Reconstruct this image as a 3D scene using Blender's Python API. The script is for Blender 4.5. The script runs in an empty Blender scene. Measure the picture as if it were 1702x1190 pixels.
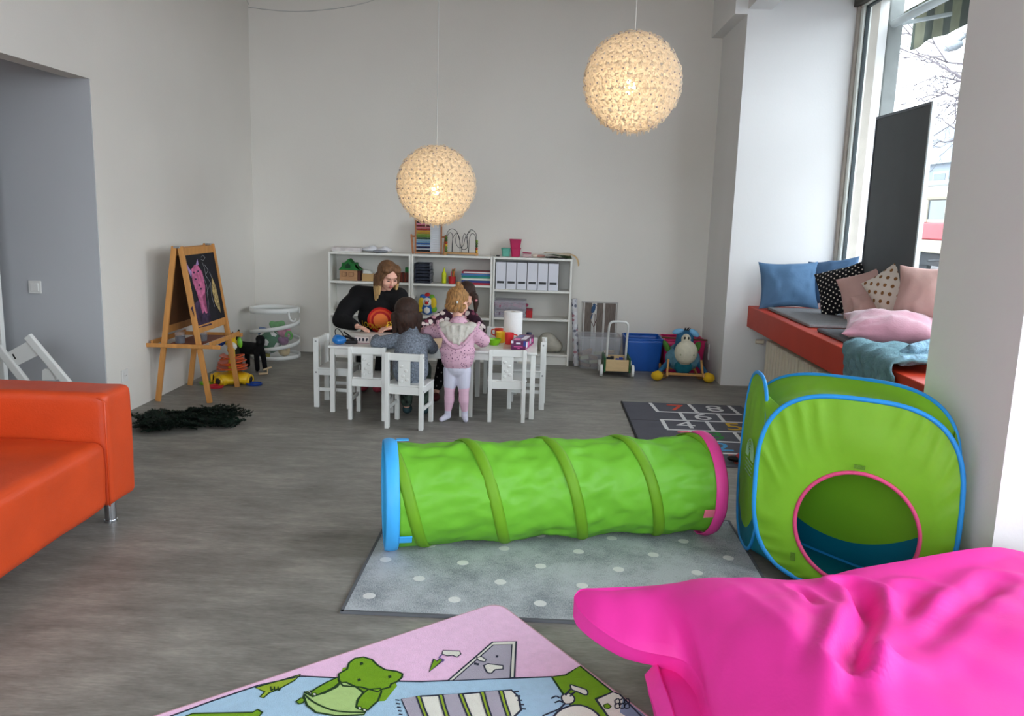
import bpy, bmesh, math, random
import numpy as np
from math import sin, cos, pi, radians, sqrt, atan2
from mathutils import Vector, Matrix, Euler, noise

random.seed(7)
SC = bpy.context.scene
COL = SC.collection

# ------------------------------------------------------------------ camera
F_PX = 1379.0
PITCH, ROLL, YAW, EYE = radians(10), radians(1.7), radians(1.75), 1.5
FW = Vector((-sin(YAW) * cos(PITCH), cos(YAW) * cos(PITCH), -sin(PITCH)))
R0 = Vector((cos(YAW), sin(YAW), 0))
U0 = R0.cross(FW)
RT = R0 * cos(ROLL) + U0 * sin(ROLL)
UP = -R0 * sin(ROLL) + U0 * cos(ROLL)
cam = bpy.data.objects.new('camera', bpy.data.cameras.new('camera'))
COL.objects.link(cam)
cam.matrix_world = Matrix(((RT.x, UP.x, -FW.x, 0), (RT.y, UP.y, -FW.y, 0), (RT.z, UP.z, -FW.z, EYE), (0, 0, 0, 1)))
cam.data.sensor_width = 36
cam.data.lens = F_PX * 36 / 1702
cam.data.clip_end = 400
SC.camera = cam

# ------------------------------------------------------------------ sky and exposure
world = bpy.data.worlds.new('overcast_sky')
SC.world = world
world.use_nodes = True
wn = world.node_tree
for n in list(wn.nodes): wn.nodes.remove(n)
w_out = wn.nodes.new('ShaderNodeOutputWorld')
w_bg = wn.nodes.new('ShaderNodeBackground')
w_tc = wn.nodes.new('ShaderNodeTexCoord')
w_ns = wn.nodes.new('ShaderNodeTexNoise')
w_rp = wn.nodes.new('ShaderNodeValToRGB')
w_ns.inputs['Scale'].default_value = 1.6
w_ns.inputs['Detail'].default_value = 4
w_rp.color_ramp.elements[0].color = (0.78, 0.89, 1.0, 1)
w_rp.color_ramp.elements[1].color = (0.86, 0.94, 1.0, 1)
wn.links.new(w_tc.outputs['Generated'], w_ns.inputs['Vector'])
wn.links.new(w_ns.outputs['Fac'], w_rp.inputs['Fac'])
wn.links.new(w_rp.outputs['Color'], w_bg.inputs['Color'])
wn.links.new(w_bg.outputs['Background'], w_out.inputs['Surface'])
w_bg.inputs['Strength'].default_value = SKY = 2.6

SC.view_settings.view_transform = 'Standard'
SC.view_settings.look = 'None'
SC.view_settings.gamma = 1
SC.view_settings.use_curve_mapping = False
SC.view_settings.exposure = 1.55
BULB_W = 5.4          # power of each ceiling lamp's bulb

def portal(name, loc, rot, sx, sy):
    l = bpy.data.lights.new(name, 'AREA')
    l.shape = 'RECTANGLE'; l.size = sx; l.size_y = sy
    l.cycles.is_portal = True
    o = bpy.data.objects.new(name, l); COL.objects.link(o)
    o.location = loc; o.rotation_euler = rot
# portals steer the sampling of the sky through the window openings, the unseen rear one included
portal('portal_window', (2.72, 5.5, 2.05), (0, radians(90), 0), 2.5, 3.8)
portal('portal_window', (2.72, 0.95, 2.05), (0, radians(90), 0), 2.5, 3.8)
portal('portal_window', (-0.7, -3.56, 1.95), (radians(90), 0, 0), 4.4, 3.7)

# ------------------------------------------------------------------ helpers
def lin(c):
    out = []
    for v in c[:3]:
        v = v / 255.0
        out.append(v / 12.92 if v <= 0.04045 else ((v + 0.055) / 1.055) ** 2.4)
    return (*out, 1)

MATS = {}
def mat(name, rgb, rough=0.6, metal=0.0, var=0.06, nscale=6.0, bump=0.0, bscale=60.0, trans=0.0, emit=None,
        spec=0.35, sheen=0.0, stretch=None, alpha=1.0):
    """procedural material: base colour broken up by noise, bump relief, optional translucency"""
    if name in MATS: return MATS[name]
    m = bpy.data.materials.new(name); m.use_nodes = True
    nt = m.node_tree; N = nt.nodes; L = nt.links
    bs = N['Principled BSDF']; out = N['Material Output']
    c = lin(rgb)
    tc = N.new('ShaderNodeTexCoord'); mp = N.new('ShaderNodeMapping')
    L.new(tc.outputs['Object'], mp.inputs['Vector'])
    if stretch: mp.inputs['Scale'].default_value = stretch
    ns = N.new('ShaderNodeTexNoise'); ns.inputs['Scale'].default_value = nscale; ns.inputs['Detail'].default_value = 5
    L.new(mp.outputs['Vector'], ns.inputs['Vector'])
    rp = N.new('ShaderNodeValToRGB')
    rp.color_ramp.elements[0].position = 0.3; rp.color_ramp.elements[1].position = 0.7
    rp.color_ramp.elements[0].color = tuple(max(0, v * (1 - var * 2)) for v in c[:3]) + (1,)
    rp.color_ramp.elements[1].color = tuple(min(1, v * (1 + var)) for v in c[:3]) + (1,)
    L.new(ns.outputs['Fac'], rp.inputs['Fac'])
    L.new(rp.outputs['Color'], bs.inputs['Base Color'])
    bs.inputs['Roughness'].default_value = rough
    bs.inputs['Metallic'].default_value = metal
    bs.inputs['Specular IOR Level'].default_value = spec
    if sheen: bs.inputs['Sheen Weight'].default_value = sheen
    if alpha < 1: bs.inputs['Alpha'].default_value = alpha
    if bump:
        b2 = N.new('ShaderNodeTexNoise'); b2.inputs['Scale'].default_value = bscale; b2.inputs['Detail'].default_value = 4
        L.new(mp.outputs['Vector'], b2.inputs['Vector'])
        bp = N.new('ShaderNodeBump'); bp.inputs['Strength'].default_value = bump; bp.inputs['Distance'].default_value = 0.01
        L.new(b2.outputs['Fac'], bp.inputs['Height']); L.new(bp.outputs['Normal'], bs.inputs['Normal'])
    if emit:
        bs.inputs['Emission Color'].default_value = lin(emit[0]); bs.inputs['Emission Strength'].default_value = emit[1]
    if trans:
        tr = N.new('ShaderNodeBsdfTranslucent'); mx = N.new('ShaderNodeMixShader')
        L.new(rp.outputs['Color'], tr.inputs['Color'])
        mx.inputs[0].default_value = trans
        L.new(bs.outputs[0], mx.inputs[1]); L.new(tr.outputs[0], mx.inputs[2]); L.new(mx.outputs[0], out.inputs['Surface'])
    MATS[name] = m
    return m

def mat_clear(name, rgb=(245, 250, 250), opacity=0.12, rough=0.05):
    """thin clear sheet: mostly transparent with a little gloss and tint"""
    if name in MATS: return MATS[name]
    m = bpy.data.materials.new(name); m.use_nodes = True
    nt = m.node_tree; N = nt.nodes; L = nt.links
    bs = N['Principled BSDF']; out = N['Material Output']
    ns = N.new('ShaderNodeTexNoise'); ns.inputs['Scale'].default_value = 4
    rp = N.new('ShaderNodeValToRGB')
    rp.color_ramp.elements[0].color = tuple(v * 0.96 for v in lin(rgb)[:3]) + (1,)
    rp.color_ramp.elements[1].color = lin(rgb)
    L.new(ns.outputs['Fac'], rp.inputs['Fac']); L.new(rp.outputs['Color'], bs.inputs['Base Color'])
    bs.inputs['Roughness'].default_value = rough
    tr = N.new('ShaderNodeBsdfTransparent'); mx = N.new('ShaderNodeMixShader'); mx.inputs[0].default_value = opacity
    L.new(tr.outputs[0], mx.inputs[1]); L.new(bs.outputs[0], mx.inputs[2]); L.new(mx.outputs[0], out.inputs['Surface'])
    MATS[name] = m
    return m

def mix_pattern(name, base, dots, kind='dots', scale=20.0, size=0.3, rough=0.8, trans=0.0):
    """printed cloth: voronoi dots or blotches of further colours on a base colour"""
    if name in MATS: return MATS[name]
    m = bpy.data.materials.new(name); m.use_nodes = True
    nt = m.node_tree; N = nt.nodes; L = nt.links
    bs = N['Principled BSDF']; bs.inputs['Roughness'].default_value = rough; bs.inputs['Specular IOR Level'].default_value = 0.2
    tc = N.new('ShaderNodeTexCoord')
    v = N.new('ShaderNodeTexVoronoi'); v.inputs['Scale'].default_value = scale
    v.inputs['Randomness'].default_value = 0.0 if kind == 'dots' else 1.0
    if kind == 'dots':      # cushions lie in their own XZ plane: print the dots through it
        v.voronoi_dimensions = '2D'
        sx = N.new('ShaderNodeSeparateXYZ'); cx = N.new('ShaderNodeCombineXYZ'); mr = N.new('ShaderNodeMapping'); mr.inputs['Rotation'].default_value = (0, 0, 0.785)
        L.new(tc.outputs['Object'], sx.inputs[0]); L.new(sx.outputs['X'], cx.inputs['X']); L.new(sx.outputs['Z'], cx.inputs['Y'])
        L.new(cx.outputs[0], mr.inputs['Vector']); L.new(mr.outputs[0], v.inputs['Vector'])
    else:
        L.new(tc.outputs['Object'], v.inputs['Vector'])
    lt = N.new('ShaderNodeMath'); lt.operation = 'LESS_THAN'; lt.inputs[1].default_value = size
    L.new(v.outputs['Distance'], lt.inputs[0])
    if kind == 'dots':
        L_in = N.new('ShaderNodeRGB'); L_in.outputs[0].default_value = lin(dots[0]); src = L_in.outputs[0]
    else:
        rp = N.new('ShaderNodeValToRGB'); rp.color_ramp.interpolation = 'CONSTANT'
        while len(rp.color_ramp.elements) < len(dots): rp.color_ramp.elements.new(0.5)
        for i, d in enumerate(dots):
            rp.color_ramp.elements[i].position = i / len(dots); rp.color_ramp.elements[i].color = lin(d)
        sep = N.new('ShaderNodeSeparateColor'); L.new(v.outputs['Color'], sep.inputs[0]); L.new(sep.outputs[0], rp.inputs['Fac'])
        src = rp.outputs['Color']
    mx = N.new('ShaderNodeMix'); mx.data_type = 'RGBA'
    mx.inputs['A'].default_value = lin(base)
    L.new(lt.outputs[0], mx.inputs['Factor']); L.new(src, mx.inputs['B'])
    L.new(mx.outputs['Result'], bs.inputs['Base Color'])
    b2 = N.new('ShaderNodeTexNoise'); b2.inputs['Scale'].default_value = 120
    bp = N.new('ShaderNodeBump'); bp.inputs['Strength'].default_value = 0.3; bp.inputs['Distance'].default_value = 0.01
    L.new(b2.outputs['Fac'], bp.inputs['Height']); L.new(bp.outputs['Normal'], bs.inputs['Normal'])
    MATS[name] = m
    return m

def two_tone(name, ca, cb, mid, d, W, z0, zk, trans=.22):
    """tent cloth sewn from two colours: the lower one ends at z = z0 + zk*s^2, s along the panel"""
    m = mat(name, ca, rough=.5, var=.0, nscale=4, bump=.10, bscale=22, trans=trans)
    nt = m.node_tree; N = nt.nodes; L = nt.links; tc = N.new('ShaderNodeTexCoord')
    sub = N.new('ShaderNodeVectorMath'); sub.operation = 'SUBTRACT'; sub.inputs[1].default_value = mid; L.new(tc.outputs['Object'], sub.inputs[0])
    dt = N.new('ShaderNodeVectorMath'); dt.operation = 'DOT_PRODUCT'; dt.inputs[1].default_value = tuple(v / W for v in d); L.new(sub.outputs[0], dt.inputs[0])
    sq = N.new('ShaderNodeMath'); sq.operation = 'MULTIPLY'; L.new(dt.outputs['Value'], sq.inputs[0]); L.new(dt.outputs['Value'], sq.inputs[1])
    ma = N.new('ShaderNodeMath'); ma.operation = 'MULTIPLY_ADD'; ma.inputs[1].default_value = zk; ma.inputs[2].default_value = z0; L.new(sq.outputs[0], ma.inputs[0])
    sp = N.new('ShaderNodeSeparateXYZ'); L.new(tc.outputs['Object'], sp.inputs[0])
    lt = N.new('ShaderNodeMath'); lt.operation = 'LESS_THAN'; L.new(sp.outputs['Z'], lt.inputs[0]); L.new(ma.outputs[0], lt.inputs[1])
    mx = N.new('ShaderNodeMix'); mx.data_type = 'RGBA'; mx.inputs['A'].default_value = lin(ca); mx.inputs['B'].default_value = lin(cb); L.new(lt.outputs[0], mx.inputs['Factor'])
    for n in N:
        if n.type == 'BSDF_PRINCIPLED': L.new(mx.outputs['Result'], n.inputs['Base Color'])
        if n.type == 'BSDF_TRANSLUCENT': L.new(mx.outputs['Result'], n.inputs['Color'])
    return m

def ray(px, py):
    return FW + RT * ((px - 851) / F_PX) - UP * ((py - 595) / F_PX)
def at_z(px, py, z=0.0):
    d = ray(px, py); return Vector((0, 0, EYE)) + d * ((z - EYE) / d.z)
def at_y(px, py, y):
    d = ray(px, py); return Vector((0, 0, EYE)) + d * (y / d.y)
def at_plane(px, py, P, Q):
    """point of the vertical plane through floor points P and Q seen at a pixel"""
    d = ray(px, py); n = Vector((Q[1] - P[1], P[0] - Q[0], 0)); p = Vector((P[0], P[1], 0))
    return Vector((0, 0, EYE)) + d * (n.dot(p - Vector((0, 0, EYE))) / n.dot(d))

def wm(o):
    m = o.matrix_basis.copy()
    while o.parent: o = o.parent; m = o.matrix_basis @ m
    return m

def link(name, me, parent=None, local=False):
    o = bpy.data.objects.new(name, me); COL.objects.link(o)
    if parent:
        o.parent = parent
        if not local: me.transform(wm(parent).inverted())
    return o

def obj(name, bm, m, parent=None, smooth=False, local=False, auto=None):
    """bm (in world coordinates unless local) -> one mesh object"""
    me = bpy.data.meshes.new(name)
    bmesh.ops.recalc_face_normals(bm, faces=bm.faces)
    bm.to_mesh(me); bm.free()
    for mm in (m if isinstance(m, (list, tuple)) else [m]): me.materials.append(mm)
    if smooth:
        for p in me.polygons: p.use_smooth = True
        if auto is not None: me.set_sharp_from_angle(angle=radians(auto))
    return link(name, me, parent, local)

def thing(name, label, cat, loc=(0, 0, 0), rotz=0.0, group=None, rot=None):
    o = bpy.data.objects.new(name, None); COL.objects.link(o)
    o.empty_display_size = 0.1
    o.location = loc; o.rotation_euler = rot if rot else (0, 0, rotz)
    o['label'] = label; o['category'] = cat
    if group: o['group'] = group
    return o
def tag(o, label, cat, group=None):
    o['label'] = label; o['category'] = cat
    if group: o['group'] = group
    return o
def structure(o):
    o['kind'] = 'structure'; return o
def stuff(o):
    o['kind'] = 'stuff'; return o

def dup(root, loc=None, rotz=None, label=None, group=None, cat=None):
    r = root.copy(); COL.objects.link(r)
    if loc is not None: r.location = loc
    if rotz is not None: r.rotation_euler = (0, 0, rotz)
    if label: r['label'] = label
    if group: r['group'] = group
    for ch in list(root.children):
        c = ch.copy(); COL.objects.link(c); c.parent = r
        for g in ch.children:
            d = g.copy(); COL.objects.link(d); d.parent = c
    return r

def NB(): return bmesh.new()
def box(bm, c, s, rot=None, bev=0.0, seg=2, mi=0):
    r = bmesh.ops.create_cube(bm, size=1.0)
    vs = r['verts']
    M_ = Matrix.Translation(c) @ (rot.to_matrix().to_4x4() if rot else Matrix.Identity(4)) @ Matrix.Diagonal((s[0], s[1], s[2], 1))
    bmesh.ops.transform(bm, matrix=M_, verts=vs)
    fs = list({f for v in vs for f in v.link_faces})
    for f in fs: f.material_index = mi
    if bev:
        es = list({e for v in vs for e in v.link_edges})
        bmesh.ops.bevel(bm, geom=es, offset=bev, segments=seg, profile=0.5, affect='EDGES', clamp_overlap=True)
    return bm
def bx(x0, x1, y0, y1, z0, z1, bm=None, bev=0.0, seg=2):
    bm = bm or NB()
    return box(bm, ((x0 + x1) / 2, (y0 + y1) / 2, (z0 + z1) / 2), (abs(x1 - x0), abs(y1 - y0), abs(z1 - z0)), bev=bev, seg=seg)
def cyl(bm, a, b, r1, r2=None, seg=16, caps=True, mi=0):
    a = Vector(a); b = Vector(b); r2 = r1 if r2 is None else r2
    d = b - a; q = d.to_track_quat('Z', 'Y')
    r = bmesh.ops.create_cone(bm, cap_ends=caps, segments=seg, radius1=r1, radius2=r2, depth=d.length)
    bmesh.ops.transform(bm, matrix=Matrix.Translation((a + b) / 2) @ q.to_matrix().to_4x4(), verts=r['verts'])
    for v in r['verts']:
        for f in v.link_faces: f.material_index = mi
    return bm
def bar(bm, a, b, w, t, up=(0, 0, 1), bev=0.0):
    """rectangular bar from a to b, width w across, thickness t along up"""
    a = Vector(a); b = Vector(b); z = (b - a).normalized(); u = Vector(up)
    x = u.cross(z)
    if x.length < 1e-5: x = Vector((1, 0, 0)).cross(z)
    x.normalize(); y = z.cross(x)
    M_ = Matrix(((x.x, y.x, z.x, 0), (x.y, y.y, z.y, 0), (x.z, y.z, z.z, 0), (0, 0, 0, 1)))
    r = bmesh.ops.create_cube(bm, size=1.0); vs = r['verts']
    bmesh.ops.transform(bm, matrix=Matrix.Translation((a + b) / 2) @ M_ @ Matrix.Diagonal((w, t, (b - a).length, 1)), verts=vs)
    if bev:
        es = list({e for v in vs for e in v.link_edges})
        bmesh.ops.bevel(bm, geom=es, offset=bev, segments=2, profile=0.5, affect='EDGES', clamp_overlap=True)
    return bm
def ball(bm, c, r, seg=16, rings=10, rot=None, mi=0):
    if not isinstance(r, (tuple, list, Vector)): r = (r, r, r)
    q = bmesh.ops.create_uvsphere(bm, u_segments=seg, v_segments=rings, radius=1.0)
    M_ = Matrix.Translation(c) @ (rot.to_matrix().to_4x4() if rot else Matrix.Identity(4)) @ Matrix.Diagonal((r[0], r[1], r[2], 1))
    bmesh.ops.transform(bm, matrix=M_, verts=q['verts'])
    for v in q['verts']:
        for f in v.link_faces: f.material_index = mi
    return bm
def tube(bm, pts, r, seg=8, closed=False, flat=None):
    """tube along a path; r number or list; flat=(w,t) squashes the section"""
    pts = [Vector(p) for p in pts]; n = len(pts)
    rr = r if isinstance(r, (list, tuple)) else [r] * n
    rings = []; prev = None
    for i, p in enumerate(pts):
        if closed: t = pts[(i + 1) % n] - pts[i - 1]
        else: t = pts[min(i + 1, n - 1)] - pts[max(i - 1, 0)]
        t.normalize()
        if prev is None:
            x = t.orthogonal().normalized()
        else:
            x = (prev - t * prev.dot(t)).normalized()
        prev = x; y = t.cross(x)
        rings.append([bm.verts.new(p + (x * cos(2 * pi * k / seg) + y * sin(2 * pi * k / seg)) * rr[i]) for k in range(seg)])
    m_ = n if closed else n - 1
    for i in range(m_):
        a, b = rings[i], rings[(i + 1) % n]
        off = 0
        if closed and i == n - 1:
            off = min(range(seg), key=lambda o: sum((a[k].co - b[(k + o) % seg].co).length for k in range(seg)))
        for k in range(seg):
            bm.faces.new((a[k], a[(k + 1) % seg], b[(k + 1 + off) % seg], b[(k + off) % seg]))
    if not closed:
        bm.faces.new(rings[0]); bm.faces.new(rings[-1])
    return bm
def lathe(bm, prof, c=(0, 0, 0), seg=24, close=True):
    """surface of revolution of (r, z) pairs about a vertical axis at c"""
    rings = []
    for r, z in prof:
        rings.append([bm.verts.new((c[0] + r * cos(2 * pi * k / seg), c[1] + r * sin(2 * pi * k / seg), c[2] + z)) for k in range(seg)])
    for a, b in zip(rings, rings[1:]):
        for k in range(seg): bm.faces.new((a[k], a[(k + 1) % seg], b[(k + 1) % seg], b[k]))
    if close: bm.faces.new(rings[0]); bm.faces.new(rings[-1])
    return bm
def prism(bm, pts, v):
    """closed prism: planar polygon extruded by vector v"""
    v = Vector(v); a = [bm.verts.new(Vector(p)) for p in pts]; b = [bm.verts.new(Vector(p) + v) for p in pts]
    n = len(a)
    f1 = bm.faces.new(a); f2 = bm.faces.new(b[::-1])
    for i in range(n): bm.faces.new((a[i], a[(i + 1) % n], b[(i + 1) % n], b[i]))
    bmesh.ops.triangulate(bm, faces=[f1, f2])
    return bm
def grid(bm, fn, nu, nv, closed_u=False):
    """surface from fn(i/nu, j/nv)"""
    V = [[bm.verts.new(fn(i / nu, j / nv)) for j in range(nv + 1)] for i in range(nu if closed_u else nu + 1)]
    for i in range(nu):
        for j in range(nv):
            a = V[i]; b = V[(i + 1) % len(V)]
            bm.faces.new((a[j], b[j], b[j + 1], a[j + 1]))
    return bm
def solid(o, t, off=0.0):
    m = o.modifiers.new('thickness', 'SOLIDIFY'); m.thickness = t; m.offset = off; return o
def smooth_pts(P, n=6, closed=False):
    """catmull-rom through points"""
    P = [Vector(p) for p in P]; N_ = len(P); out = []
    rng = range(N_) if closed else range(N_ - 1)
    for i in rng:
        if closed: p0, p1, p2, p3 = P[i - 1], P[i], P[(i + 1) % N_], P[(i + 2) % N_]
        else: p0, p1, p2, p3 = P[max(i - 1, 0)], P[i], P[i + 1], P[min(i + 2, N_ - 1)]
        for k in range(n):
            t = k / n
            out.append(0.5 * ((2 * p1) + (p2 - p0) * t + (2 * p0 - 5 * p1 + 4 * p2 - p3) * t * t + (3 * p1 - p0 - 3 * p2 + p3) * t ** 3))
    if not closed: out.append(P[-1])
    return out
def text_bm(s, size, depth=0.0):
    c = bpy.data.curves.new('t', 'FONT'); c.body = s; c.size = size; c.extrude = depth
    c.align_x = 'CENTER'; c.align_y = 'CENTER'; c.resolution_u = 3
    o = bpy.data.objects.new('t', c); COL.objects.link(o)
    dg = bpy.context.evaluated_depsgraph_get()
    me = bpy.data.meshes.new_from_object(o.evaluated_get(dg))
    bm = NB(); bm.from_mesh(me)
    bpy.data.objects.remove(o); bpy.data.meshes.remove(me); bpy.data.curves.remove(c)
    return bm

_SPH = {}
def _sph(nu, nv):
    if (nu, nv) not in _SPH:
        vs = [(0, 0, 1)] + [(sin(pi * j / nv) * cos(2 * pi * i / nu), sin(pi * j / nv) * sin(2 * pi * i / nu), cos(pi * j / nv)) for j in range(1, nv) for i in range(nu)] + [(0, 0, -1)]
        n = len(vs) - 1; fs = [(0, 1 + i, 1 + (i + 1) % nu) for i in range(nu)] + [(n, n - nu + (i + 1) % nu, n - nu + i) for i in range(nu)]
        fs += [(1 + j * nu + i, 1 + (j + 1) * nu + i, 1 + (j + 1) * nu + (i + 1) % nu, 1 + j * nu + (i + 1) % nu) for j in range(nv - 2) for i in range(nu)]
        _SPH[nu, nv] = (np.array(vs), fs)
    return _SPH[nu, nv]

def blob(name, prims, mats, voxel=0.006, parent=None, it=3, local=False):
    """ONE continuous surface grown over capsules ('c',a,b,ra,rb,mi) and ellipsoids ('e',c,(rx,ry,rz),euler,mi).
    Each face takes the material of the body part it lies on."""
    V, F = [], []
    def add(vs, fs):
        o_ = sum(len(x) for x in V); V.append(vs); F.extend(tuple(i + o_ for i in f) for f in fs)
    for p in prims:
        if p[0] == 'c':
            _, a, b, ra, rb, mi = p
            a = Vector(a); b = Vector(b)
            SV, SF_ = _sph(14, 10)
            add(SV * ra + np.array(a), SF_); add(SV * rb + np.array(b), SF_)
            if (b - a).length > 1e-4:
                q = np.array((b - a).to_track_quat('Z', 'Y').to_matrix()); t = np.arange(14) * 2 * pi / 14; c0 = np.stack([np.cos(t), np.sin(t), t * 0], 1) @ q.T
                add(np.concatenate([c0 * ra + np.array(a), c0 * rb + np.array(b)]), [(k, (k + 1) % 14, 14 + (k + 1) % 14, 14 + k) for k in range(14)] + [tuple(range(13, -1, -1)), tuple(range(14, 28))])
        else:
            _, c, r, e, mi = p
            SV, SF_ = _sph(20, 14); r = np.array(r if isinstance(r, (tuple, list)) else (r, r, r), float); vs = SV * r
            if e: vs = vs @ np.array(Euler(e).to_matrix()).T
            add(vs + np.array(Vector(c)), SF_)
    me = bpy.data.meshes.new(name); me.from_pydata(np.concatenate(V).tolist(), [], F)
    o = bpy.data.objects.new('tmp', me); COL.objects.link(o)
    md = o.modifiers.new('r', 'REMESH'); md.mode = 'VOXEL'; md.voxel_size = voxel
    dg = bpy.context.evaluated_depsgraph_get()
    res = bpy.data.meshes.new_from_object(o.evaluated_get(dg))
    bpy.data.objects.remove(o); bpy.data.meshes.remove(me)
    nv = len(res.vertices); co = np.empty(nv * 3); res.vertices.foreach_get('co', co); co = co.reshape(-1, 3)
    ed = np.empty(len(res.edges) * 2, np.int32); res.edges.foreach_get('vertices', ed); ed = ed.reshape(-1, 2)
    cnt = np.bincount(ed.ravel(), minlength=nv).astype(float)[:, None]
    for _ in range(it):
        acc = np.stack([np.bincount(ed[:, 0], co[ed[:, 1], k], nv) + np.bincount(ed[:, 1], co[ed[:, 0], k], nv) for k in range(3)], 1)
        co = co * .5 + acc / cnt * .5
    res.vertices.foreach_set('co', co.ravel()); res.update()
    res.name = name
    n = len(res.polygons); cc = np.empty(n * 3); res.polygons.foreach_get('center', cc); cc = cc.reshape(-1, 3)
    best = np.full(n, 1e9); idx = np.zeros(n, int)
    for p in prims:
        if p[0] == 'c':
            _, a, b, ra, rb, mi = p
            a = np.array(a); b = np.array(b); ab = b - a; L2 = max(ab @ ab, 1e-9)
            t = np.clip(((cc - a) @ ab) / L2, 0, 1)
            d = np.linalg.norm(cc - a - t[:, None] * ab, axis=1) - (ra + (rb - ra) * t)
        else:
            _, c, r, e, mi = p
            q = cc - np.array(c)
            if e:
                Rm = np.array(Euler(e).to_matrix()); q = q @ Rm
            r = np.array(r if isinstance(r, (tuple, list)) else (r, r, r), float)
            k = np.linalg.norm(q / r, axis=1); d = (k - 1) * r.min()
        w = d < best
        best[w] = d[w]; idx[w] = mi
    res.materials.clear()
    for m in mats: res.materials.append(m)
    res.polygons.foreach_set('material_index', idx.astype(np.int32))
    res.polygons.foreach_set('use_smooth', np.ones(n, bool))
    return link(name, res, parent, local)

def pillow_bm(w, h, t, n=28, pinch=0.11, wr=0.008, seed=0, pw=0.52):
    """soft cushion lying in the XZ plane, thickness along Y, with pinched corners and wrinkles"""
    bm = NB(); off = Vector((seed * 7.3, seed * 3.1, 0))
    def P(u, v, s):
        a = 1 - u * u; b = 1 - v * v
        x = w / 2 * u * (1 - pinch * b * b * 0.0 - pinch * (1 - v * v) * abs(u) ** 3)
        z = h / 2 * v * (1 - pinch * (1 - u * u) * abs(v) ** 3)
        th = t / 2 * (max(a, 0) * max(b, 0)) ** pw
        k = noise.noise(Vector((x * 9, z * 9, s * 2)) + off) * wr * 1.5 + noise.noise(Vector((x * 25, z * 12, s * 5)) + off) * wr
        # creases that run in from the corners
        cr = sin(atan2(v - 0.9, u - 0.9) * 14) * wr * 0.8 * max(0, 1 - ((u - .9) ** 2 + (v - .9) ** 2)) + \
             sin(atan2(v + 0.9, u + 0.9) * 12) * wr * 0.8 * max(0, 1 - ((u + .9) ** 2 + (v + .9) ** 2))
        e = (max(a, 0) * max(b, 0)) ** 0.3
        return Vector((x + noise.noise(Vector((z * 6, s, 1)) + off) * 0.01, s * (th + (k + cr) * e), z + noise.noise(Vector((x * 6, 3, 1)) + off) * 0.012))
    V = {}
    for s in (-1, 1):
        for i in range(n + 1):
            for j in range(n + 1):
                ed = i in (0, n) or j in (0, n)
                if s == 1 and ed: V[s, i, j] = V[-1, i, j]; continue
                u = sin(pi / 2 * (2 * i / n - 1)); v = sin(pi / 2 * (2 * j / n - 1))
                V[s, i, j] = bm.verts.new(P(u, v, s))
    for s in (-1, 1):
        for i in range(n):
            for j in range(n):
                bm.faces.new((V[s, i, j], V[s, i + 1, j], V[s, i + 1, j + 1], V[s, i, j + 1]))
    return bm
# ------------------------------------------------------------------ structure materials
WALL = mat('white_wall_paint', (226, 221, 213), rough=0.85, var=0.015, nscale=1.2, bump=0.08, bscale=90, spec=0.2)
WALLB = mat('reveal_plaster', (230, 229, 227), rough=0.85, var=0.015, nscale=1.5, bump=0.06, bscale=70, spec=0.2)
def floor_mat():
    m = bpy.data.materials.new('grey_concrete_look_vinyl'); m.use_nodes = True
    nt = m.node_tree; N = nt.nodes; L = nt.links; bs = N['Principled BSDF']
    tc = N.new('ShaderNodeTexCoord')
    def ns(scale, st, det=6, rough=0.6):
        mp = N.new('ShaderNodeMapping'); mp.inputs['Scale'].default_value = st
        L.new(tc.outputs['Object'], mp.inputs['Vector'])
        n = N.new('ShaderNodeTexNoise'); n.inputs['Scale'].default_value = scale; n.inputs['Detail'].default_value = det
        n.inputs['Roughness'].default_value = rough
        L.new(mp.outputs['Vector'], n.inputs['Vector']); return n.outputs['Fac']
    a = ns(1.6, (1, 1.6, 1), 8, 0.62); b = ns(7, (0.55, 2.2, 1), 9, 0.7); c = ns(45, (0.5, 2.5, 1), 4, 0.6)
    m1 = N.new('ShaderNodeMix'); m1.inputs['Factor'].default_value = 0.5; L.new(a, m1.inputs['A']); L.new(b, m1.inputs['B'])
    m2 = N.new('ShaderNodeMix'); m2.inputs['Factor'].default_value = 0.2; L.new(m1.outputs['Result'], m2.inputs['A']); L.new(c, m2.inputs['B'])
    rp = N.new('ShaderNodeValToRGB')
    e = rp.color_ramp.elements
    e[0].position = 0.34; e[0].color = lin((96, 93, 87)); e[1].position = 0.68; e[1].color = lin((172, 168, 158))
    x = e.new(0.5); x.color = lin((132, 129, 122))
    L.new(m2.outputs['Result'], rp.inputs['Fac']); L.new(rp.outputs['Color'], bs.inputs['Base Color'])
    bs.inputs['Roughness'].default_value = 0.48; bs.inputs['Specular IOR Level'].default_value = 0.35
    bp = N.new('ShaderNodeBump'); bp.inputs['Strength'].default_value = 0.12; bp.inputs['Distance'].default_value = 0.004
    L.new(c, bp.inputs['Height']); L.new(bp.outputs['Normal'], bs.inputs['Normal'])
    return m
FLOOR = floor_mat()

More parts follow.
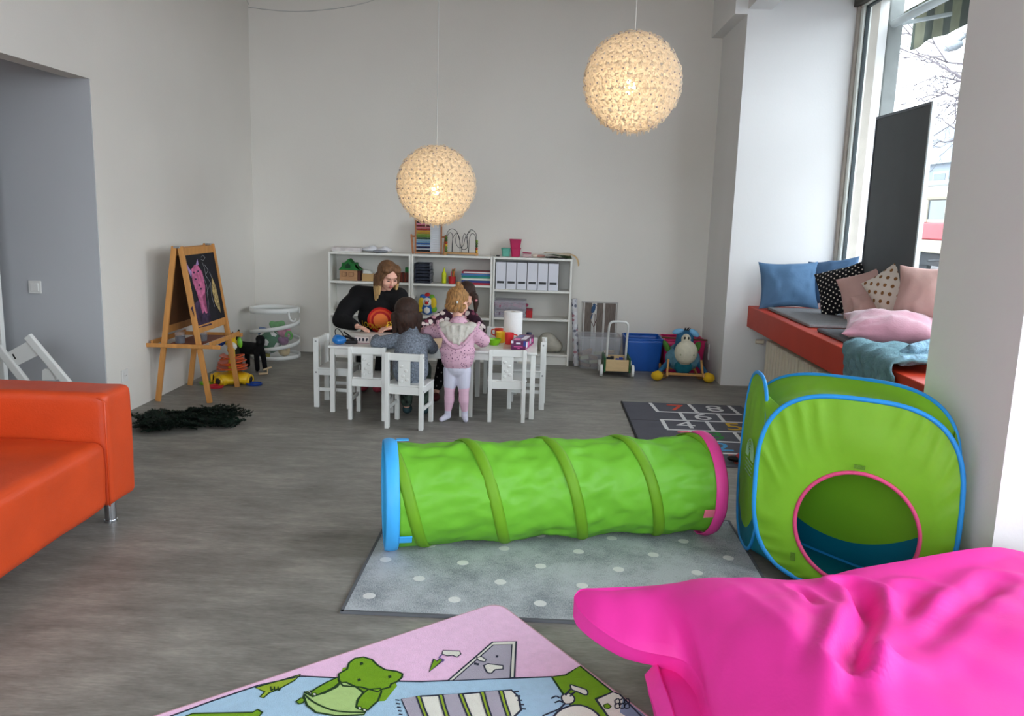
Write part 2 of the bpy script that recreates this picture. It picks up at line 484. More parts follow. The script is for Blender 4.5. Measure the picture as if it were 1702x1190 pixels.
XL, XR, YB = -2.93, 1.676, 8.45
XW = 2.60                                  # window plane
N0, N1 = 3.57, 7.466                       # first window niche
S = structure
S(obj('floor', bx(-5.2, 2.85, -3.7, 8.7, -0.1, 0), FLOOR))
S(obj('ceiling', bx(-5.2, 2.85, -3.7, 8.7, 4.05, 4.2), WALL))
S(obj('wall_back', bx(-3.1, 2.85, YB, YB + 0.2, 0, 4.05), WALL))
S(obj('wall_left', bx(-5.2, XL, 5.46, YB, 0, 4.05), WALL))
S(obj('wall_left', bx(-3.06, XL, 3.1, 5.46, 2.26, 4.05), WALL))
S(obj('wall_left', bx(-3.06, XL, -3.7, 3.1, 0, 4.05), WALL))
PASS = mat('shaded_passage_paint', (184, 185, 188), rough=0.85, var=0.02, nscale=1.2)  # wall paint greyed: the passage shade is put into the colour
S(obj('wall_passage', bx(-5.05, XL - .004, 5.448, 5.46, 0, 2.75), PASS))  # thin skin added over the wall face to carry that shade
S(obj('wall_passage', bx(-5.2, -5.05, 2.9, 5.46, 0, 4.05), WALL))
S(obj('wall_passage', bx(-5.05, -3.06, 2.95, 3.1, 0, 4.05), WALL))
S(obj('ceiling', bx(-5.05, -3.06, 3.1, 5.46, 2.75, 2.85), WALL))
S(obj('wall_right', bx(XR, 2.85, N1, YB, 0, 4.05), WALLB))                    # far pier
S(obj('beam', bx(1.57, XR, N1, YB, 3.2, 4.05), WALLB))
S(obj('wall_right', bx(XR, 2.85, 2.912, N0, 0, 4.05), WALLB))                  # near pier
S(obj('wall_right', bx(XR, 2.85, -3.7, -1.0, 0, 4.05), WALLB))
for a, b in ((N0, N1), (-1.0, 2.912)):
    S(obj('wall_right', bx(1.87, 2.85, a, b, 3.33, 4.05), WALLB))              # soffit over the niche
    S(obj('beam', bx(XR, 1.87, a, b, 3.24, 4.05), WALLB))
    S(obj('wall_right', bx(XW, 2.85, a, b, 0, 0.78), WALLB))                   # parapet
S(obj('wall_rear', bx(-5.2, -2.9, -3.7, -3.5, 0, 4.05), WALL))
S(obj('wall_rear', bx(1.5, 2.85, -3.7, -3.5, 0, 4.05), WALL))
S(obj('wall_rear', bx(-2.9, 1.5, -3.7, -3.5, 3.8, 4.05), WALL))
S(obj('wall_rear', bx(-2.9, 1.5, -3.7, -3.5, 0, 0.1), WALL))
# white door leaf standing open in the passage
WHITE = mat('white_lacquer', (228, 228, 224), rough=0.45, var=0.015, nscale=3, bump=0.03, bscale=40)
FRAME_W = mat('white_window_frame', (226, 230, 222), rough=0.4, var=0.02, bump=0.03)
p = at_y(5, 550, 5.25)
d = S(obj('door_1', bx(p.x - 0.8, p.x, 5.23, 5.27, 0.01, 2.1, bev=0.004), WHITE))
bm = NB()
cyl(bm, (p.x - 0.07, 5.232, 1.0), (p.x - 0.07, 5.17, 1.0), 0.01); cyl(bm, (p.x - 0.07, 5.175, 1.0), (p.x - 0.19, 5.175, 1.0), 0.009)
ball(bm, (p.x - 0.19, 5.175, 1.0), 0.009)
obj('door_handle', bm, mat('brushed_steel', (180, 182, 184), rough=0.3, metal=1.0), d, smooth=True, auto=40)

# crack / moulding line at the top of the left corner is a thin wire along the wall
STEEL = MATS['brushed_steel']
# ------------------------------------------------------------------ windows
GLASS = mat_clear('window_glass', (235, 245, 245), 0.06, 0.02)
GASKET = mat('dark_rubber_gasket', (52, 60, 62), rough=0.6)
PLAST = mat('weathered_window_surround', (176, 168, 158), rough=0.8, var=0.06, nscale=8, bump=0.15)
def big_window(n, y0, y1, bars):
    z0, z1 = 0.78, 3.33
    w = S(obj('window_%d' % n, bx(XW - 0.02, XW + 0.16, y1 - 0.05, y1, z0, z1, bev=0.005), PLAST))
    bm = NB()
    for a, b, c, d_ in ((y0 + .0, y1 - .05, z0, z0 + .07), (y0, y1 - .05, z1 - .07, z1), (y0, y0 + .06, z0 + .07, z1 - .07), (y1 - .11, y1 - .05, z0 + .07, z1 - .07)):
        bx(XW + 0.0, XW + 0.07, a, b, c, d_, bm, bev=0.006)
    obj('window_frame', bm, FRAME_W, w)
    for yb in bars:
        obj('mullion', bx(XW + 0.005, XW + 0.065, yb - 0.03, yb + 0.03, z0 + .07, z1 - .07, bev=0.005), FRAME_W, w)
    bm = NB()
    for a, b, c, d_ in ((y0 + .06, y1 - .11, z0 + .07, z0 + .085), (y0 + .06, y1 - .11, z1 - .085, z1 - .07), (y1 - .125, y1 - .11, z0 + .085, z1 - .085), (y0 + .06, y0 + .075, z0 + .085, z1 - .085)):
        bx(XW + 0.02, XW + 0.05, a, b, c, d_, bm)
    obj('gasket', bm, GASKET, w)
    ys = [y0 + .06] + list(bars) + [y1 - .11]
    for a, b in zip(ys, ys[1:]):
        obj('pane', bx(XW + 0.032, XW + 0.038, a + 0.004, b - 0.004, z0 + .074, z1 - .074), GLASS, w)
    obj('window_sill', bx(XW - 0.06, XW + 0.02, y0, y1, 0.755, 0.785, bev=0.006), FRAME_W, w)
    return w
big_window(1, N0, N1, [])
big_window(2, -1.0, 2.912, [0.95])
w = S(obj('window_3', bx(-2.9, 1.5, -3.62, -3.56, 0.1, 0.18), FRAME_W))  # unseen window behind the camera, enlarged to brighten the room
bm = NB(); bx(-2.9, 1.5, -3.62, -3.56, 3.72, 3.8, bm)
for x in (-2.87, -1.42, 0.02, 1.47): bx(x - .03, x + .03, -3.62, -3.56, 0.18, 3.72, bm)
obj('window_frame', bm, FRAME_W, w)
for a, b in ((-2.84, -1.45), (-1.39, -.01), (.05, 1.44)): obj('pane', bx(a, b, -3.594, -3.588, .18, 3.72), GLASS, w)

# roller blind box (dark slot) above the first window
S(obj('trim_1', bx(XW - 0.05, XW - 0.0, N0, N1 - 0.01, 3.27, 3.33, bev=0.004), mat('dark_blind_slot', (70, 66, 60), rough=0.7)))

# sockets and switches
SOCK = mat('socket_plastic', (222, 220, 216), rough=0.4, var=0.01)
DARK = mat('dark_hole', (40, 38, 38), rough=0.7)
def switch_plate(name, label, cat, loc, rotz, kind):
    t = thing(name, label, cat, loc, rotz)
    obj('cover_plate', box(NB(), (0, -0.005, 0), (0.085 if kind != 'double' else 0.08, 0.01, 0.085 if kind != 'double' else 0.155), bev=0.003), SOCK, t, local=True)
    if kind == 'switch':
        obj('rocker', box(NB(), (0, -0.012, 0), (0.055, 0.008, 0.055), bev=0.003), SOCK, t, local=True)
    else:
        for dz in ((-.038, .038) if kind == 'double' else (0,)):
            bm = NB(); cyl(bm, (0, -0.0095, dz), (0, -0.012, dz), 0.027, seg=20)
            s = obj('socket_insert', bm, SOCK, t, local=True)
            bm = NB()
            for sx in (-.01, .01): cyl(bm, (sx, -0.0115, dz), (sx, -0.0125, dz), 0.0035, seg=8)
            obj('socket_hole', bm, DARK, s, local=True)
    return t
switch_plate('light_switch', 'white light switch on the shaded passage wall left of the opening edge', 'light switch', at_y(59, 477, 5.446), 0, 'switch')
q = at_plane(206, 624, (XL, 0), (XL, 1)); switch_plate('wall_socket', 'white double wall socket low on the left wall behind the sofa arm', 'wall socket', q + Vector((0.001, 0, 0)), radians(90), 'single')
q = at_plane(1178, 584, (XR, 0), (XR, 1)); switch_plate('wall_socket', 'double wall socket low on the dark side of the far pier beside the rocking donkey', 'wall socket', q - Vector((0.001, 0, 0)), radians(-90), 'double')
# thin cable clipped along the wall above the corner
bm = NB(); a = at_plane(372, 0, (XL, 0), (XL, 1)); 
tube(bm, smooth_pts([(XL + .006, 8.05, 3.7), (XL + .006, 8.2, 3.56), (XL + .006, YB - .01, 3.42), (XL + .05, YB - .006, 3.38), (XL + .6, YB - .006, 3.36), (XL + 1.3, YB - .006, 3.5), (XL + 1.8, YB - .006, 3.9)], 5), 0.004, 6)
tag(obj('wall_cable', bm, mat('cable_white', (205, 202, 198), rough=0.6), smooth=True), 'thin white cable running round the top of the far left corner', 'cable')

# ------------------------------------------------------------------ outside the window
PAVE = mat('pavement', (106, 106, 108), rough=0.9, var=0.08, bump=0.2)
S(obj('ground', bx(2.86, 60, -20, 90, -0.35, -0.2), PAVE))
S(obj('ground', bx(-40, 2.86, -30, -3.75, -0.35, -0.2), PAVE))
# stone pilaster of the facade
t = obj('facade_pilaster', bx(2.86, 2.98, 7.47, 7.85, -0.2, 4.6, bev=0.01), mat('pale_stone', (140, 144, 142), rough=0.9, var=0.08, nscale=10, bump=0.3, bscale=30))
tag(t, 'pale stone pilaster outside beside the window frame', 'pilaster')
# awning
AW = thing('awning', 'green and cream striped awning valance with pale folding arm over the window', 'awning', (2.9, 6.5, 3.1))
ALU = mat('pale_aluminium', (196, 204, 206), rough=0.4, metal=0.3)
bm = NB()
tube(bm, [(2.90, 4.2, 3.13), (2.90, 7.46, 3.15)], 0.035, 12)
obj('roller_tube', bm, ALU, AW, smooth=True, auto=50)
bm = NB(); aa, ab = at_plane(1483, 42, (2.91, 0), (2.91, 1)), at_plane(1438, 236, (2.89, 0), (2.89, 1)); bar(bm, ab, aa, 0.035, 0.055, up=(1, 0, 0), bev=0.008); bar(bm, aa, (3.3, 7.3, 3.2), 0.04, 0.03, bev=0.006)
ball(bm, aa, 0.035); ball(bm, ab, 0.04)
obj('folding_arm', bm, ALU, AW)
def val(u, v):
    y = 3.7 + u * 4.35
    x = 3.3 + 0.012 * sin(u * 60) * v
    return Vector((x, y, 3.36 - v * 0.3 - 0.012 * sin(u * 40) * v))
G1 = mat('awning_green', (66, 80, 68), rough=0.85, var=0.15, nscale=12, bump=0.2, trans=0.35)
G2 = mat('awning_cream', (140, 142, 118), rough=0.85, var=0.1, nscale=12, bump=0.2, trans=0.35)
bm = grid(NB(), val, 82, 5)
for f in bm.faces: f.material_index = int((f.calc_center_median().y - 3.9) / 0.17) % 2
o = obj('valance', bm, [G1, G2], AW, smooth=True); solid(o, 0.004)
bm = grid(NB(), lambda u, v: Vector((3.0 + v * .30, 3.7 + u * 4.35, 3.26 + 0.1 * v)), 82, 3)
for f in bm.faces: f.material_index = int((f.calc_center_median().y - 3.9) / 0.17) % 2
o = obj('canopy', bm, [G1, G2], AW); solid(o, 0.004)

# tram across the street
TR = thing('tram', 'red and cream tram standing across the street outside the window', 'tram', (14.2, 29, -0.2))
TRED = mat('tram_red', (150, 34, 44), rough=0.4); TCR = mat('tram_cream', (160, 152, 134), rough=0.45)
TGL = mat('tram_glass', (50, 62, 70), rough=0.15, spec=0.6); TDK = mat('tram_undercarriage', (34, 36, 40), rough=0.8, var=0.2)
y0, y1 = 20.5, 42.0
obj('red_band', bx(13.0, 15.4, y0, y1, 0.98, 1.56, bev=0.05), TRED, TR)
obj('body', bx(13.02, 15.38, y0 + .02, y1 - .02, 0.55, 0.98, bev=0.04), TCR, TR)
bm = bx(13.02, 15.38, y0 + .02, y1 - .02, 2.28, 2.75, bev=0.12)
nwin = 15; pw = (y1 - y0) / nwin
bx(13.05, 15.35, y0 + .05, y1 - .05, 1.56, 1.66, bm)
for i in range(nwin + 1): bx(13.02, 15.38, y0 + .02 + i * (pw - .004) - (.08 if i else 0), y0 + .1 + i * (pw - .004), 1.56, 2.3, bm)
obj('upper_body', bm, TCR, TR)
for i in range(nwin): obj('side_window', bx(13.06, 13.1, y0 + .1 + i * pw, y0 + (i + 1) * pw - .07, 1.66, 2.28), TGL, TR)
obj('roof', bx(13.2, 15.2, y0 + .3, y1 - .3, 2.75, 2.95, bev=0.08), mat('tram_roof', (140, 146, 150), rough=0.6), TR)
obj('undercarriage', bx(13.15, 15.25, y0 + .3, y1 - .3, 0.12, 0.55), TDK, TR)
for i in range(6):
    for dy in (0, 1.12): obj('wheel', cyl(NB(), (13.2, y0 + 2 + i * 3.4 + dy, .13), (13.35, y0 + 2 + i * 3.4 + dy, .13), 0.33, seg=18), TDK, TR)
# far apartment house
BH = thing('apartment_house', 'pale apartment house far behind the tram', 'building', (32, 60, -0.2))
BC = mat('pale_render', (128, 136, 144), rough=0.9, var=0.04)
obj('wall', bx(26, 40, 38, 90, -0.2, 5.4), BC, BH)
obj('upper_storey', bx(28, 40, 44, 90, 5.4, 8.2), mat('pale_render_light', (140, 148, 156), rough=0.9), BH)
obj('roof_edge', bx(25.7, 40, 37.6, 90.4, 5.4, 5.6), mat('roof_edge', (150, 160, 166), rough=0.8), BH)
BW = mat('far_window', (70, 84, 94), rough=0.3)
for j, z in enumerate((1.6, 3.9)):
    for i in range(16):
        y = 40 + i * 3.1
        f = obj('window', bx(25.9, 26.02, y, y + 1.9, z, z + 1.0), FRAME_W, BH)
        obj('pane', bx(25.86, 25.9, y + .12, y + 1.78, z + .12, z + .88), BW, f)
# street lamp and bare tree
bm = NB()
SLm = mat('street_lamp_grey', (120, 126, 130), rough=0.6)
SL = thing('street_lamp', 'grey street lamp head on a curved arm among the bare branches', 'street lamp', (9.6, 20.0, -0.2))
q = at_plane(1583, 76, (9.0, 0), (9.0, 1))
tube(bm, smooth_pts([(9.6, q.y - 2.6, -0.2), (9.6, q.y - 2.6, 4), (9.5, q.y - 2.3, q.z - .2), (9.1, q.y - .8, q.z + .15), (9.0, q.y - .1, q.z)], 8), 0.05, 8)
obj('pole', bm, SLm, SL, smooth=True)
obj('lamp_head', ball(NB(), q + Vector((0, -.05, -0.02)), (0.14, 0.38, 0.1)), SLm, SL, smooth=True)
BARK = mat('bare_bark', (96, 90, 94), rough=0.9, var=0.1)
tx, ty = 9.3, 15.2
TREE = thing('bare_tree', 'bare leafless tree with thin branches outside the window', 'tree', (tx, ty, -0.2))
rt = random.Random(3)
bt = NB()
def branch(p, q, r, lvl):
    """wavering branch from p towards q with side twigs"""
    n = 7; pts = []; L_ = (q - p).length
    for i in range(n + 1):
        pts.append(p.lerp(q, i / n) + Vector((rt.uniform(-.05, .05), rt.uniform(-.05, .05), rt.uniform(-.05, .05))) * L_ * (1 if 0 < i else 0))
    tube(bt, pts, [max(.004, r * (1 - 0.8 * i / n)) for i in range(n + 1)], 5)
    if lvl < 3:
        for k in range((7, 5, 3)[lvl]):
            i = rt.randint(2, n); d = (q - p).normalized()
            nd = (d * .8 + Vector((rt.uniform(-.5, .5), rt.uniform(-.8, .8), rt.uniform(-.7, .5)))).normalized()
            branch(pts[i], pts[i] + nd * L_ * rt.uniform(.3, .5), r * 0.4, lvl + 1)
tube(bt, [(tx, ty, -.2), (tx + .02, ty, 1.8), (tx - .05, ty + .05, 3.6)], [.17, .14, .1], 10)
obj('trunk', bt, BARK, TREE, smooth=True)
bt = NB(); c_ = Vector((tx - .05, ty + .05, 3.5))
for qx, qy in ((1512, 130), (1525, 75), (1560, 160), (1545, 225), (1500, 95)):
    t_ = at_y(qx, qy, 18.6 + rt.uniform(-.8, .8))
    branch(c_ + Vector((0, 0, rt.uniform(-.3, .4))), t_, 0.045, 0)
branch(c_, c_ + Vector((.6, -1.8, 2.2)), .05, 0); branch(c_, c_ + Vector((1.4, .4, 2.4)), .05, 0)
stuff(obj('branches', bt, BARK, TREE, smooth=True))
# bicycle leaning outside behind the board
BK = thing('bicycle', 'white and red bicycle parked outside the window below the tram', 'bicycle', (5.6, 12.1, -0.2))
q = at_plane(1556, 468, (5.6, 0), (5.6, 1))
RUB = mat('white_tyre', (214, 214, 210), rough=0.6); RED = mat('bike_red', (150, 20, 26), rough=0.4)
wc = Vector((5.6, q.y, 0.16))
for k, dy in enumerate((0, -1.02)):
    c = wc + Vector((0, dy, 0)); bm = NB()
    tube(bm, [c + Vector((0, cos(a) * .34, sin(a) * .34)) for a in np.linspace(0, 2 * pi, 33)[:-1]], 0.02, 8, closed=True)
    w_ = obj('wheel', bm, RUB, BK, smooth=True)
    bm = NB()
    for s in range(12): cyl(bm, c, c + Vector((0, cos(s * pi / 6) * .33, sin(s * pi / 6) * .33)), 0.003, seg=4)
    obj('spokes', bm, STEEL, w_)
bm = NB(); h = wc + Vector((0, -.12, .62)); s_ = wc + Vector((0, -.78, .66)); b_ = wc + Vector((0, -.62, .02)); r_ = wc + Vector((0, -1.02, 0))
for a, b in ((wc, h), (h, s_), (h + Vector((0, -.02, -.08)), b_), (s_, b_), (b_, r_), (r_, s_), (s_, s_ + Vector((0, -.05, .16)))): cyl(bm, a, b, 0.018, seg=8)
obj('frame', bm, RED, BK, smooth=True, auto=40)
bm = NB(); cyl(bm, h, h + Vector((0, -.03, .2)), .016); tube(bm, smooth_pts([h + Vector((-.28, -.16, .22)), h + Vector((-.1, .0, .22)), h + Vector((.1, 0, .22)), h + Vector((.28, -.16, .22))]), .014, 8)
obj('handlebar', bm, TDK, BK, smooth=True, auto=40)
bm = NB(); ball(bm, s_ + Vector((0, -.08, .18)), (.07, .14, .035)); obj('saddle', bm, TDK, BK, smooth=True)

# ------------------------------------------------------------------ seat bench in the window niche
BEN = mat('red_orange_bench_lacquer', (196, 56, 26), rough=0.5, var=0.05, nscale=3, bump=0.04, bscale=30)
t = obj('window_bench', bx(1.872, 2.535, N0 + .002, N1 - .002, 0.545, 0.735, bev=0.006), BEN)
tag(t, 'long red-orange bench slab built into the window niche', 'bench')
# radiator
RAD = thing('radiator', 'cream ribbed radiator under the red-orange bench', 'radiator', (2.06, 6.2, 0.0))
RC = mat('cream_radiator_enamel', (222, 212, 190), rough=0.45, var=0.02)
yy = 7.22
r0 = NB(); box(r0, (0, 0, 0.275), (0.13, 0.05, 0.37), bev=0.014); me0 = None
k = 0
while yy > 4.3:
    if me0 is None:
        f0 = obj('fin', r0, RC, RAD, local=True); me0 = f0.data; f = f0
    else:
        f = bpy.data.objects.new('fin', me0); COL.objects.link(f); f.parent = RAD
    f.location = (0, yy - 6.2, 0); yy -= 0.083
bm = NB(); tube(bm, [(2.06, 7.22, .12), (2.06, 4.3, .12)], .02); tube(bm, [(2.06, 7.22, .43), (2.06, 4.3, .43)], .02)
tube(bm, smooth_pts([(2.06, 7.22, .43), (2.06, 7.32, .43), (2.06, 7.36, .3), (2.06, 7.36, .02)]), .012)
obj('header_pipe', bm, RC, RAD, smooth=True, auto=40)
bm = NB(); cyl(bm, (2.0, 7.34, .43), (1.93, 7.34, .43), .022, .018, 14); obj('valve_knob', bm, RC, RAD, smooth=True, auto=40)
for y in (6.9, 4.6): obj('foot', bx(2.02, 2.1, y - .02, y + .02, 0.0, .12), RC, RAD)
# ------------------------------------------------------------------ orange sofa
ORG = mat('orange_leather', (208, 72, 28), rough=0.42, var=0.05, nscale=5, bump=0.10, bscale=140, spec=0.4)
SF = thing('sofa', 'orange leather sofa with square arms and chrome legs at the left edge', 'sofa', (-2.35, 2.85, 0))
def soft_box(x0, x1, y0, y1, z0, z1, r=0.035, wr=0.004, sag=0.0, n=22, seed=0):
    """rounded upholstered block: every face subdivided, corners rounded, gentle creases"""
    bm = NB(); c = Vector(((x0 + x1) / 2, (y0 + y1) / 2, (z0 + z1) / 2)); h = Vector(((x1 - x0) / 2, (y1 - y0) / 2, (z1 - z0) / 2))
    r_ = bmesh.ops.create_cube(bm, size=2.0)
    bmesh.ops.subdivide_edges(bm, edges=bm.edges, cuts=n, use_grid_fill=True)
    for v in bm.verts:
        # pack the loops towards the edges
        q = Vector([math.copysign(sin(abs(t) * pi / 2), t) for t in v.co])
        p = Vector((q.x * h.x, q.y * h.y, q.z * h.z))
        inner = Vector([max(-(h[i] - r), min(h[i] - r, p[i])) for i in range(3)])
        dlt = p - inner
        if dlt.length > 1e-6: p = inner + dlt.normalized() * min(r, dlt.length) if dlt.length > r else inner + dlt
        k = noise.noise((p + c) * 4 + Vector((seed, 0, 0))) * wr + noise.noise((p + c) * 11 + Vector((seed, 0, 9))) * wr * .5
        nrm = (p - inner).normalized() if (p - inner).length > 1e-6 else Vector((0, 0, 0))
        p += nrm * k
        if sag and q.z > 0.5: p.z += sag * (1 - q.x ** 2) * (1 - q.y ** 2) + noise.noise(Vector((p.x * 3, p.y * 14, seed))) * wr * 1.2
        v.co = c + p
    return bm
yF = 3.76                                     # far outer side of the far arm
xa, xb = -2.80, -1.90
obj('arm', soft_box(xa, xb, yF - .25, yF, .125, .655, .035), ORG, SF, smooth=True)
obj('arm', soft_box(xa, xb, yF - 1.8, yF - 1.55, .125, .655, .035, seed=3), ORG, SF, smooth=True)
obj('seat', soft_box(xa + .2, xb - .003, yF - 1.56, yF - .24, .125, .445, .05, .005, .012, 34, seed=1), ORG, SF, smooth=True)
obj('backrest', soft_box(xa, xa + .24, yF - 1.56, yF - .24, .125, .66, .04, seed=2), ORG, SF, smooth=True)
CHR = mat('chrome', (200, 202, 206), rough=0.16, metal=1.0)
for x in (xa + .1, xb - .09):
    for y in (yF - .09, yF - 1.7):
        bm = NB(); cyl(bm, (x, y, 0.0), (x, y, .13), .026, seg=24); cyl(bm, (x, y, 0.0), (x, y, .012), .03, seg=24)
        obj('leg', bm, CHR, SF, smooth=True, auto=40)
bm = NB()
tube(bm, [(xb + .001, yF - .258, .14), (xb + .002, yF - .258, .62), (xb - .03, yF - .26, .64)], .004, 6)
obj('seam', bm, ORG, SF, smooth=True)

# ------------------------------------------------------------------ children's chairs and tables
CH = WHITE
def make_chair():
    """chair standing at the origin, back at -y"""
    t = thing('childs_chair', 'x', 'chair')
    for s in (-1, 1):
        obj('leg', bar(NB(), (s * .121, -.125, 0), (s * .121, -.125, .53), .028, .04, up=(0, 1, 0), bev=.003), CH, t, local=True)
        obj('leg', bar(NB(), (s * .125, .125, 0), (s * .125, .125, .295), .03, .03, up=(0, 1, 0), bev=.003), CH, t, local=True)
        obj('stretcher', bar(NB(), (s * .122, -.105, .14), (s * .125, .11, .14), .014, .026, bev=.002), CH, t, local=True)
        obj('apron', bar(NB(), (s * .122, -.105, .272), (s * .125, .11, .272), .016, .045, bev=.002), CH, t, local=True)
    obj('apron', box(NB(), (0, .125, .272), (.22, .016, .045), bev=.002), CH, t, local=True)
    obj('back_apron', box(NB(), (0, -.125, .272), (.216, .018, .055), bev=.002), CH, t, local=True)
    obj('seat', box(NB(), (0, .012, .302), (.285, .26, .014), bev=.005), CH, t, local=True)
    obj('top_rail', box(NB(), (0, -.125, .503), (.216, .02, .05), bev=.004), CH, t, local=True)
    sp = obj('splat', box(NB(), (0, -.125, .39), (.084, .012, .18), bev=.003), CH, t, local=True)
    bm = NB()
    for a, b in ((-.02, .44), (.012, .41), (-.008, .375), (.018, .35), (-.02, .335)):
        ball(bm, (a, -.132, b), (.014, .003, .012), 10, 6)
    obj('carved_relief', bm, CH, sp, smooth=True, local=True)
    bm = NB()
    for s in (-1, 1):
        for z in (.505, .27): cyl(bm, (s * .1355, -.125, z), (s * .137, -.125, z), .007, seg=10)
    obj('screw_cap', bm, mat('screw_grey', (150, 150, 148), rough=.5), t, local=True)
    return t
GC = "white children's chairs at the white table"
c0 = make_chair(); c0['group'] = GC
c0.location = (-1.195, 5.865, 0); c0.rotation_euler = (0, 0, radians(-2))
c0['label'] = "white child's chair at front left of the table, left of the seated grey-sweater child"
dup(c0, (-.885, 5.655, 0), radians(-7), "white child's chair carrying the child in the grey sweater", GC)
dup(c0, (-.215, 5.955, 0), radians(3), "white child's chair at front right of the table, below the green bowl", GC)
dup(c0, (-1.52, 6.19, 0), radians(-94), "white child's chair at the left end of the white table", GC)
dup(c0, (-.075, 6.37, 0), radians(88), "white child's chair tucked under the right end of the white table", GC)
dup(c0, (-1.37, 7.1, 0), radians(178), "white child's chair under the woman in the black sweatshirt", GC)
dup(c0, (-.70, 6.95, 0), radians(182), "white child's chair behind the table under the child in the floral jacket", GC)
dup(c0, (-.30, 6.88, 0), radians(180), "empty white child's chair behind the right half of the table", GC)

TB = mat('white_table_lacquer', (232, 231, 226), rough=0.38, var=0.015, bump=0.02, bscale=40)
def table(x0, x1, label):
    y0, y1 = 5.915, 6.665
    t = thing('childs_table', label, 'table', ((x0 + x1) / 2, (y0 + y1) / 2, 0), group="white children's tables pushed together")
    obj('tabletop', bx(x0, x1, y0, y1, .482, .5, bev=.004), TB, t)
    for x in (x0 + .028, x1 - .028):
        for y in (y0 + .03, y1 - .03):
            obj('leg', bx(x - .018, x + .018, y - .018, y + .018, 0, .482, bev=.003), TB, t)
    for y in (y0 + .03, y1 - .03): obj('apron', bx(x0 + .046, x1 - .046, y - .008, y + .008, .43, .482), TB, t)
    for x in (x0 + .028, x1 - .028): obj('apron', bx(x - .008, x + .008, y0 + .048, y1 - .048, .43, .482), TB, t)
    return t
table(-1.525, -.512, "long white child's table under the blue jug, left of the standing girl")
table(-.508, .0, "small white child's table carrying the cups, towel roll and purple box")

# tipped white highchair-like chair behind the sofa
WC = thing('highchair', 'tilted white wooden chair back showing behind the orange sofa', 'chair', (-3.3, 4.9, 0))
P0, P1 = (-4, 5.0), (-3, 5.0)
def pz(x, y, off=0): q = at_plane(x, y, P0, P1); return q + Vector((0, off, 0))
A1, A2 = pz(46, 558), pz(104, 628); d_ = (A2 - A1).normalized()
A3 = A1 + d_ * (A1.z / -d_.z)
obj('side_rail', bar(NB(), A1, A3 + Vector((0, 0, .012)), .05, .032, up=(0, 1, 0), bev=.006), WHITE, WC)
B1, B2 = pz(-4, 576), pz(36, 628); d2 = (B2 - B1).normalized(); B3 = B1 + d2 * (B1.z / -d2.z)
obj('side_rail', bar(NB(), B1 + Vector((0, .0, 0)), B3 + Vector((0, 0, .012)), .05, .032, up=(0, 1, 0), bev=.006), WHITE, WC)
bm = NB(); prism(bm, [pz(12, 586, .0), pz(50, 565, .0), pz(67, 589, .0), pz(28, 608, .0)], (0, .018, 0)); obj('back_board', bm, WHITE, WC)
bm = NB(); prism(bm, [pz(20, 589, -.002), pz(22, 588, -.002), pz(27, 596, -.002), pz(25, 597, -.002)], (0, .004, 0)); obj('slot', bm, DARK, WC)
bm = NB(); prism(bm, [pz(70, 616), pz(74, 613), pz(82, 614), pz(92, 632), pz(70, 632)], (0, .03, 0)); obj('seat_bracket', bm, WHITE, WC)
e1 = A3.copy(); e1.z = .02; e1 += Vector((-.5, 0, 0))
obj('support_leg', bar(NB(), A1.lerp(A3, .45) + Vector((0, .02, 0)), e1 + Vector((0, .02, 0)), .04, .028, up=(0, 1, 0), bev=.005), WHITE, WC)
obj('cross_bar', bar(NB(), A3 + Vector((-.02, .02, .16)), B3 + Vector((.02, .02, .16)), .03, .02, up=(0, 1, 0), bev=.004), WHITE, WC)

# ------------------------------------------------------------------ bookcases
BCM = mat('white_laminate', (232, 230, 222), rough=0.5, var=0.01)
BCB = mat('white_back_board', (206, 203, 196), rough=0.7, var=0.02)
def bookcase(x0, x1, zs, label):
    t = thing('bookcase', label, 'bookcase', ((x0 + x1) / 2, 8.31, 0), group='low white bookcases along the back wall')
    y0, y1 = 8.17, 8.44
    for x in (x0 + .01, x1 - .01): obj('side_panel', bx(x - .01, x + .01, y0, y1, 0, 1.06, bev=.002), BCM, t)
    obj('top_panel', bx(x0 + .02, x1 - .02, y0, y1, 1.038, 1.059, bev=.002), BCM, t)
    for z in zs: obj('shelf', bx(x0 + .02, x1 - .02, y0 + .004, y1 - .01, z - .022, z, bev=.002), BCM, t)
    obj('plinth', bx(x0 + .02, x1 - .02, y0 + .02, y0 + .036, 0, .085), BCM, t)
    obj('back_panel', bx(x0 + .02, x1 - .02, y1 - .01, y1 - .004, .0, 1.038), BCB, t)
    return t
ZA, ZC = (.775, .45, .108), (.742, .462, .108)
bookcase(-2.095, -1.275, ZA, 'leftmost low white bookcase with the toy house on its shelf')
bookcase(-1.27, -.468, ZA, 'middle low white bookcase with the abacus on top')
bookcase(-.463, .315, ZC, 'rightmost low white bookcase with six magazine files')

# magazine files
MF = mat('white_cardboard', (222, 222, 230), rough=0.6, var=0.01)
BLK = mat('black_plastic', (18, 18, 20), rough=0.4, spec=0.4)
f0 = None
for i in range(6):
    x = -.385 + i * .1035
    if f0 is None:
        f0 = thing('magazine_file', '', 'magazine file', (x, 8.30, ZC[0] + .001), group='white magazine files on the top shelf')
        o = [obj('case', box(NB(), (0, 0, .133), (.098, .235, .265), bev=.003), MF, f0, local=True)]
        obj('label_slot', box(NB(), (0, -.119, .07), (.07, .004, .022)), BLK, f0, local=True)
        f = f0
    else: f = dup(f0, (x, 8.30, ZC[0] + .001))
    f['label'] = ['leftmost of the six white magazine files with black label slots', 'second white magazine file from the left', 'third white magazine file from the left', 'fourth white magazine file from the left', 'fifth white magazine file from the left', 'rightmost of the six white magazine files beside the empty gap'][i]

def simple(name, bm, m, label, cat, group=None, **k):
    o = obj(name, bm, m, **k); tag(o, label, cat, group); return o
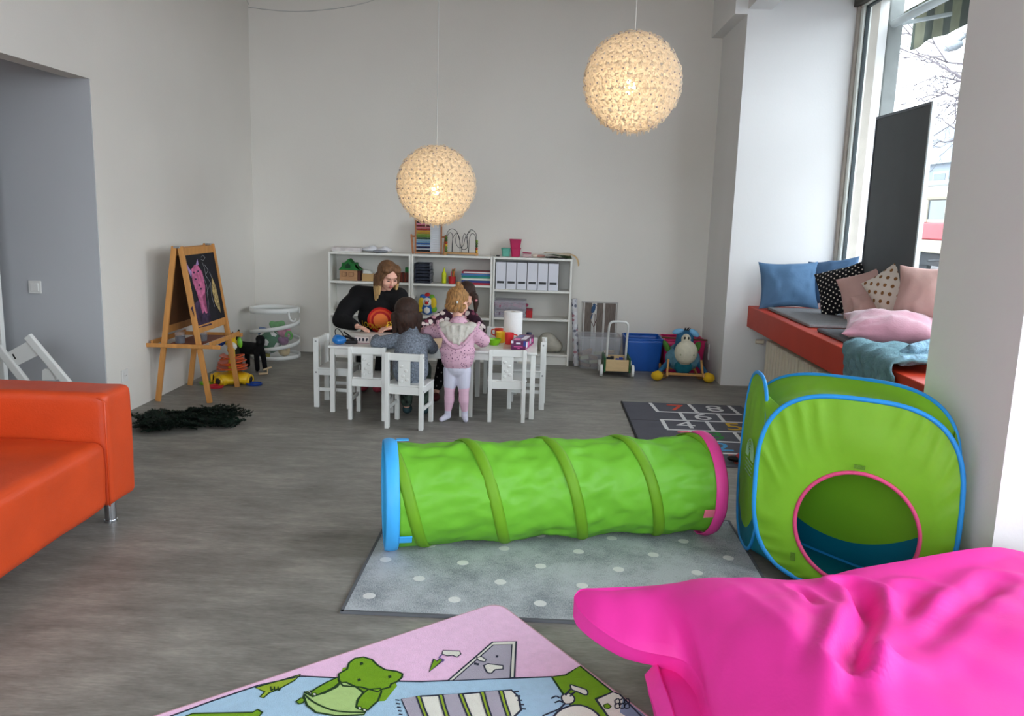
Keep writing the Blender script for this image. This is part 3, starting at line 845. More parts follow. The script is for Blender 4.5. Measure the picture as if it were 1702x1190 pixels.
# toy houses
TW = mat('toy_wood', (186, 140, 100), rough=.7, var=.08, nscale=12, stretch=(1, 1, 6)); GRF = mat('toy_green', (26, 112, 44), rough=.6, var=.15, nscale=20)
DBR = mat('dark_brown_wood', (82, 44, 34), rough=.7, var=.15); RBR = mat('red_brown_wood', (140, 62, 44), rough=.7, var=.1)
zz = ZA[0] + .001
H = thing('toy_house', 'wooden toy house with green roof on the left bookcase shelf', 'toy house', (-1.9, 8.28, zz))
obj('wall', bx(-1.99, -1.815, 8.21, 8.35, zz, zz + .105, bev=.003), TW, H)
obj('side_wing', bx(-1.812, -1.785, 8.22, 8.33, zz, zz + .1), DBR, H)
for x in (-1.945, -1.875):
    w = obj('window', bx(x - .022, x + .022, 8.204, 8.21, zz + .042, zz + .085), DBR, H)
    bm = NB()
    for sx in (-.01, .01): bx(x + sx - .008, x + sx + .008, 8.201, 8.205, zz + .045, zz + .082, bm)
    obj('shutter', bm, TW, w)
bm = prism(NB(), [(-2.0, 8.2, zz + .105), (-1.78, 8.2, zz + .105), (-1.83, 8.2, zz + .13), (-1.835, 8.2, zz + .175), (-1.87, 8.2, zz + .175), (-1.905, 8.2, zz + .215), (-1.94, 8.2, zz + .175), (-1.965, 8.2, zz + .175), (-1.972, 8.2, zz + .13)], (0, .15, 0))
rf = obj('roof', bm, GRF, H)
bm = prism(NB(), [(-1.93, 8.196, zz + .125), (-1.88, 8.196, zz + .125), (-1.88, 8.196, zz + .155), (-1.905, 8.196, zz + .175), (-1.93, 8.196, zz + .155)], (0, .005, 0)); obj('dormer', bm, mat('dark_green', (14, 60, 30), rough=.7), rf)
T = thing('toy_barn', 'small tan toy barn with a green gable behind the woman', 'toy', (-1.72, 8.27, zz))
obj('wall', bx(-1.77, -1.66, 8.22, 8.3, zz, zz + .075, bev=.003), mat('tan_wood', (190, 154, 104), rough=.7), T)
obj('gable', prism(NB(), [(-1.76, 8.22, zz + .075), (-1.67, 8.22, zz + .075), (-1.69, 8.22, zz + .105), (-1.75, 8.22, zz + .11)], (0, .07, 0)), mat('pale_toy_paint', (214, 214, 204), rough=.6), T)
T = thing('toy_fort', 'red-brown wooden toy fort with green block, right of the woman', 'toy', (-1.36, 8.27, zz))
obj('wall', bx(-1.44, -1.31, 8.25, 8.33, zz, zz + .09), RBR, T)
for i in range(4): obj('bar', bx(-1.438 + i * .035, -1.424 + i * .035, 8.235, 8.25, zz, zz + .1), DBR, T)
obj('block', bx(-1.345, -1.3, 8.26, 8.32, zz + .09, zz + .145), GRF, T)
# small white tea box on lower shelf
zz = ZA[1] + .001
o = blob('paper_bag', [('e', (-1.93, 8.3, zz + .052), (.085, .07, .052), None, 0), ('e', (-1.9, 8.3, zz + .09), (.05, .04, .045), (0, .4, 0), 0)], [mat('cream_paper', (206, 198, 180), rough=.8)], .008)
tag(o, 'crumpled cream bag on the left bookcase beside the woman\'s shoulder', 'bag')

# dark tray stack
zz = ZA[0] + .001
TRY = mat('dark_smoky_plastic', (62, 66, 80), rough=.35, var=.25, nscale=18)
t0 = None
for i in range(6):
    z = zz + i * .033
    if t0 is None:
        t0 = thing('letter_tray', '', 'tray', (-1.158, 8.3, z), group='stack of dark plastic trays')
        bm = bx(-.075, .075, -.11, .11, 0, .004); 
        for a in (-.075, .071): bx(a, a + .004, -.11, .11, 0, .03, bm)
        bx(-.075, .075, .106, .11, 0, .03, bm); obj('tray_body', bm, TRY, t0, local=True)
        obj('contents', bx(-.068, .068, -.1, .1, .004, .022, bev=.004), mat('dark_blue_grey_contents', (48, 52, 66), rough=.8, var=.4, nscale=40), t0, local=True); f = t0
    else: f = dup(t0, (-1.158 + random.uniform(-.006, .006), 8.3, z), random.uniform(-.03, .03))
    f['label'] = 'dark smoky plastic tray, ' + ['bottom one', 'second from the bottom', 'third from the bottom', 'third from the top', 'second from the top', 'topmost one'][i] + ' of the stack on the middle bookcase'
# yellow glue bottle
bm = lathe(NB(), [(.001, 0), (.022, 0), (.024, .01), (.022, .05), (.024, .08), (.02, .105), (.009, .12), (.008, .135), (.003, .158)], (-.955, 8.27, zz), 16)
simple('glue_bottle', bm, mat('yellow_green_plastic', (206, 214, 30), rough=.4), 'bright yellow glue bottle standing on the middle bookcase shelf', 'bottle', smooth=True)
# pencils in cup
T = thing('pencil_cup', 'red pencil cup full of coloured pencils beside the yellow bottle', 'pencil cup', (-.875, 8.27, zz))
obj('cup', lathe(NB(), [(.001, 0), (.034, 0), (.038, .07), (.034, .07), (.031, .006)], (-.875, 8.27, zz), 18, close=False), mat('red_plastic', (190, 40, 44), rough=.4), T, smooth=True, auto=50)
PCS = [mat('pencil_%s' % n, c, rough=.5) for n, c in (('red', (200, 60, 50)), ('salmon', (220, 130, 110)), ('orange', (220, 120, 50)), ('green', (90, 120, 60)), ('rose', (190, 80, 100)))]
for i in range(14):
    a = random.uniform(0, 2 * pi); r = random.uniform(0, .024); b = Vector((-.875 + r * cos(a), 8.27 + r * sin(a), zz + .008))
    obj('pencil', cyl(NB(), b, b + Vector((random.uniform(-.025, .025), random.uniform(-.02, .02), random.uniform(.11, .15))), .0058, seg=6), PCS[i % 5], T)
# folders
z = zz
for i, (c, n, lab) in enumerate((((176, 30, 50), 'crimson', 'crimson folder at the bottom of the folder stack'), ((40, 62, 130), 'blue', 'blue folder above the crimson one in the folder stack'), ((196, 214, 170), 'pale_green', 'pale green folder in the middle of the folder stack'), ((20, 130, 120), 'teal', 'teal folder in the folder stack above the pale green one'), ((70, 120, 170), 'sky', 'sky blue folder second from the top of the stack'), ((170, 26, 60), 'red', 'dark red folder on top of the folder stack'))):
    h = .022; w = .15 - (i % 2) * .006
    t = thing('folder', lab, 'folder', (-.62, 8.3, z), group='coloured folders on the middle bookcase')
    m_ = mat('folder_' + n, c, rough=.45)
    bm = bx(-.62 - w, -.62 + .135, 8.19 + i * .003, 8.42, z, z + .0035); bx(-.62 - w, -.62 + .135, 8.19 + i * .003, 8.42, z + h - .0045, z + h - .001, bm); cyl(bm, (-.62 - w, 8.19 + i * .003, z + h / 2), (-.62 - w, 8.42, z + h / 2), h / 2 - .001, seg=10)
    obj('cover', bm, m_, t); obj('sheets', bx(-.62 - w + .01, -.62 + .13, 8.195 + i * .003, 8.41, z + .0035, z + h - .0045), WHITE if i % 3 == 2 else m_, t)
    z += h
# clown toy on lower shelf (plain round-faced soft toy)
zz = ZA[1] + .001
CL = [mat('toy_' + n, c, rough=.7) for n, c in (('yellow', (224, 190, 40)), ('blue', (40, 96, 170)), ('red', (200, 40, 40)), ('white', (226, 224, 218)), ('black', (28, 28, 36)), ('lime', (110, 170, 50)))]
T = thing('clown_toy', 'colourful round plush clown toy on the middle bookcase, second shelf', 'soft toy', (-1.12, 8.3, zz))
cx, cy = -1.12, 8.29
blob('body', [('e', (cx, cy, zz + .1), (.085, .06, .1), None, 1), ('e', (cx, cy - .045, zz + .055), (.03, .02, .04), None, 3), ('e', (cx - .055, cy - .02, zz + .12), (.035, .04, .06), None, 0), ('e', (cx + .06, cy - .02, zz + .12), (.035, .04, .06), None, 0), ('e', (cx, cy - .04, zz + .13), (.045, .03, .045), None, 3), ('e', (cx, cy - .075, zz + .125), (.017, .016, .016), None, 2), ('e', (cx - .05, cy - .01, zz + .18), (.028, .03, .028), None, 1), ('e', (cx + .045, cy - .01, zz + .18), (.028, .03, .028), None, 5), ('e', (cx, cy, zz + .195), (.03, .03, .03), None, 2), ('e', (cx + .07, cy - .02, zz + .06), (.03, .03, .035), None, 5), ('e', (cx - .07, cy - .02, zz + .06), (.03, .03, .035), None, 0)], CL, .006, T)
bm = NB()
for s in (-1, 1): ball(bm, (cx + s * .018, cy - .066, zz + .145), (.006, .004, .008), 8, 6)
obj('eye', bm, BLK, T, smooth=True)
# wicker basket lower shelf
BSK = mat('grey_brown_wicker', (120, 108, 98), rough=.9, var=.3, nscale=90, bump=.6, bscale=160)
T = thing('storage_basket', 'grey-brown woven basket on the bottom shelf behind the child', 'basket', (-1.0, 8.3, ZA[2]))
z = ZA[2] + .001; obj('basket_body', bx(-1.15, -.82, 8.19, 8.4, z, z + .27, bev=.01), BSK, T)
bm = NB(); tube(bm, [(-1.15, 8.19, z + .27), (-.82, 8.19, z + .27), (-.82, 8.4, z + .27), (-1.15, 8.4, z + .27)], .008, 8, closed=True); obj('rim', bm, BSK, T)
# clear boxes on the right bookcase
CLR = mat_clear('clear_plastic', (214, 208, 218), .35, .2)
zz = ZC[1] + .001
for k, (z, lab) in enumerate(((zz, 'lower clear plastic box of craft supplies on the right bookcase'), (zz + .088, 'upper clear plastic box with orange and blue things on the right bookcase'))):
    T = thing('clear_box', lab, 'box', (-.285, 8.29, z), group='clear boxes on the right bookcase')
    bm = bx(-.435, -.13, 8.185, 8.4, z, z + .075); bmesh.ops.delete(bm, geom=[f for f in bm.faces if f.normal.z > .9], context='FACES')
    o = obj('box_body', bm, CLR, T); solid(o, .003, 1)
    obj('lid', bx(-.44, -.125, 8.18, 8.405, z + .075, z + .086, bev=.003), CLR, T)
    cs = ((120, 96, 120), (150, 120, 130)) if k == 0 else ((214, 110, 80), (52, 70, 110), (150, 60, 90))
    for j in range(9):
        x = -.42 + j * .032
        obj('content_piece', box(NB(), (x + .01, 8.22 + (j % 3) * .05, z + .012 + .02), (.05 if j % 2 else .09, .05, .03), rot=Euler((0, random.uniform(-.3, .3), random.uniform(-.6, .6))), bev=.005), mat('craft_%d_%d' % (k, j % len(cs)), cs[(2 if j < 3 else (0 if j < 6 else 1)) % len(cs)], rough=.6), T)
T = thing('red_box', 'small red box right of the clear boxes on the bookcase', 'box', (-.085, 8.26, zz))
obj('box_body', bx(-.122, -.062, 8.2, 8.28, zz, zz + .082, bev=.003), mat('red_card', (184, 28, 34), rough=.4), T); obj('lid', bx(-.124, -.06, 8.198, 8.282, zz + .072, zz + .09, bev=.003), mat('red_card_lid', (150, 40, 60), rough=.4), T)
# cloth sack
zz = ZC[2] + .001
o = blob('cloth_sack', [('e', (.13, 8.31, zz + .075), (.12, .1, .074), None, 0), ('e', (.11, 8.3, zz + .13), (.09, .085, .07), (0, .4, 0), 0), ('e', (.06, 8.29, zz + .1), (.06, .07, .1), (0, .2, 0), 0), ('e', (.2, 8.31, zz + .06), (.055, .08, .06), None, 0)], [mat('natural_linen', (186, 180, 166), rough=.9, var=.08, bump=.5, bscale=60)], .008)
tag(o, 'slumped natural linen sack on the bottom shelf of the right bookcase', 'sack')
o = simple('navy_jar', lathe(NB(), [(.001, 0), (.022, 0), (.022, .045), (.019, .05), (.001, .05)], (-.07, 6.6, .501), 14), mat('navy_plastic', (26, 34, 62), rough=.5), 'small navy jar on the table behind the purple box', 'jar', smooth=True, auto=40)

# ---- on top of the bookcases
PAP = mat('white_paper', (228, 226, 222), rough=.8, var=.03)
t = thing('board_game', 'flat white game box on top of the left bookcase', 'box', (-1.92, 8.3, 1.06)); obj('box_body', bx(-2.06, -1.78, 8.2, 8.4, 1.06, 1.085, bev=.002), PAP, t); obj('lid', bx(-2.064, -1.776, 8.196, 8.404, 1.07, 1.102, bev=.002), mat('printed_lid', (220, 212, 210), rough=.5, var=.12, nscale=16), t)
for i, (x, w, h, dz, lab) in enumerate(((-1.70, .09, .05, .0, 'white plastic bag lying beside the flat game box'), (-1.57, .09, .045, 0, 'crumpled white plastic bag with a grey wad on the left bookcase'))):
    prims = [('e', (x, 8.3, 1.062 + h * .55), (w, .08, h * .5), None, 0), ('e', (x + .03, 8.29, 1.065 + h * .8), (w * .5, .05, h * .45), (0, .3, 0), 0)]
    if i: prims.append(('e', (x - .02, 8.23, 1.075), (.08, .03, .014), None, 1))
    tag(blob('plastic_bag', prims, [mat('bag_white', (226, 226, 230), rough=.4, var=.05, bump=.4, bscale=40), mat('grey_wad', (140, 142, 150), rough=.8)], .007), lab, 'bag', 'plastic bags on the left bookcase')
# abacus
WD = mat('beech', (176, 112, 70), rough=.55, var=.1, nscale=10, stretch=(1, 1, 8))
AB = thing('abacus', 'tall wooden abacus with rainbow bead rows on the middle bookcase', 'abacus', (-1.12, 8.3, 1.06), rotz=radians(4))
lx = lambda x, y, z: (x, y, z)
bm = NB(); bx(-.135, -.12, -.012, .012, .0, .33, bm, bev=.002); obj('side_post', bm, WD, AB, local=True)
bm = NB(); bx(.12, .135, -.012, .012, .0, .33, bm, bev=.002); obj('side_post', bm, WD, AB, local=True)
obj('top_bar', bx(-.12, .12, -.01, .01, .318, .33), WD, AB, local=True); obj('bottom_bar', bx(-.12, .12, -.01, .01, .008, .02), WD, AB, local=True)
for s in (-1, 1):
    bm = NB(); bar(bm, (s * .15, -.02, .0), (s * .17, .0, .19), .018, .022, up=(0, 1, 0), bev=.002); cyl(bm, (s * .125, 0, .17), (s * .172, 0, .17), .008); obj('stand_leg', bm, WD, AB, local=True)
cols = [(20, 22, 26), (216, 120, 150), (110, 30, 40), (214, 120, 130), (160, 30, 36), (222, 170, 50), (196, 150, 40), (130, 160, 50), (100, 140, 50), (14, 60, 34), (150, 190, 210), (120, 170, 200), (50, 96, 160), (150, 180, 210), (16, 24, 70), (180, 186, 196), (18, 20, 28)]
beadme = {}
for i, c in enumerate(cols):
    z = .31 - i * .0175
    m_ = mat('bead_%d' % i, c, rough=.35)
    r_ = obj('rod', cyl(NB(), (-.12, 0, z), (.12, 0, z), .0015, seg=6), STEEL, AB, local=True)
    bm = NB(); n_ = 10
    for k in range(n_): cyl(bm, (-.118 + k * .0135, 0, z), (-.1055 + k * .0135, 0, z), .0078, seg=8)
    stuff(obj('beads', bm, m_, AB, local=True))
# pale grey backing behind the free rods
obj('back_board', bx(.018, .12, .006, .009, .02, .318), mat('pale_grey_board', (206, 206, 208), rough=.7), AB, local=True)
# bead maze
BMZ = thing('bead_maze', 'wooden bead maze with looping black wires on the middle bookcase', 'bead maze', (-.79, 8.29, 1.06), rotz=radians(2))
obj('base', box(NB(), (0, 0, .018), (.34, .09, .016), bev=.004), mat('light_beech', (200, 150, 92), rough=.5, var=.06, nscale=10), BMZ, local=True)
for x in (-.155, .155): obj('foot', box(NB(), (x, 0, .006), (.03, .1, .012), bev=.003), MATS['light_beech'], BMZ, local=True)
WR = mat('black_wire', (22, 22, 24), rough=.4)
for pts in ([(-.15, 0, .02), (-.15, 0, .17), (-.13, 0, .235), (-.09, 0, .255), (-.045, 0, .225), (-.02, 0, .15), (.0, .0, .07), (.03, 0, .055), (.06, 0, .08), (.055, 0, .16), (.07, 0, .23), (.1, 0, .252), (.14, 0, .22), (.15, 0, .15), (.15, 0, .02)],
            [(-.145, .03, .02), (-.148, .03, .16), (-.12, .03, .215), (-.095, .03, .2), (-.09, .03, .13), (-.092, .03, .02)],
            [(-.092, -.02, .03), (-.085, -.02, .16), (-.05, -.02, .21), (-.02, -.02, .17), (-.01, -.02, .02)],
            [(.0, .02, .02), (.01, .02, .15), (.03, .02, .21), (.055, .02, .15), (.07, .02, .02)],
            [(.145, -.03, .02), (.14, -.03, .18), (.105, -.03, .215), (.08, -.03, .16), (.075, -.03, .02)],
            [(-.05, .0, .2), (-.055, 0, .12), (-.02, 0, .07), (.02, 0, .1), (.045, 0, .19), (.09, 0, .24)]):
    obj('wire', tube(NB(), smooth_pts(pts, 5), .0028, 6), WR, BMZ, smooth=True, local=True)
bc = [(86, 110, 40), (120, 150, 50), (226, 180, 50), (190, 80, 40), (60, 90, 40)]
for s, zs in ((-.15, (.04, .066, .092, .118, .142, .166)), (.152, (.04, .066, .092, .118, .14))):
    for k, z in enumerate(zs):
        obj('bead', ball(NB(), (s, 0, z), .0145, 10, 8), mat('maze_bead_%d' % ((k + (s > 0) * 2) % 5), bc[(k + (s > 0) * 2) % 5], rough=.35), BMZ, smooth=True, local=True)
# pots, tape, crafts
def pot(x, z, w, h, m_, label, group=None, name='storage_pot'):
    t = thing(name, label, 'pot', (x, 8.3, z), group=group)
    bm = NB(); a, b = w / 2, w / 2 * .8
    for (r0_, z0_), (r1_, z1_) in (((b, 0), (a, h)),):
        lo = [bm.verts.new((sx * r0_, sy * r0_ * .9, z0_)) for sx, sy in ((-1, -1), (1, -1), (1, 1), (-1, 1))]
        hi = [bm.verts.new((sx * r1_, sy * r1_ * .9, z1_)) for sx, sy in ((-1, -1), (1, -1), (1, 1), (-1, 1))]
        bm.faces.new(lo[::-1])
        for k in range(4): bm.faces.new((lo[k], lo[(k + 1) % 4], hi[(k + 1) % 4], hi[k]))
    bmesh.ops.bevel(bm, geom=[e for e in bm.edges if abs((e.verts[0].co - e.verts[1].co).z) > .01], offset=.012, segments=3, affect='EDGES')
    o = obj('pot_body', bm, m_, t, local=True); solid(o, .003, -1)
    bm = NB(); pp = [(-a, -a * .9, h), (a, -a * .9, h), (a, a * .9, h), (-a, a * .9, h)]
    pts = []
    for k in range(4):
        p_, q_ = Vector(pp[k]), Vector(pp[(k + 1) % 4]); pts += [p_.lerp(q_, .12), p_.lerp(q_, .88)]
    obj('rim', tube(bm, pts, .004, 6, closed=True), m_, t, local=True, smooth=True)
    return t
MAG = mat('magenta_plastic', (190, 36, 90), rough=.4); TEA = mat('sea_green_plastic', (100, 176, 156), rough=.45)
pot(-.345, 1.061, .09, .078, TEA, 'sea green plastic pot on top of the right bookcase')
pot(-.248, 1.061, .1, .082, MAG, 'lower magenta plastic pot under another one', 'magenta pots')
pot(-.252, 1.146, .115, .082, MAG, 'upper magenta plastic pot stacked on another one', 'magenta pots')
bm = box(NB(), (-.42, 8.25, 1.067), (.035, .03, .013), bev=.003); simple('eraser', bm, BLK, 'small black eraser at the left end of the right bookcase top', 'eraser')
t = thing('craft_tin', 'low pink-lidded tin on the right bookcase top', 'tin', (-.135, 8.28, 1.06))
obj('tin_body', box(NB(), (-.135, 8.28, 1.079), (.085, .07, .036), bev=.008), mat('tin_pale', (190, 160, 160), rough=.4), t); obj('lid', box(NB(), (-.135, 8.28, 1.103), (.088, .073, .012), rot=Euler((0, .06, 0)), bev=.004), mat('tin_lid_pink', (160, 50, 84), rough=.4), t)
tag(blob('dough_lump', [('e', (-.055, 8.28, 1.078), (.035, .03, .017), None, 0), ('e', (.0, 8.28, 1.076), (.05, .03, .014), None, 1)], [mat('pale_dough', (222, 206, 190), rough=.7), mat('rose_dough', (190, 140, 130), rough=.7)], .005), 'pale and rose modelling dough lumps beside the pink-lidded tin', 'craft material')
LV = thing('leaf_craft', 'pressed leaves and paper craft on top of the right bookcase', 'craft', (.17, 8.3, 1.06))
sheet = lambda pts, m_, nm: solid(obj(nm, grid(NB(), lambda u, v: (Vector(pts[0]).lerp(Vector(pts[1]), u)).lerp(Vector(pts[3]).lerp(Vector(pts[2]), u), v) + Vector((0, 0, .012 * sin(u * 5) * sin(v * 3 + 1))), 8, 4), m_, LV, smooth=True), .002)
sheet([(.02, 8.2, 1.105), (.3, 8.2, 1.1), (.3, 8.38, 1.1), (.05, 8.38, 1.115)], mat('cream_craft_paper', (218, 204, 180), rough=.8), 'paper_sheet')
sheet([(.06, 8.19, 1.09), (.3, 8.19, 1.075), (.3, 8.36, 1.08), (.1, 8.36, 1.09)], mat('leaf_green', (70, 96, 50), rough=.7, var=.3, nscale=30), 'leaf')
sheet([(.05, 8.2, 1.068), (.31, 8.2, 1.066), (.31, 8.38, 1.066), (.05, 8.38, 1.068)], mat('grey_felt', (120, 116, 110), rough=.9), 'felt_sheet')
bm = grid(NB(), lambda u, v: Vector((.28 + .09 * sin(v * 1.5) + .02 * u, 8.2 + u * .14, 1.1 - .11 * v * v)), 6, 8)
solid(obj('hanging_paper', bm, mat('peach_paper', (224, 190, 140), rough=.8), LV, smooth=True), .002)
# ------------------------------------------------------------------ easel
EW = mat('pine_easel', (204, 142, 76), rough=.5, var=.08, nscale=9, stretch=(3, 3, .6), bump=.05)
EZ = thing('easel', 'wooden standing children\'s easel with chalkboard by the left wall', 'easel', (-2.68, 6.36, 0))
y0, y1 = 6.075, 6.66; zt = 1.175
def leg(xf, y, xt): return bar(NB(), (xf, y, 0), (xt, y, zt), .022, .042, up=(0, 1, 0), bev=.003)
FR = [(-2.475, -2.655), (-2.875, -2.700)]
for xf, xt in FR:
    for y in (y0, y1): obj('leg', bar(NB(), (xf, y, 0), (xt, y, zt), .04, .022, up=(0, 1, 0), bev=.003), EW, EZ)
def onleg(k, z): xf, xt = FR[k]; return xf + (xt - xf) * z / zt
for k in (0, 1):
    for z in (1.135, .555):
        x = onleg(k, z); obj('cross_rail', bar(NB(), (x, y0 + .01, z), (x, y1 - .01, z), .018, .06, bev=.003), EW, EZ)
def panel(k, z0, z1, off, t, m_, nm):
    xa_, xb_ = onleg(k, z0) + off, onleg(k, z1) + off
    bm = prism(NB(), [(xa_, y0 + .018, z0), (xa_, y1 - .018, z0), (xb_, y1 - .018, z1), (xb_, y0 + .018, z1)], (t, 0, 0)); return obj(nm, bm, m_, EZ)
CBK = mat('chalkboard_black', (26, 24, 32), rough=.75, var=.35, nscale=4)
cb = panel(0, .58, 1.108, .004, .006, CBK, 'chalkboard')
panel(0, .58, 1.108, -.004, .006, mat('brown_hardboard', (110, 72, 42), rough=.8, var=.12), 'hardboard_back')
panel(1, .58, 1.108, -.006, .006, mat('whiteboard', (220, 220, 220), rough=.3), 'whiteboard')
panel(1, .58, 1.108, .002, .005, MATS['brown_hardboard'], 'hardboard_back')
# chalk drawing, flat print on the board
nrm = Vector((zt, 0, FR[0][0] - FR[0][1])).normalized() * 1.0
xq0, xq1 = FR[0]
def chalk_pt(px, py):
    # intersection of the view ray with the chalkboard plane (slightly proud of it)
    P = Vector((xq0 + .0115, y0, 0)); n = Vector((zt, 0, -(xq1 - xq0))).normalized()
    d = ray(px, py); C0 = Vector((0, 0, EYE)); return C0 + d * (n.dot(P - C0) / n.dot(d))
def chalk_poly(pts, m_, nm, t=.0006):
    return obj(nm, prism(NB(), [chalk_pt(*p) for p in pts], Vector((t, 0, 0))), m_, cb)
def chalk_line(pts, m_, nm='chalk_line', r=.003):
    pp = [chalk_pt(*p) for p in pts]; bm = NB()
    for a, b in zip(pp, pp[1:]):
        bar(bm, a, b, r, .0008, up=(1, 0, 0))
    return obj(nm, bm, m_, cb)
CPK = mat('pink_chalk', (206, 110, 150), rough=.95, var=.2, nscale=30); CLV = mat('lilac_chalk', (170, 140, 190), rough=.95, var=.2, nscale=30)
CWH = mat('white_chalk', (170, 170, 174), rough=.95, var=.2); CYL = mat('yellow_chalk', (190, 165, 110), rough=.95, var=.4, nscale=40); CPU = mat('purple_chalk_haze', (70, 52, 78), rough=.95, var=.4, nscale=12)
chalk_poly([(317, 512), (331, 545), (352, 540), (346, 500), (330, 498)], CPU, 'chalk_smudge', .0004)
chalk_poly([(318, 448), (323, 440), (328, 440), (336, 452), (341, 475), (341, 487), (336, 492), (341, 512), (345, 520), (342, 521), (340, 516), (337, 522), (333, 494), (326, 484), (320, 468)], CPK, 'chalk_pig')
chalk_poly([(309, 435), (314, 445), (319, 452), (318, 462), (312, 448)], CLV, 'chalk_ear')
chalk_poly([(328, 430), (330, 440), (325, 442)], CLV, 'chalk_ear')
chalk_poly([(352, 460), (358, 474), (364, 500), (367, 520), (358, 505), (352, 480)], CYL, 'chalk_scribble')
for pts in ([(336, 436), (340, 445), (342, 458), (350, 470), (352, 492), (357, 510)], [(332, 450), (338, 460), (343, 472), (346, 490)], [(348, 452), (354, 466), (357, 486), (362, 505)], [(334, 428), (337, 424), (341, 428), (338, 433), (334, 431)], [(350, 470), (344, 486), (347, 505), (345, 525)], [(340, 440), (346, 449), (343, 455)]):
    chalk_line(pts, CWH)
for x, y in ((322, 453), (329, 451), (325, 464), (331, 474), (334, 480)): chalk_poly([(x - 1.5, y - 1.5), (x + 1.5, y - 1.5), (x + 1.8, y + 1.5), (x - 1.2, y + 1.5)], CPU, 'chalk_dot', .001)
# tray
for y in (y0 - .024, y1 + .024): obj('tray_side', bar(NB(), (-2.99, y, .435), (-2.37 if y < 6.2 else -2.43, y, .435), .018, .03, bev=.003), EW, EZ)
obj('tray_rail', bar(NB(), (-2.455, y0 - .01, .45), (-2.455, y1 + .01, .45), .014, .035, bev=.003), EW, EZ)
obj('tray_rail', bar(NB(), (-2.9, y0 - .01, .45), (-2.9, y1 + .01, .45), .014, .035, bev=.003), EW, EZ)
obj('tray_panel', bx(-2.8, -2.56, y0 + .02, y1 - .02, .428, .434), mat('reddish_tray', (140, 84, 66), rough=.7), EZ)
for y in (y0, y1):
    o = obj('hinge', box(NB(), (-2.678, y, zt - .005), (.05, .03, .016), bev=.003), STEEL, EZ)
obj('wing_nut', cyl(NB(), (-2.44, y0 - .05, .435), (-2.44, y0 - .03, .435), .012, seg=12), EW, EZ)
for i, (x, y, lab) in enumerate(((-2.74, 6.2, 'dark paint cup with clear rim on the easel tray, nearer the camera'), (-2.62, 6.33, 'dark paint cup with clear rim on the easel tray, nearer the corner'))):
    t = thing('paint_cup', lab, 'cup', (x, y, .4345), group='paint cups on the easel tray')
    obj('paint', cyl(NB(), (0, 0, .001), (0, 0, .052), .033, .036, 18), mat('dark_paint_%d' % i, ((22, 24, 48), (38, 18, 24))[i], rough=.3), t, smooth=True, auto=40, local=True)
    o = obj('cup_rim', lathe(NB(), [(.037, .0), (.039, .085), (.037, .085), (.0355, .0)], (0, 0, 0), 18, close=False), mat_clear('clear_cup', (230, 230, 232), .1, .1), t, local=True, smooth=True, auto=40)

# ------------------------------------------------------------------ giraffe ball tower
YEL = mat('toy_yellow_plastic', (236, 190, 30), rough=.35, spec=.5); ORP = mat('toy_orange_plastic', (226, 92, 36), rough=.35, spec=.5)
BLP = mat('toy_blue_plastic', (24, 70, 160), rough=.35, spec=.5); GRP = mat('toy_green_plastic', (110, 180, 40), rough=.35, spec=.5); REP = mat('toy_red_plastic', (216, 50, 66), rough=.35, spec=.5)
WHP = mat('toy_white_plastic', (224, 218, 208), rough=.35)
gx, gy = -2.565, 6.79
GT = thing('giraffe_ball_tower', 'yellow giraffe ball tower toy with orange spiral ramps behind the easel', 'toy', (gx, gy, 0))
blob('base', [('e', (gx, gy, .05), (.15, .14, .055), None, 0)] + [('e', (gx + .12 * cos(a), gy + .12 * sin(a), .05), (.055, .055, .052), None, 0) for a in (radians(250), radians(350), radians(120), radians(190))], [YEL], .008, GT)
for a, m_ in ((radians(248), REP), (radians(350), BLP), (radians(200), GRP)):
    bm = lathe(NB(), [(.001, 0.002), (.062, 0.002), (.07, .018), (.064, .02), (.056, .009), (.001, .009)], (gx + .2 * cos(a), gy + .2 * sin(a), 0), 20)
    bmesh.ops.scale(bm, vec=(1, .8, 1), space=Matrix.Translation((0, -(gy + .2 * sin(a)), 0)), verts=bm.verts)
    obj('landing_tray', bm, m_, GT, smooth=True, auto=50)
    bm = NB(); c = Vector((gx + .155 * cos(a), gy + .155 * sin(a), .05)); dr = Vector((cos(a), sin(a), 0))
    arch = [c + Vector((-sin(a), cos(a), 0)) * .04 * cos(t) + Vector((0, 0, .04 * sin(t) - .01)) + dr * .01 for t in np.linspace(-.4, pi + .4, 12)]
    tube(bm, arch, .011, 8); obj('arch', bm, YEL, GT, smooth=True)
    obj('exit_hole', ball(NB(), c + dr * -.002, (.03, .03, .032), 12, 8), DARK, GT, smooth=True)
obj('neck', lathe(NB(), [(.04, .08), (.032, .15), (.026, .3)], (gx, gy, 0), 18), YEL, GT, smooth=True)
def ramp(z, r, a0, tilt):
    def fn(u, v):
        a = a0 + u * 2 * pi * .93; rr = .03 + (r - .03) * v
        return Vector((gx + rr * cos(a), gy + rr * sin(a) * .95, z + tilt * (u - .5) + .012 * v ** 3))
    return solid(obj('spiral_ramp', grid(NB(), fn, 28, 5), ORP, GT, smooth=True), .006)
ramp(.125, .125, 2.2, -.03); ramp(.17, .115, .8, -.035); ramp(.215, .1, 2.6, -.04)
for z, r in ((.128, .125), (.172, .115), (.215, .1)): obj('ramp_rim', tube(NB(), [(gx + r * cos(a), gy + r * .95 * sin(a), z + .012 + .02 * cos(a)) for a in np.linspace(0, 2 * pi, 29)[:-1]], .005, 6, closed=True), ORP, GT, smooth=True)
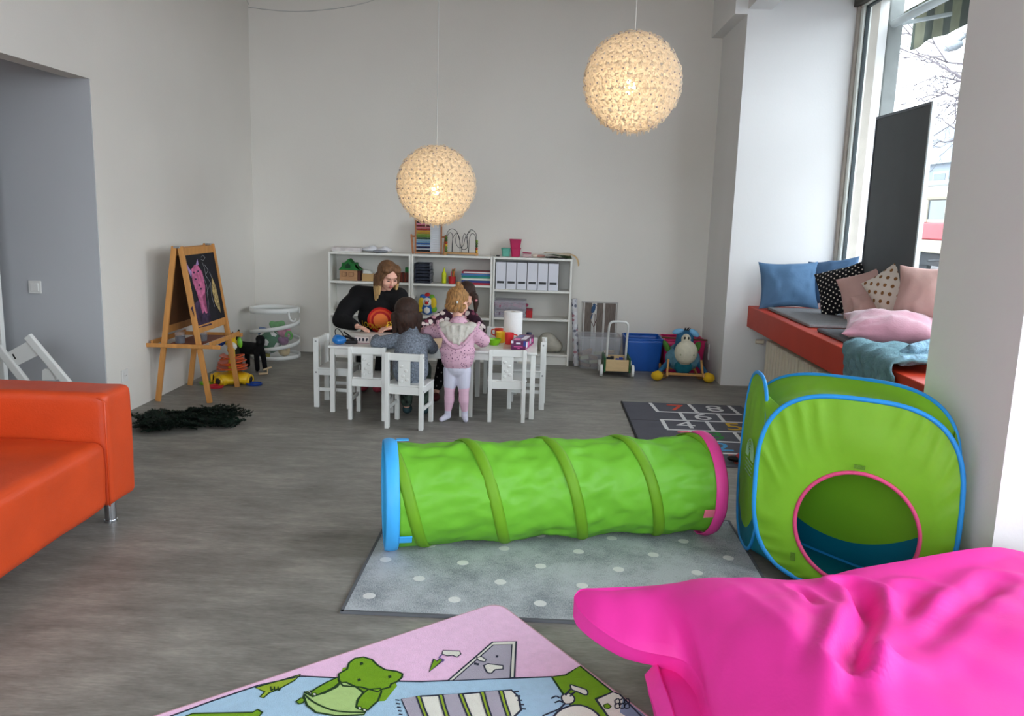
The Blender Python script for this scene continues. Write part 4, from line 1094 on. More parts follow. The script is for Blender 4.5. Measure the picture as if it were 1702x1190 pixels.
blob('head', [('e', (gx, gy, .345), (.05, .055, .045), None, 0), ('e', (gx + .02, gy - .05, .325), (.045, .04, .035), None, 1), ('e', (gx + .022, gy - .075, .30), (.032, .028, .028), None, 0), ('c', (gx - .025, gy, .37), (gx - .03, gy, .41), .012, .01, 0), ('c', (gx + .025, gy, .37), (gx + .03, gy, .41), .012, .01, 0), ('e', (gx - .03, gy, .415), (.017, .017, .014), None, 2), ('e', (gx + .03, gy, .415), (.017, .017, .014), None, 2)], [YEL, WHP, REP], .005, GT)
obj('mouth', cyl(NB(), (gx + .024, gy - .1, .297), (gx + .026, gy - .108, .296), .02, .018, 16), mat('mouth_orange', (190, 96, 30), rough=.5), GT, smooth=True, auto=40)
obj('ear', ball(NB(), (gx - .08, gy, .355), (.03, .016, .042), rot=Euler((0, .7, 0))), BLP, GT, smooth=True)
obj('ear', ball(NB(), (gx + .075, gy - .01, .355), (.022, .014, .045), rot=Euler((0, -.1, 0))), GRP, GT, smooth=True)
# black toy dog on wheels
DK = mat('black_plush', (14, 15, 17), rough=.95, var=.3, nscale=50, bump=.8, bscale=120, sheen=.0)
dx, dy = -2.60, 7.42
T = thing('toy_dog', 'black standing toy animal between the giraffe tower and the mesh basket', 'toy', (dx, dy, 0))
blob('body', [('c', (dx - .12, dy + .05, .19), (dx + .06, dy - .04, .2), .062, .055, 0), ('c', (dx + .06, dy - .04, .2), (dx + .085, dy - .05, .27), .04, .04, 0), ('e', (dx + .085, dy - .06, .295), (.042, .042, .038), None, 0), ('c', (dx + .085, dy - .08, .285), (dx + .09, dy - .12, .27), .022, .018, 0),
 ('c', (dx + .05, dy - .07, .17), (dx + .06, dy - .08, .02), .026, .022, 0), ('c', (dx + .09, dy - .02, .17), (dx + .11, dy - .02, .02), .026, .022, 0), ('c', (dx - .13, dy + .01, .17), (dx - .13, dy + .0, .02), .026, .022, 0), ('c', (dx - .1, dy + .1, .17), (dx - .09, dy + .1, .02), .026, .022, 0), ('c', (dx - .17, dy + .07, .22), (dx - .19, dy + .08, .3), .014, .01, 0)], [DK], .007, T)
T = thing('toy_crocodile', 'dark green pointed toy standing behind the giraffe tower', 'toy', (-2.72, 7.3, 0))
blob('body', [('c', (-2.72, 7.3, .03), (-2.72, 7.3, .2), .045, .035, 0), ('c', (-2.72, 7.3, .2), (-2.68, 7.28, .38), .03, .012, 0), ('c', (-2.73, 7.3, .2), (-2.74, 7.29, .36), .02, .01, 1)], [mat('dark_olive', (34, 40, 26), rough=.8, var=.3), mat('rust_brown', (96, 50, 34), rough=.8)], .007, T)
T = thing('wooden_peg', 'small pale wooden peg lying by the black toy', 'toy', (-2.44, 7.2, 0))
bm = NB(); cyl(bm, (-2.47, 7.17, .012), (-2.40, 7.2, .012), .01, seg=10); obj('peg', bm, mat('pale_wood', (210, 186, 150), rough=.6), T, smooth=True, auto=40)
bm = NB(); cyl(bm, (-2.46, 7.26, .03), (-2.40, 7.31, .05), .009, seg=10); cyl(bm, (-2.43, 7.285, .0), (-2.43, 7.285, .04), .006, seg=8); obj('peg', bm, MATS['pale_wood'], T, smooth=True, auto=40)

# ------------------------------------------------------------------ mesh toy basket
MESHM = mat_clear('white_netting', (220, 222, 222), .14, .8)
bx_, by_ = -2.615, 8.10; rr = .235
BK2 = thing('mesh_basket', 'round white mesh pop-up basket full of toys in the back left corner', 'basket', (bx_, by_, 0))
bm = grid(NB(), lambda u, v: Vector((bx_ + rr * cos(2 * pi * u), by_ + rr * sin(2 * pi * u), .012 + .475 * v)), 40, 4, closed_u=True)
obj('netting', bm, MESHM, BK2, smooth=True)
obj('base_disc', cyl(NB(), (bx_, by_, .001), (bx_, by_, .008), rr - .004, seg=40), WHITE, BK2)
def spiral(z0, z1, a0, r=.011, n=40, turns=1.0, nm='wire_band', m_=None):
    bm = NB(); w = r * 1.7
    def fn(u, v): a = a0 + u * 2 * pi * turns; return Vector((bx_ + (rr + .003) * cos(a), by_ + (rr + .003) * sin(a), z0 + (z1 - z0) * u + (v - .5) * w * 2))
    grid(bm, fn, n, 2); o = obj(nm, bm, m_ or WHITE, BK2, smooth=True); return solid(o, .008)
spiral(.02, .02, 0); spiral(.06, .17, radians(180), turns=.55); spiral(.25, .37, radians(185), turns=.55); spiral(.47, .485, 0, r=.014)
spiral(.17, .25, radians(18), turns=.5)
bm = NB(); tube(bm, smooth_pts([(bx_ + .19, by_ - .16, .47), (bx_ + .2, by_ - .19, .44), (bx_ + .215, by_ - .19, .40), (bx_ + .235, by_ - .15, .385), (bx_ + .235, by_ - .1, .4)]), .01, 6); obj('handle', bm, WHITE, BK2, smooth=True)
GB = mat('green_foam', (20, 100, 58), rough=.6)
bc_ = Vector((bx_ - .03, by_ - .10, .165))
t = thing('toy_ball', 'green ball with white pentagons inside the mesh basket', 'ball', bc_)
obj('ball_body', ball(NB(), bc_, .115, 28, 18), GB, t, smooth=True)
for i in range(12):
    ph = (1 + 5 ** .5) / 2; V12 = [Vector(v).normalized() for v in [(0, s, s2 * ph) for s in (-1, 1) for s2 in (-1, 1)] + [(s, s2 * ph, 0) for s in (-1, 1) for s2 in (-1, 1)] + [(s2 * ph, 0, s) for s in (-1, 1) for s2 in (-1, 1)]]
Rq = Vector((0, 1, (1 + 5 ** .5) / 2)).normalized().rotation_difference(Vector((.0, -1, .1)).normalized())
for v in V12:
    v = Rq @ v; o_ = v.orthogonal().normalized(); k_ = v.cross(o_)
    bm = NB(); c0_ = bm.verts.new(bc_ + v * .1175); rg = [bm.verts.new(bc_ + (v + (o_ * cos(2 * pi * j / 5) + k_ * sin(2 * pi * j / 5)) * .32).normalized() * .1165) for j in range(5)]
    for j in range(5): bm.faces.new((c0_, rg[j], rg[(j + 1) % 5]))
    obj('white_patch', bm, WHITE, t)
items = [('green_ball', (bx_ + .02, by_ + .02, .30), .07, (80, 150, 70), 'green plush ball on top of the toys in the mesh basket'), ('pink_toy', (bx_ + .1, by_ - .03, .25), .06, (200, 110, 140), 'pink soft toy beside the green ball in the mesh basket'),
         ('blue_block', (bx_ - .12, by_ - .02, .25), .05, (70, 100, 150), 'blue cube block at the left inside the mesh basket'), ('purple_toy', (bx_ + .12, by_ - .12, .18), .05, (120, 60, 110), 'purple soft toy right of the green ball in the mesh basket'),
         ('lime_ring', (bx_ + .17, by_ - .10, .235), .04, (90, 160, 70), 'green ring with pale centre at the right of the mesh basket'), ('yellow_block', (bx_ - .05, by_ - .1, .03), .03, (190, 180, 40), 'yellow block at the bottom of the mesh basket'),
         ('tan_toy', (bx_ + .12, by_ - .10, .07), .055, (206, 180, 130), 'tan soft toy low at the right in the mesh basket'), ('navy_toy', (bx_ - .12, by_ - .12, .035), .034, (26, 40, 90), 'navy toy at the bottom left in the mesh basket')]
for i, (n_, c, r, col, lab) in enumerate(items):
    m_ = mat('stuffed_%d' % i, col, rough=.85, var=.15, nscale=20)
    if 'block' in n_: o = obj(n_, box(NB(), c, (r * 1.5, r * 1.5, r * 1.5), rot=Euler((.3, .2, .5)), bev=.006), m_)
    elif 'ring' in n_:
        o = obj(n_, tube(NB(), [Vector(c) + Vector((cos(a) * r * .7, -.01, sin(a) * r * .9)) for a in np.linspace(0, 2 * pi, 17)[:-1]], .014, 8, closed=True), m_, smooth=True)
    else: o = blob(n_, [('e', c, (r, r, r * .8), None, 0), ('e', (c[0] + r * .7, c[1] - r * .4, c[2] + r * .5), (r * .5, r * .5, r * .5), None, 0), ('e', (c[0] - r * .7, c[1] - r * .3, c[2] + r * .4), (r * .45, r * .4, r * .5), None, 0)], [m_], .007)
    tag(o, lab, 'toy', 'toys in the mesh basket')

# ------------------------------------------------------------------ fir twigs on the floor
FT = thing('fir_twigs', 'dark green fir twigs heaped on the floor in front of the easel', 'branches', (-2.35, 5.45, 0))
FN = mat('fir_needles', (16, 36, 24), rough=.7, var=.4, nscale=30); FB = mat('fir_bark', (52, 38, 28), rough=.9)
rf_ = random.Random(11)
def twig_bm(L_):
    bm = NB(); tube(bm, [(0, 0, 0), (L_ * .5, .005, .012), (L_, 0, .0)], [.004, .003, .0015], 5)
    def needles(a, b, n):
        a = Vector(a); b = Vector(b); d = (b - a).normalized(); s = d.cross(Vector((0, 0, 1))).normalized()
        for i in range(n):
            p = a.lerp(b, i / n); sd = 1 if i % 2 else -1
            up = rf_.uniform(-.25, .75); q = p + (d * .5 + s * sd * rf_.uniform(.5, 1) + Vector((0, 0, up))).normalized() * rf_.uniform(.018, .028)
            w = d * .0042
            v = [bm.verts.new(p - w), bm.verts.new(p + w), bm.verts.new(q)]; bm.faces.new(v)
    needles((0, 0, 0), (L_, 0, 0), int(L_ * 700))
    for k in range(5):
        for sd in (-1, 1):
            a = Vector((L_ * (.2 + k * .15), 0, .004)); b = a + Vector((.07, sd * .08, rf_.uniform(-.0, .02))) * (1.1 - k * .15)
            tube(bm, [a, b], [.0025, .001], 4); needles(a, b, int((b - a).length * 620))
    return bm
tw = [None, None, None]
me_ = []
for L_ in (.3, .24, .2):
    o = obj('twig', twig_bm(L_), [FN, FB], FT, local=True); me_.append(o)
pos = []
for i in range(46):
    for _ in range(60):
        x = rf_.uniform(-2.66, -2.1); y = rf_.uniform(5.15, 5.78)
        # heap outline: a slanted oval
        u = (x + 2.36) / .29; v = (y - 5.46 - (x + 2.36) * .35) / .24
        if u * u + v * v < 1: break
    o = me_[i] if i < 3 else me_[i % 3].copy()
    if i >= 3: COL.objects.link(o)
    o.parent = FT
    a = rf_.choice((0, pi)) + rf_.uniform(-.9, .9)
    o.location = (x + 2.35 - .12 * cos(a), y - 5.45 - .12 * sin(a), rf_.uniform(.008, .05)); o.rotation_euler = (rf_.uniform(-.3, .3), rf_.uniform(-.12, .05), a)
    s = rf_.uniform(.8, 1.1); o.scale = (s, s, s)

# ------------------------------------------------------------------ things along the back wall, right
# birch board
T = thing('bird_picture', 'framed birch print with a blue bird leaning on the back wall', 'picture', (.62, 8.43, .0))
obj('canvas', bx(.45, .80, 8.425, 8.438, .02, .62), mat('grey_brown_bark_print', (120, 108, 100), rough=.8, var=.15, nscale=30, stretch=(4, 1, .5)), T)
for x, w in ((.565, .05), (.665, .02), (.462, .014), (.79, .012)): obj('birch_trunk', bx(x - w / 2, x + w / 2, 8.422, 8.425, .02, .615), mat('birch_white', (206, 202, 196), rough=.8, var=.08, nscale=14), T)
bm = NB()
for a, b in (((.44, .8), (.612, .624)), ((.44, .8), (.016, .028))): bx(a[0] - .004, a[1] + .006, 8.418, 8.44, b[0], b[1], bm)
obj('frame', bm, mat('silver_frame', (176, 172, 168), rough=.4), T)
bm = NB(); ball(bm, (.555, 8.42, .55), (.02, .004, .045), 12, 8, rot=Euler((0, .25, 0))); ball(bm, (.562, 8.42, .592), (.014, .004, .014), 12, 8); bar(bm, (.548, 8.42, .5), (.535, 8.42, .45), .01, .004, up=(0, 1, 0)); bar(bm, (.575, 8.42, .592), (.59, 8.42, .588), .004, .004, up=(0, 1, 0))
obj('blue_bird', bm, mat('bird_blue', (60, 86, 120), rough=.8), T)
bm = NB()
for a, b in (((.54, .42), (.57, .36)), ((.57, .36), (.572, .3)), ((.59, .44), (.57, .37)), ((.575, .5), (.578, .38))): bar(bm, (a[0], 8.42, a[1]), (b[0], 8.42, b[1]), .006, .003, up=(0, 1, 0))
obj('branch', bm, DBR, T)
# paper roll
m_ = mix_pattern('roll_print', (202, 200, 204), [(150, 148, 158), (206, 200, 200), (110, 110, 124), (214, 214, 216), (170, 120, 130)], 'blotch', 26, .5)
T = thing('gift_wrap_roll', 'patterned wrapping paper roll leaning between bookcase and wall', 'paper roll', (.385, 8.2, 0))
obj('paper', cyl(NB(), (.392, 8.16, .002), (.352, 8.30, .66), .028, seg=20), m_, T, smooth=True, auto=40)
obj('paper_core', cyl(NB(), (.3516, 8.3014, .658), (.3514, 8.302, .664), .014, seg=14), mat('cardboard', (150, 120, 90), rough=.9), T)
# storage bins
def bin_(x0, x1, y0, y1, h, m_, label, lid=False, name='storage_bin'):
    c = Vector(((x0 + x1) / 2, (y0 + y1) / 2, 0)); t = thing(name, label, 'storage bin', c, group='storage bins by the back wall')
    w, d = (x1 - x0) / 2, (y1 - y0) / 2; bm = NB(); k = .88
    rings = []
    for s, z in ((k, .0), (k, .0), (1, h - .035), (1.0, h)):
        ring = []
        for cx_, cy_ in ((-1, -1), (1, -1), (1, 1), (-1, 1)):
            for j in range(5):
                a = {(-1, -1): pi, (1, -1): 1.5 * pi, (1, 1): 0, (-1, 1): .5 * pi}[(cx_, cy_)] + j * pi / 8
                ring.append(bm.verts.new((cx_ * (w * s - .03) + .03 * cos(a), cy_ * (d * s - .03) + .03 * sin(a), z)))
        rings.append(ring)
    bm.faces.new(rings[0][::-1])
    for a, b in zip(rings[1:], rings[2:]):
        for j in range(20): bm.faces.new((a[j], a[(j + 1) % 20], b[(j + 1) % 20], b[j]))
    for j in range(20): bm.faces.new((rings[0][j], rings[0][(j + 1) % 20], rings[1][(j + 1) % 20], rings[1][j]))
    bmesh.ops.remove_doubles(bm, verts=bm.verts, dist=1e-5)
    o = obj('bin_body', bm, m_, t, local=True, smooth=True, auto=40); solid(o, .004, 1)
    bm = NB(); P = []
    for cx_, cy_ in ((-1, -1), (1, -1), (1, 1), (-1, 1)):
        for j in range(4):
            a = {(-1, -1): pi, (1, -1): 1.5 * pi, (1, 1): 0, (-1, 1): .5 * pi}[(cx_, cy_)] + j * pi / 6
            P.append((cx_ * (w - .028) + .03 * cos(a), cy_ * (d - .028) + .03 * sin(a), h))
    obj('rim', tube(bm, P, .009, 8, closed=True), m_, t, local=True, smooth=True)
    return t
CBN = mat_clear('frosted_clear_plastic', (226, 226, 230), .2, .25)
bin_(.40, .815, 8.02, 8.37, .315, CBN, 'clear plastic storage bin full of wooden toys by the back wall')
bin_(.86, 1.215, 8.0, 8.38, .315, mat('blue_bin_plastic', (24, 88, 176), rough=.35, spec=.5), 'blue plastic storage bin between the clear and the pink bin')
bin_(1.235, 1.625, 8.0, 8.38, .315, mat('pink_bin_plastic', (206, 36, 100), rough=.35, spec=.5), 'pink plastic storage bin behind the rocking donkey')
rb = random.Random(5)
for i in range(16):
    c = (rb.uniform(.46, .74), rb.uniform(8.1, 8.28), .02 + (i // 4) * .04)
    m_ = mat('block_wood_%d' % (i % 4), [(186, 150, 110), (150, 116, 84), (120, 90, 70), (160, 160, 130)][i % 4], rough=.7, var=.1)
    tag(obj('wooden_block', box(NB(), c, (rb.uniform(.08, .16), .03, .03), rot=Euler((rb.uniform(-.1, .1), rb.uniform(-.15, .15), rb.uniform(-.8, .8))), bev=.002), m_), 'wooden construction piece lying inside the clear storage bin', 'toy', 'wooden pieces in the clear bin')
tag(obj('wooden_stick', bar(NB(), (1.2, 7.99, .345), (1.64, 8.0, .33), .02, .014, bev=.003), mat('old_wood_stick', (110, 70, 40), rough=.7, var=.15)), 'brown wooden stick lying across the pink storage bin', 'stick')

# ------------------------------------------------------------------ push cart
PC = thing('push_cart', 'wooden baby walker cart with white handle and white wheels', 'push cart', (.75, 7.78, 0))
LBW = mat('birch_plywood', (208, 178, 132), rough=.5, var=.06, nscale=8, stretch=(1, 1, 4)); GRS = mat('cart_green', (30, 90, 46), rough=.5)
obj('front_board', bx(.645, .86, 7.66, 7.675, .055, .165, bev=.003), LBW, PC); obj('rear_board', bx(.645, .86, 7.93, 7.945, .055, .165, bev=.003), LBW, PC); obj('floor_board', bx(.645, .86, 7.675, 7.93, .055, .068), LBW, PC)
for x in (.636, .869):
    obj('side_panel', bx(x - .008, x + .008, 7.65, 7.955, .045, .185, bev=.004), GRS, PC)
for x in (.606, .899):
    for y in (7.68, 7.92):
        w_ = obj('wheel', cyl(NB(), (x - .012, y, .06), (x + .012, y, .06), .058, seg=28), WHITE, PC, smooth=True, auto=40)
        obj('hub_cap', cyl(NB(), (x - .014, y, .06), (x + .014, y, .06), .012, seg=14), GRS, w_)
for y in (7.68, 7.92): obj('axle', cyl(NB(), (.59, y, .06), (.91, y, .06), .006, seg=8), STEEL, PC)
obj('handle', tube(NB(), smooth_pts([(.668, 7.9, .1), (.67, 7.86, .3), (.672, 7.8, .46), (.69, 7.79, .5), (.72, 7.788, .508), (.8, 7.788, .508), (.83, 7.79, .5), (.848, 7.8, .46), (.85, 7.86, .3), (.852, 7.9, .1)], 6), .011, 10), WHITE, PC, smooth=True)
bcols = [(190, 40, 40), (226, 224, 216), (40, 60, 140), (40, 110, 60), (190, 150, 100), (30, 30, 34)]
for i in range(14):
    c = (.675 + (i % 5) * .04, 7.705 + (i // 5) * .06, .085 + .035 * (i % 3))
    tag(obj('toy_block', box(NB(), c, (.034, .034, .034), rot=Euler((0, 0, rb.uniform(-.5, .5))), bev=.003), mat('block_%d' % (i % 6), bcols[i % 6], rough=.5)), ['red', 'white', 'blue', 'green', 'plain wooden', 'black'][i % 6] + ' toy block in the push cart, ' + ['front', 'middle', 'rear'][i // 5] + ' row, ' + ['leftmost', 'second from left', 'middle', 'second from right', 'rightmost'][i % 5], 'toy block', 'toy blocks in the push cart')

# ------------------------------------------------------------------ rocking donkey
BLF = mat('pale_blue_plush', (96, 140, 160), rough=.95, var=.12, nscale=30, bump=.3, bscale=160); TLF = mat('teal_plush', (14, 92, 106), rough=.95, var=.1, nscale=30, bump=.3, bscale=160)
CRM = mat('cream_plush', (206, 200, 178), rough=.95, var=.05, nscale=30, bump=.3, bscale=160); DBL = mat('blue_plush', (44, 96, 130), rough=.95, var=.1, nscale=30, bump=.3, bscale=160); YLF = mat('yellow_plush', (226, 180, 36), rough=.95, var=.1, bump=.3, bscale=160); EAR = mat('sky_plush', (120, 176, 214), rough=.95, bump=.3, bscale=160)
kx, ky = 1.365, 7.72
DN = thing('rocking_donkey', 'blue plush rocking donkey with big cream muzzle and yellow hooves', 'rocking toy', (kx, ky, 0))
blob('body', [('e', (kx, ky, .19), (.165, .15, .12), None, 0), ('e', (kx, ky + .12, .2), (.13, .14, .12), None, 0), ('c', (kx, ky - .02, .25), (kx, ky - .04, .38), .1, .082, 3), ('e', (kx, ky - .05, .40), (.082, .07, .07), None, 3), ('e', (kx, ky - .155, .275), (.107, .085, .112), None, 2), ('e', (kx, ky - .12, .39), (.042, .03, .05), None, 2), ('e', (kx - .012, ky - .128, .13), (.082, .04, .07), None, 1),
  ('c', (kx - .13, ky - .06, .17), (kx - .22, ky - .12, .09), .028, .022, 3), ('c', (kx + .13, ky - .06, .17), (kx + .2, ky - .12, .08), .028, .024, 3), ('e', (kx - .25, ky - .15, .046), (.056, .065, .045), None, 4), ('e', (kx + .222, ky - .16, .046), (.056, .065, .045), None, 4)], [BLF, TLF, CRM, DBL, YLF], .007, DN)
obj('ear', ball(NB(), (kx - .07, ky - .07, .455), (.055, .03, .026), rot=Euler((0, -.25, 0))), EAR, DN, smooth=True)
obj('ear', ball(NB(), (kx + .078, ky - .07, .445), (.055, .03, .028), rot=Euler((0, .6, 0))), EAR, DN, smooth=True)
bm = NB()
for i in range(7): cyl(bm, (kx + .005 + (i - 3) * .004, ky - .06 + (i % 3) * .01, .455), (kx + .015 + (i - 3) * .009, ky - .08 + (i % 3) * .012, .492), .006, .002, 6)
obj('forelock', bm, BLK, DN)
for s in (-1, 1):
    obj('eye', ball(NB(), (kx + s * .017, ky - .148, .405), (.009, .006, .013), 10, 8), BLK, DN, smooth=True)
    obj('nostril', ball(NB(), (kx + s * .058, ky - .222, .262), (.011, .006, .009), 10, 8), mat('nostril_green', (150, 150, 120), rough=.9), DN, smooth=True)
    obj('saddle_flap', ball(NB(), (kx + s * .135, ky + .09, .275), (.028, .09, .075), rot=Euler((0, s * .5, 0))), mat('green_felt', (80, 130, 50), rough=.9), DN, smooth=True)
    pts = [(kx + s * .165, ky - .2 + u * .5, .012 + .06 * (2 * u - 1) ** 2) for u in np.linspace(0, 1, 12)]
    bm = NB()
    for a, b in zip(pts, pts[1:]): bar(bm, a, b, .018, .03)
    obj('rocker', bm, mat('rocker_wood', (190, 140, 80), rough=.5, var=.08), DN)
    obj('footrest_post', bar(NB(), (kx + s * .165, ky - .18, .05), (kx + s * .15, ky - .12, .2), .018, .02, bev=.003), MATS['rocker_wood'], DN)
obj('cross_bar', bar(NB(), (kx - .165, ky - .18, .075), (kx + .165, ky - .18, .07), .02, .022, bev=.003), MATS['rocker_wood'], DN)
obj('cross_bar', bar(NB(), (kx - .165, ky + .2, .06), (kx + .165, ky + .2, .06), .02, .022, bev=.003), MATS['rocker_wood'], DN)

# ------------------------------------------------------------------ pendant lamps
PET = mat('lamp_paper', (236, 222, 202), rough=.8, var=.03, trans=.6)
BULB = mat('glowing_bulb', (255, 240, 210), emit=((255, 226, 170), 9.0)); CORD = mat('white_cord', (206, 204, 198), rough=.6)
def flower_me(r, petals=6, nm='flower'):
    bm = NB(); c = bm.verts.new((0, 0, .004))
    n = petals * 4; ring = []; ring2 = []
    for i in range(n):
        a = 2 * pi * i / n; k = .72 + .28 * abs(cos(petals * a / 2)) ** .6
        ring.append(bm.verts.new((r * .32 * cos(a), r * .32 * sin(a), 0))); ring2.append(bm.verts.new((r * k * cos(a), r * k * sin(a), .006 * (1 if i % 2 else .4))))
    for i in range(n):
        bm.faces.new((ring[i], ring2[i], ring2[(i + 1) % n], ring[(i + 1) % n]))
        if i % 2 == 0: bm.faces.new((c, ring[i], ring[(i + 1) % n]))
    me = bpy.data.meshes.new(nm); bm.to_mesh(me); bm.free(); me.materials.append(PET); return me
def fib(n):
    for i in range(n):
        z = 1 - 2 * (i + .5) / n; a = i * pi * (3 - 5 ** .5); s = sqrt(1 - z * z); yield Vector((s * cos(a), s * sin(a), z))
FLM = flower_me(.039); CEIL = 4.05
SILV = mat('pale_metal_dot', (170, 160, 165), rough=.4, metal=.3)
def lamp(c, R_, label, bulb_off):
    t = thing('pendant_lamp', label, 'lamp', c, group='flower ball pendant lamps')
    obj('cord', cyl(NB(), (0, 0, R_ * .1), (0, 0, CEIL - c.z - .03), .0035, seg=8), CORD, t, local=True)
    obj('ceiling_cup', lathe(NB(), [(.001, 0), (.05, 0), (.045, -.03), (.02, -.05), (.001, -.05)], (0, 0, CEIL - c.z), 20), WHITE, t, local=True, smooth=True, auto=40)
    obj('socket', cyl(NB(), (bulb_off.x, bulb_off.y, bulb_off.z + .04), (bulb_off.x, bulb_off.y, bulb_off.z + .11), .018, seg=14), WHITE, t, local=True, smooth=True, auto=40)
    b = obj('bulb', ball(NB(), bulb_off, (.032, .032, .04)), BULB, t, smooth=True, local=True)
    l = bpy.data.lights.new('lamp_light', 'POINT'); l.energy = BULB_W; l.color = (1.0, .87, .66); l.shadow_soft_size = .035
    lo = bpy.data.objects.new('lamp_light', l); COL.objects.link(lo); lo.parent = t; lo.location = bulb_off
    # rows of flowers: latitude rings make the vertical rows seen in the shade
    rows = []
    for k in range(1, 13):
        th = pi * k / 13; n = max(6, int(round(2 * pi * R_ * sin(th) / .066)))
        for j in range(n): rows.append((th, 2 * pi * (j + .5 * (k % 2)) / n))
    for th, ph in rows[:300]:
        v = Vector((sin(th) * cos(ph), sin(th) * sin(ph), cos(th)))
        o = bpy.data.objects.new('flower', FLM); COL.objects.link(o); o.parent = t
        o.location = v * (R_ - .012); o.rotation_euler = (v.to_track_quat('Z', 'Y') @ Euler((0, 0, random.uniform(0, 1))).to_quaternion()).to_euler()
    # dense filigree of small loops between the flowers
    bm = NB(); rl = random.Random(int(c.x * 100))
    for v in fib(1100):
        v = (v + Vector((rl.uniform(-.03, .03), rl.uniform(-.03, .03), rl.uniform(-.03, .03)))).normalized()
        o_ = v.orthogonal().normalized(); k_ = v.cross(o_); rr_ = rl.uniform(.008, .014); base = v * (R_ + rl.uniform(-.008, .008)); n = 6; st = rl.uniform(0, 1)
        inn = [bm.verts.new(base + (o_ * cos(st + 2 * pi * j / n) + k_ * sin(st + 2 * pi * j / n)) * rr_ * .55) for j in range(n)]
        out_ = [bm.verts.new(base + (o_ * cos(st + 2 * pi * j / n) + k_ * sin(st + 2 * pi * j / n)) * rr_ + v * .004) for j in range(n)]
        for j in range(n): bm.faces.new((inn[j], inn[(j + 1) % n], out_[(j + 1) % n], out_[j]))
    stuff(obj('filigree', bm, PET, t, local=True))
    bm = NB()
    for th, ph in rows:
        v = Vector((sin(th) * cos(ph), sin(th) * sin(ph), cos(th))); ball(bm, v * (R_ + .002), .0055, 6, 4)
    stuff(obj('flower_centres', bm, SILV, t, local=True))
    # droplets at the bottom
    bm = NB()
    for v in fib(500):
        if v.z < -.72 and rl.random() < .8: cyl(bm, v * (R_ - .002), v * (R_ - .002) + Vector((0, 0, -rl.uniform(.012, .03))), .004, .005, 6)
    stuff(obj('drops', bm, PET, t, local=True))
    return t
L1 = at_y(725, 308, 6.2); L2 = at_y(1051, 137, 5.15)
lamp(L1, .285, 'glowing flower ball pendant lamp hanging low over the white table', at_y(723, 316, 6.1) - L1)
lamp(L2, .285, 'glowing flower ball pendant lamp hanging higher, nearer the window', at_y(1047, 145, 5.05) - L2)
# ------------------------------------------------------------------ flat print helpers
def print_poly(pts, z, m_, parent, nm, t=.0006):
    return obj(nm, prism(NB(), [at_z(x, y, z) for x, y in pts], (0, 0, t)), m_, parent)
def print_line(pts, z, m_, parent, nm='outline', w=.006, closed=False, sm=3, t=.0006):
    """flat ribbon along a floor path"""
    P = [at_z(x, y, z) for x, y in pts]
    P = smooth_pts(P, sm, closed) if sm > 1 else P
    bm = NB(); n = len(P); rows = []
    for i, p in enumerate(P):
        a = P[i - 1] if (i or closed) else P[0]; b = P[(i + 1) % n] if (i < n - 1 or closed) else P[-1]
        d = (b - a); d.z = 0; d.normalize(); s = Vector((-d.y, d.x, 0)) * w / 2
        rows.append((bm.verts.new(p + s), bm.verts.new(p - s), bm.verts.new(p + s + Vector((0, 0, t))), bm.verts.new(p - s + Vector((0, 0, t)))))
    for i in range(n if closed else n - 1):
        a = rows[i]; b = rows[(i + 1) % n]
        bm.faces.new((a[2], a[3], b[3], b[2])); bm.faces.new((a[0], b[0], b[1], a[1])); bm.faces.new((a[0], a[2], b[2], b[0])); bm.faces.new((a[1], b[1], b[3], a[3]))
    return obj(nm, bm, m_, parent)

# ------------------------------------------------------------------ hopscotch mat
HM = thing('hopscotch_mat', 'dark grey hopscotch mat with coloured numbers by the play tent', 'mat', (1.18, 5.76, 0))
HG = mat('dark_grey_mat', (84, 84, 92), rough=.8, var=.06, nscale=8, bump=.2, bscale=200); LW = mat('mat_white_print', (214, 214, 214), rough=.8, var=.03)
hx0, hx1, hy0, hy1 = .70, 1.665, 4.92, 6.62
obj('mat_body', bx(hx0, hx1, hy0, hy1, .001, .006, bev=.002), HG, HM)
obj('edge_binding', bx(hx0 - .006, hx0 + .006, hy0, hy1, .001, .009), mat('black_binding', (24, 24, 26), rough=.8), HM)
obj('fold_crease', bx(hx0, 1.2, 6.02, 6.026, .006, .0064), MATS['black_binding'], HM)
def mline(x0, y0, x1, y1, w=.028):
    obj('printed_line', bar(NB(), (x0, y0, .0064), (x1, y1, .0064), w, .0007, up=(0, 0, 1)), LW, HM)
for x in (.95, 1.26, 1.58): mline(x - .02, 6.6, x, 6.31)
mline(.94, 6.305, 1.60, 6.305); mline(.93, 6.05, 1.65, 6.05); mline(.94, 5.765, 1.65, 5.765); mline(1.08, 5.49, 1.44, 5.49); mline(1.08, 5.205, 1.44, 5.205)
for x in (1.12, 1.41): mline(x, 6.29, x, 6.065)
for x in (.945, 1.275, 1.6): mline(x, 6.035, x, 5.78)
for x in (1.10, 1.415): mline(x, 5.75, x, 5.505); mline(x, 5.475, x, 5.22); mline(x + .0, 5.19, x, 4.94)
for s, x, y, c in (('7', 1.115, 6.45, (206, 76, 50)), ('8', 1.42, 6.46, (214, 214, 214)), ('6', 1.27, 6.175, (214, 214, 214)), ('4', 1.10, 5.91, (214, 214, 214)), ('5', 1.45, 5.905, (214, 172, 40)), ('3', 1.26, 5.63, (50, 128, 60)), ('2', 1.24, 5.35, (70, 150, 200)), ('1', 1.26, 5.07, (206, 76, 50))):
    bm = text_bm(s, .30); bmesh.ops.transform(bm, matrix=Matrix.Translation((x, y, .0066)) @ Matrix.Diagonal((1, .95, 1, 1)), verts=bm.verts)
    m_ = mat('print_%d_%d_%d' % c, c, rough=.8)
    o = obj('number_print', bm, m_, HM); solid(o, .001, 1)
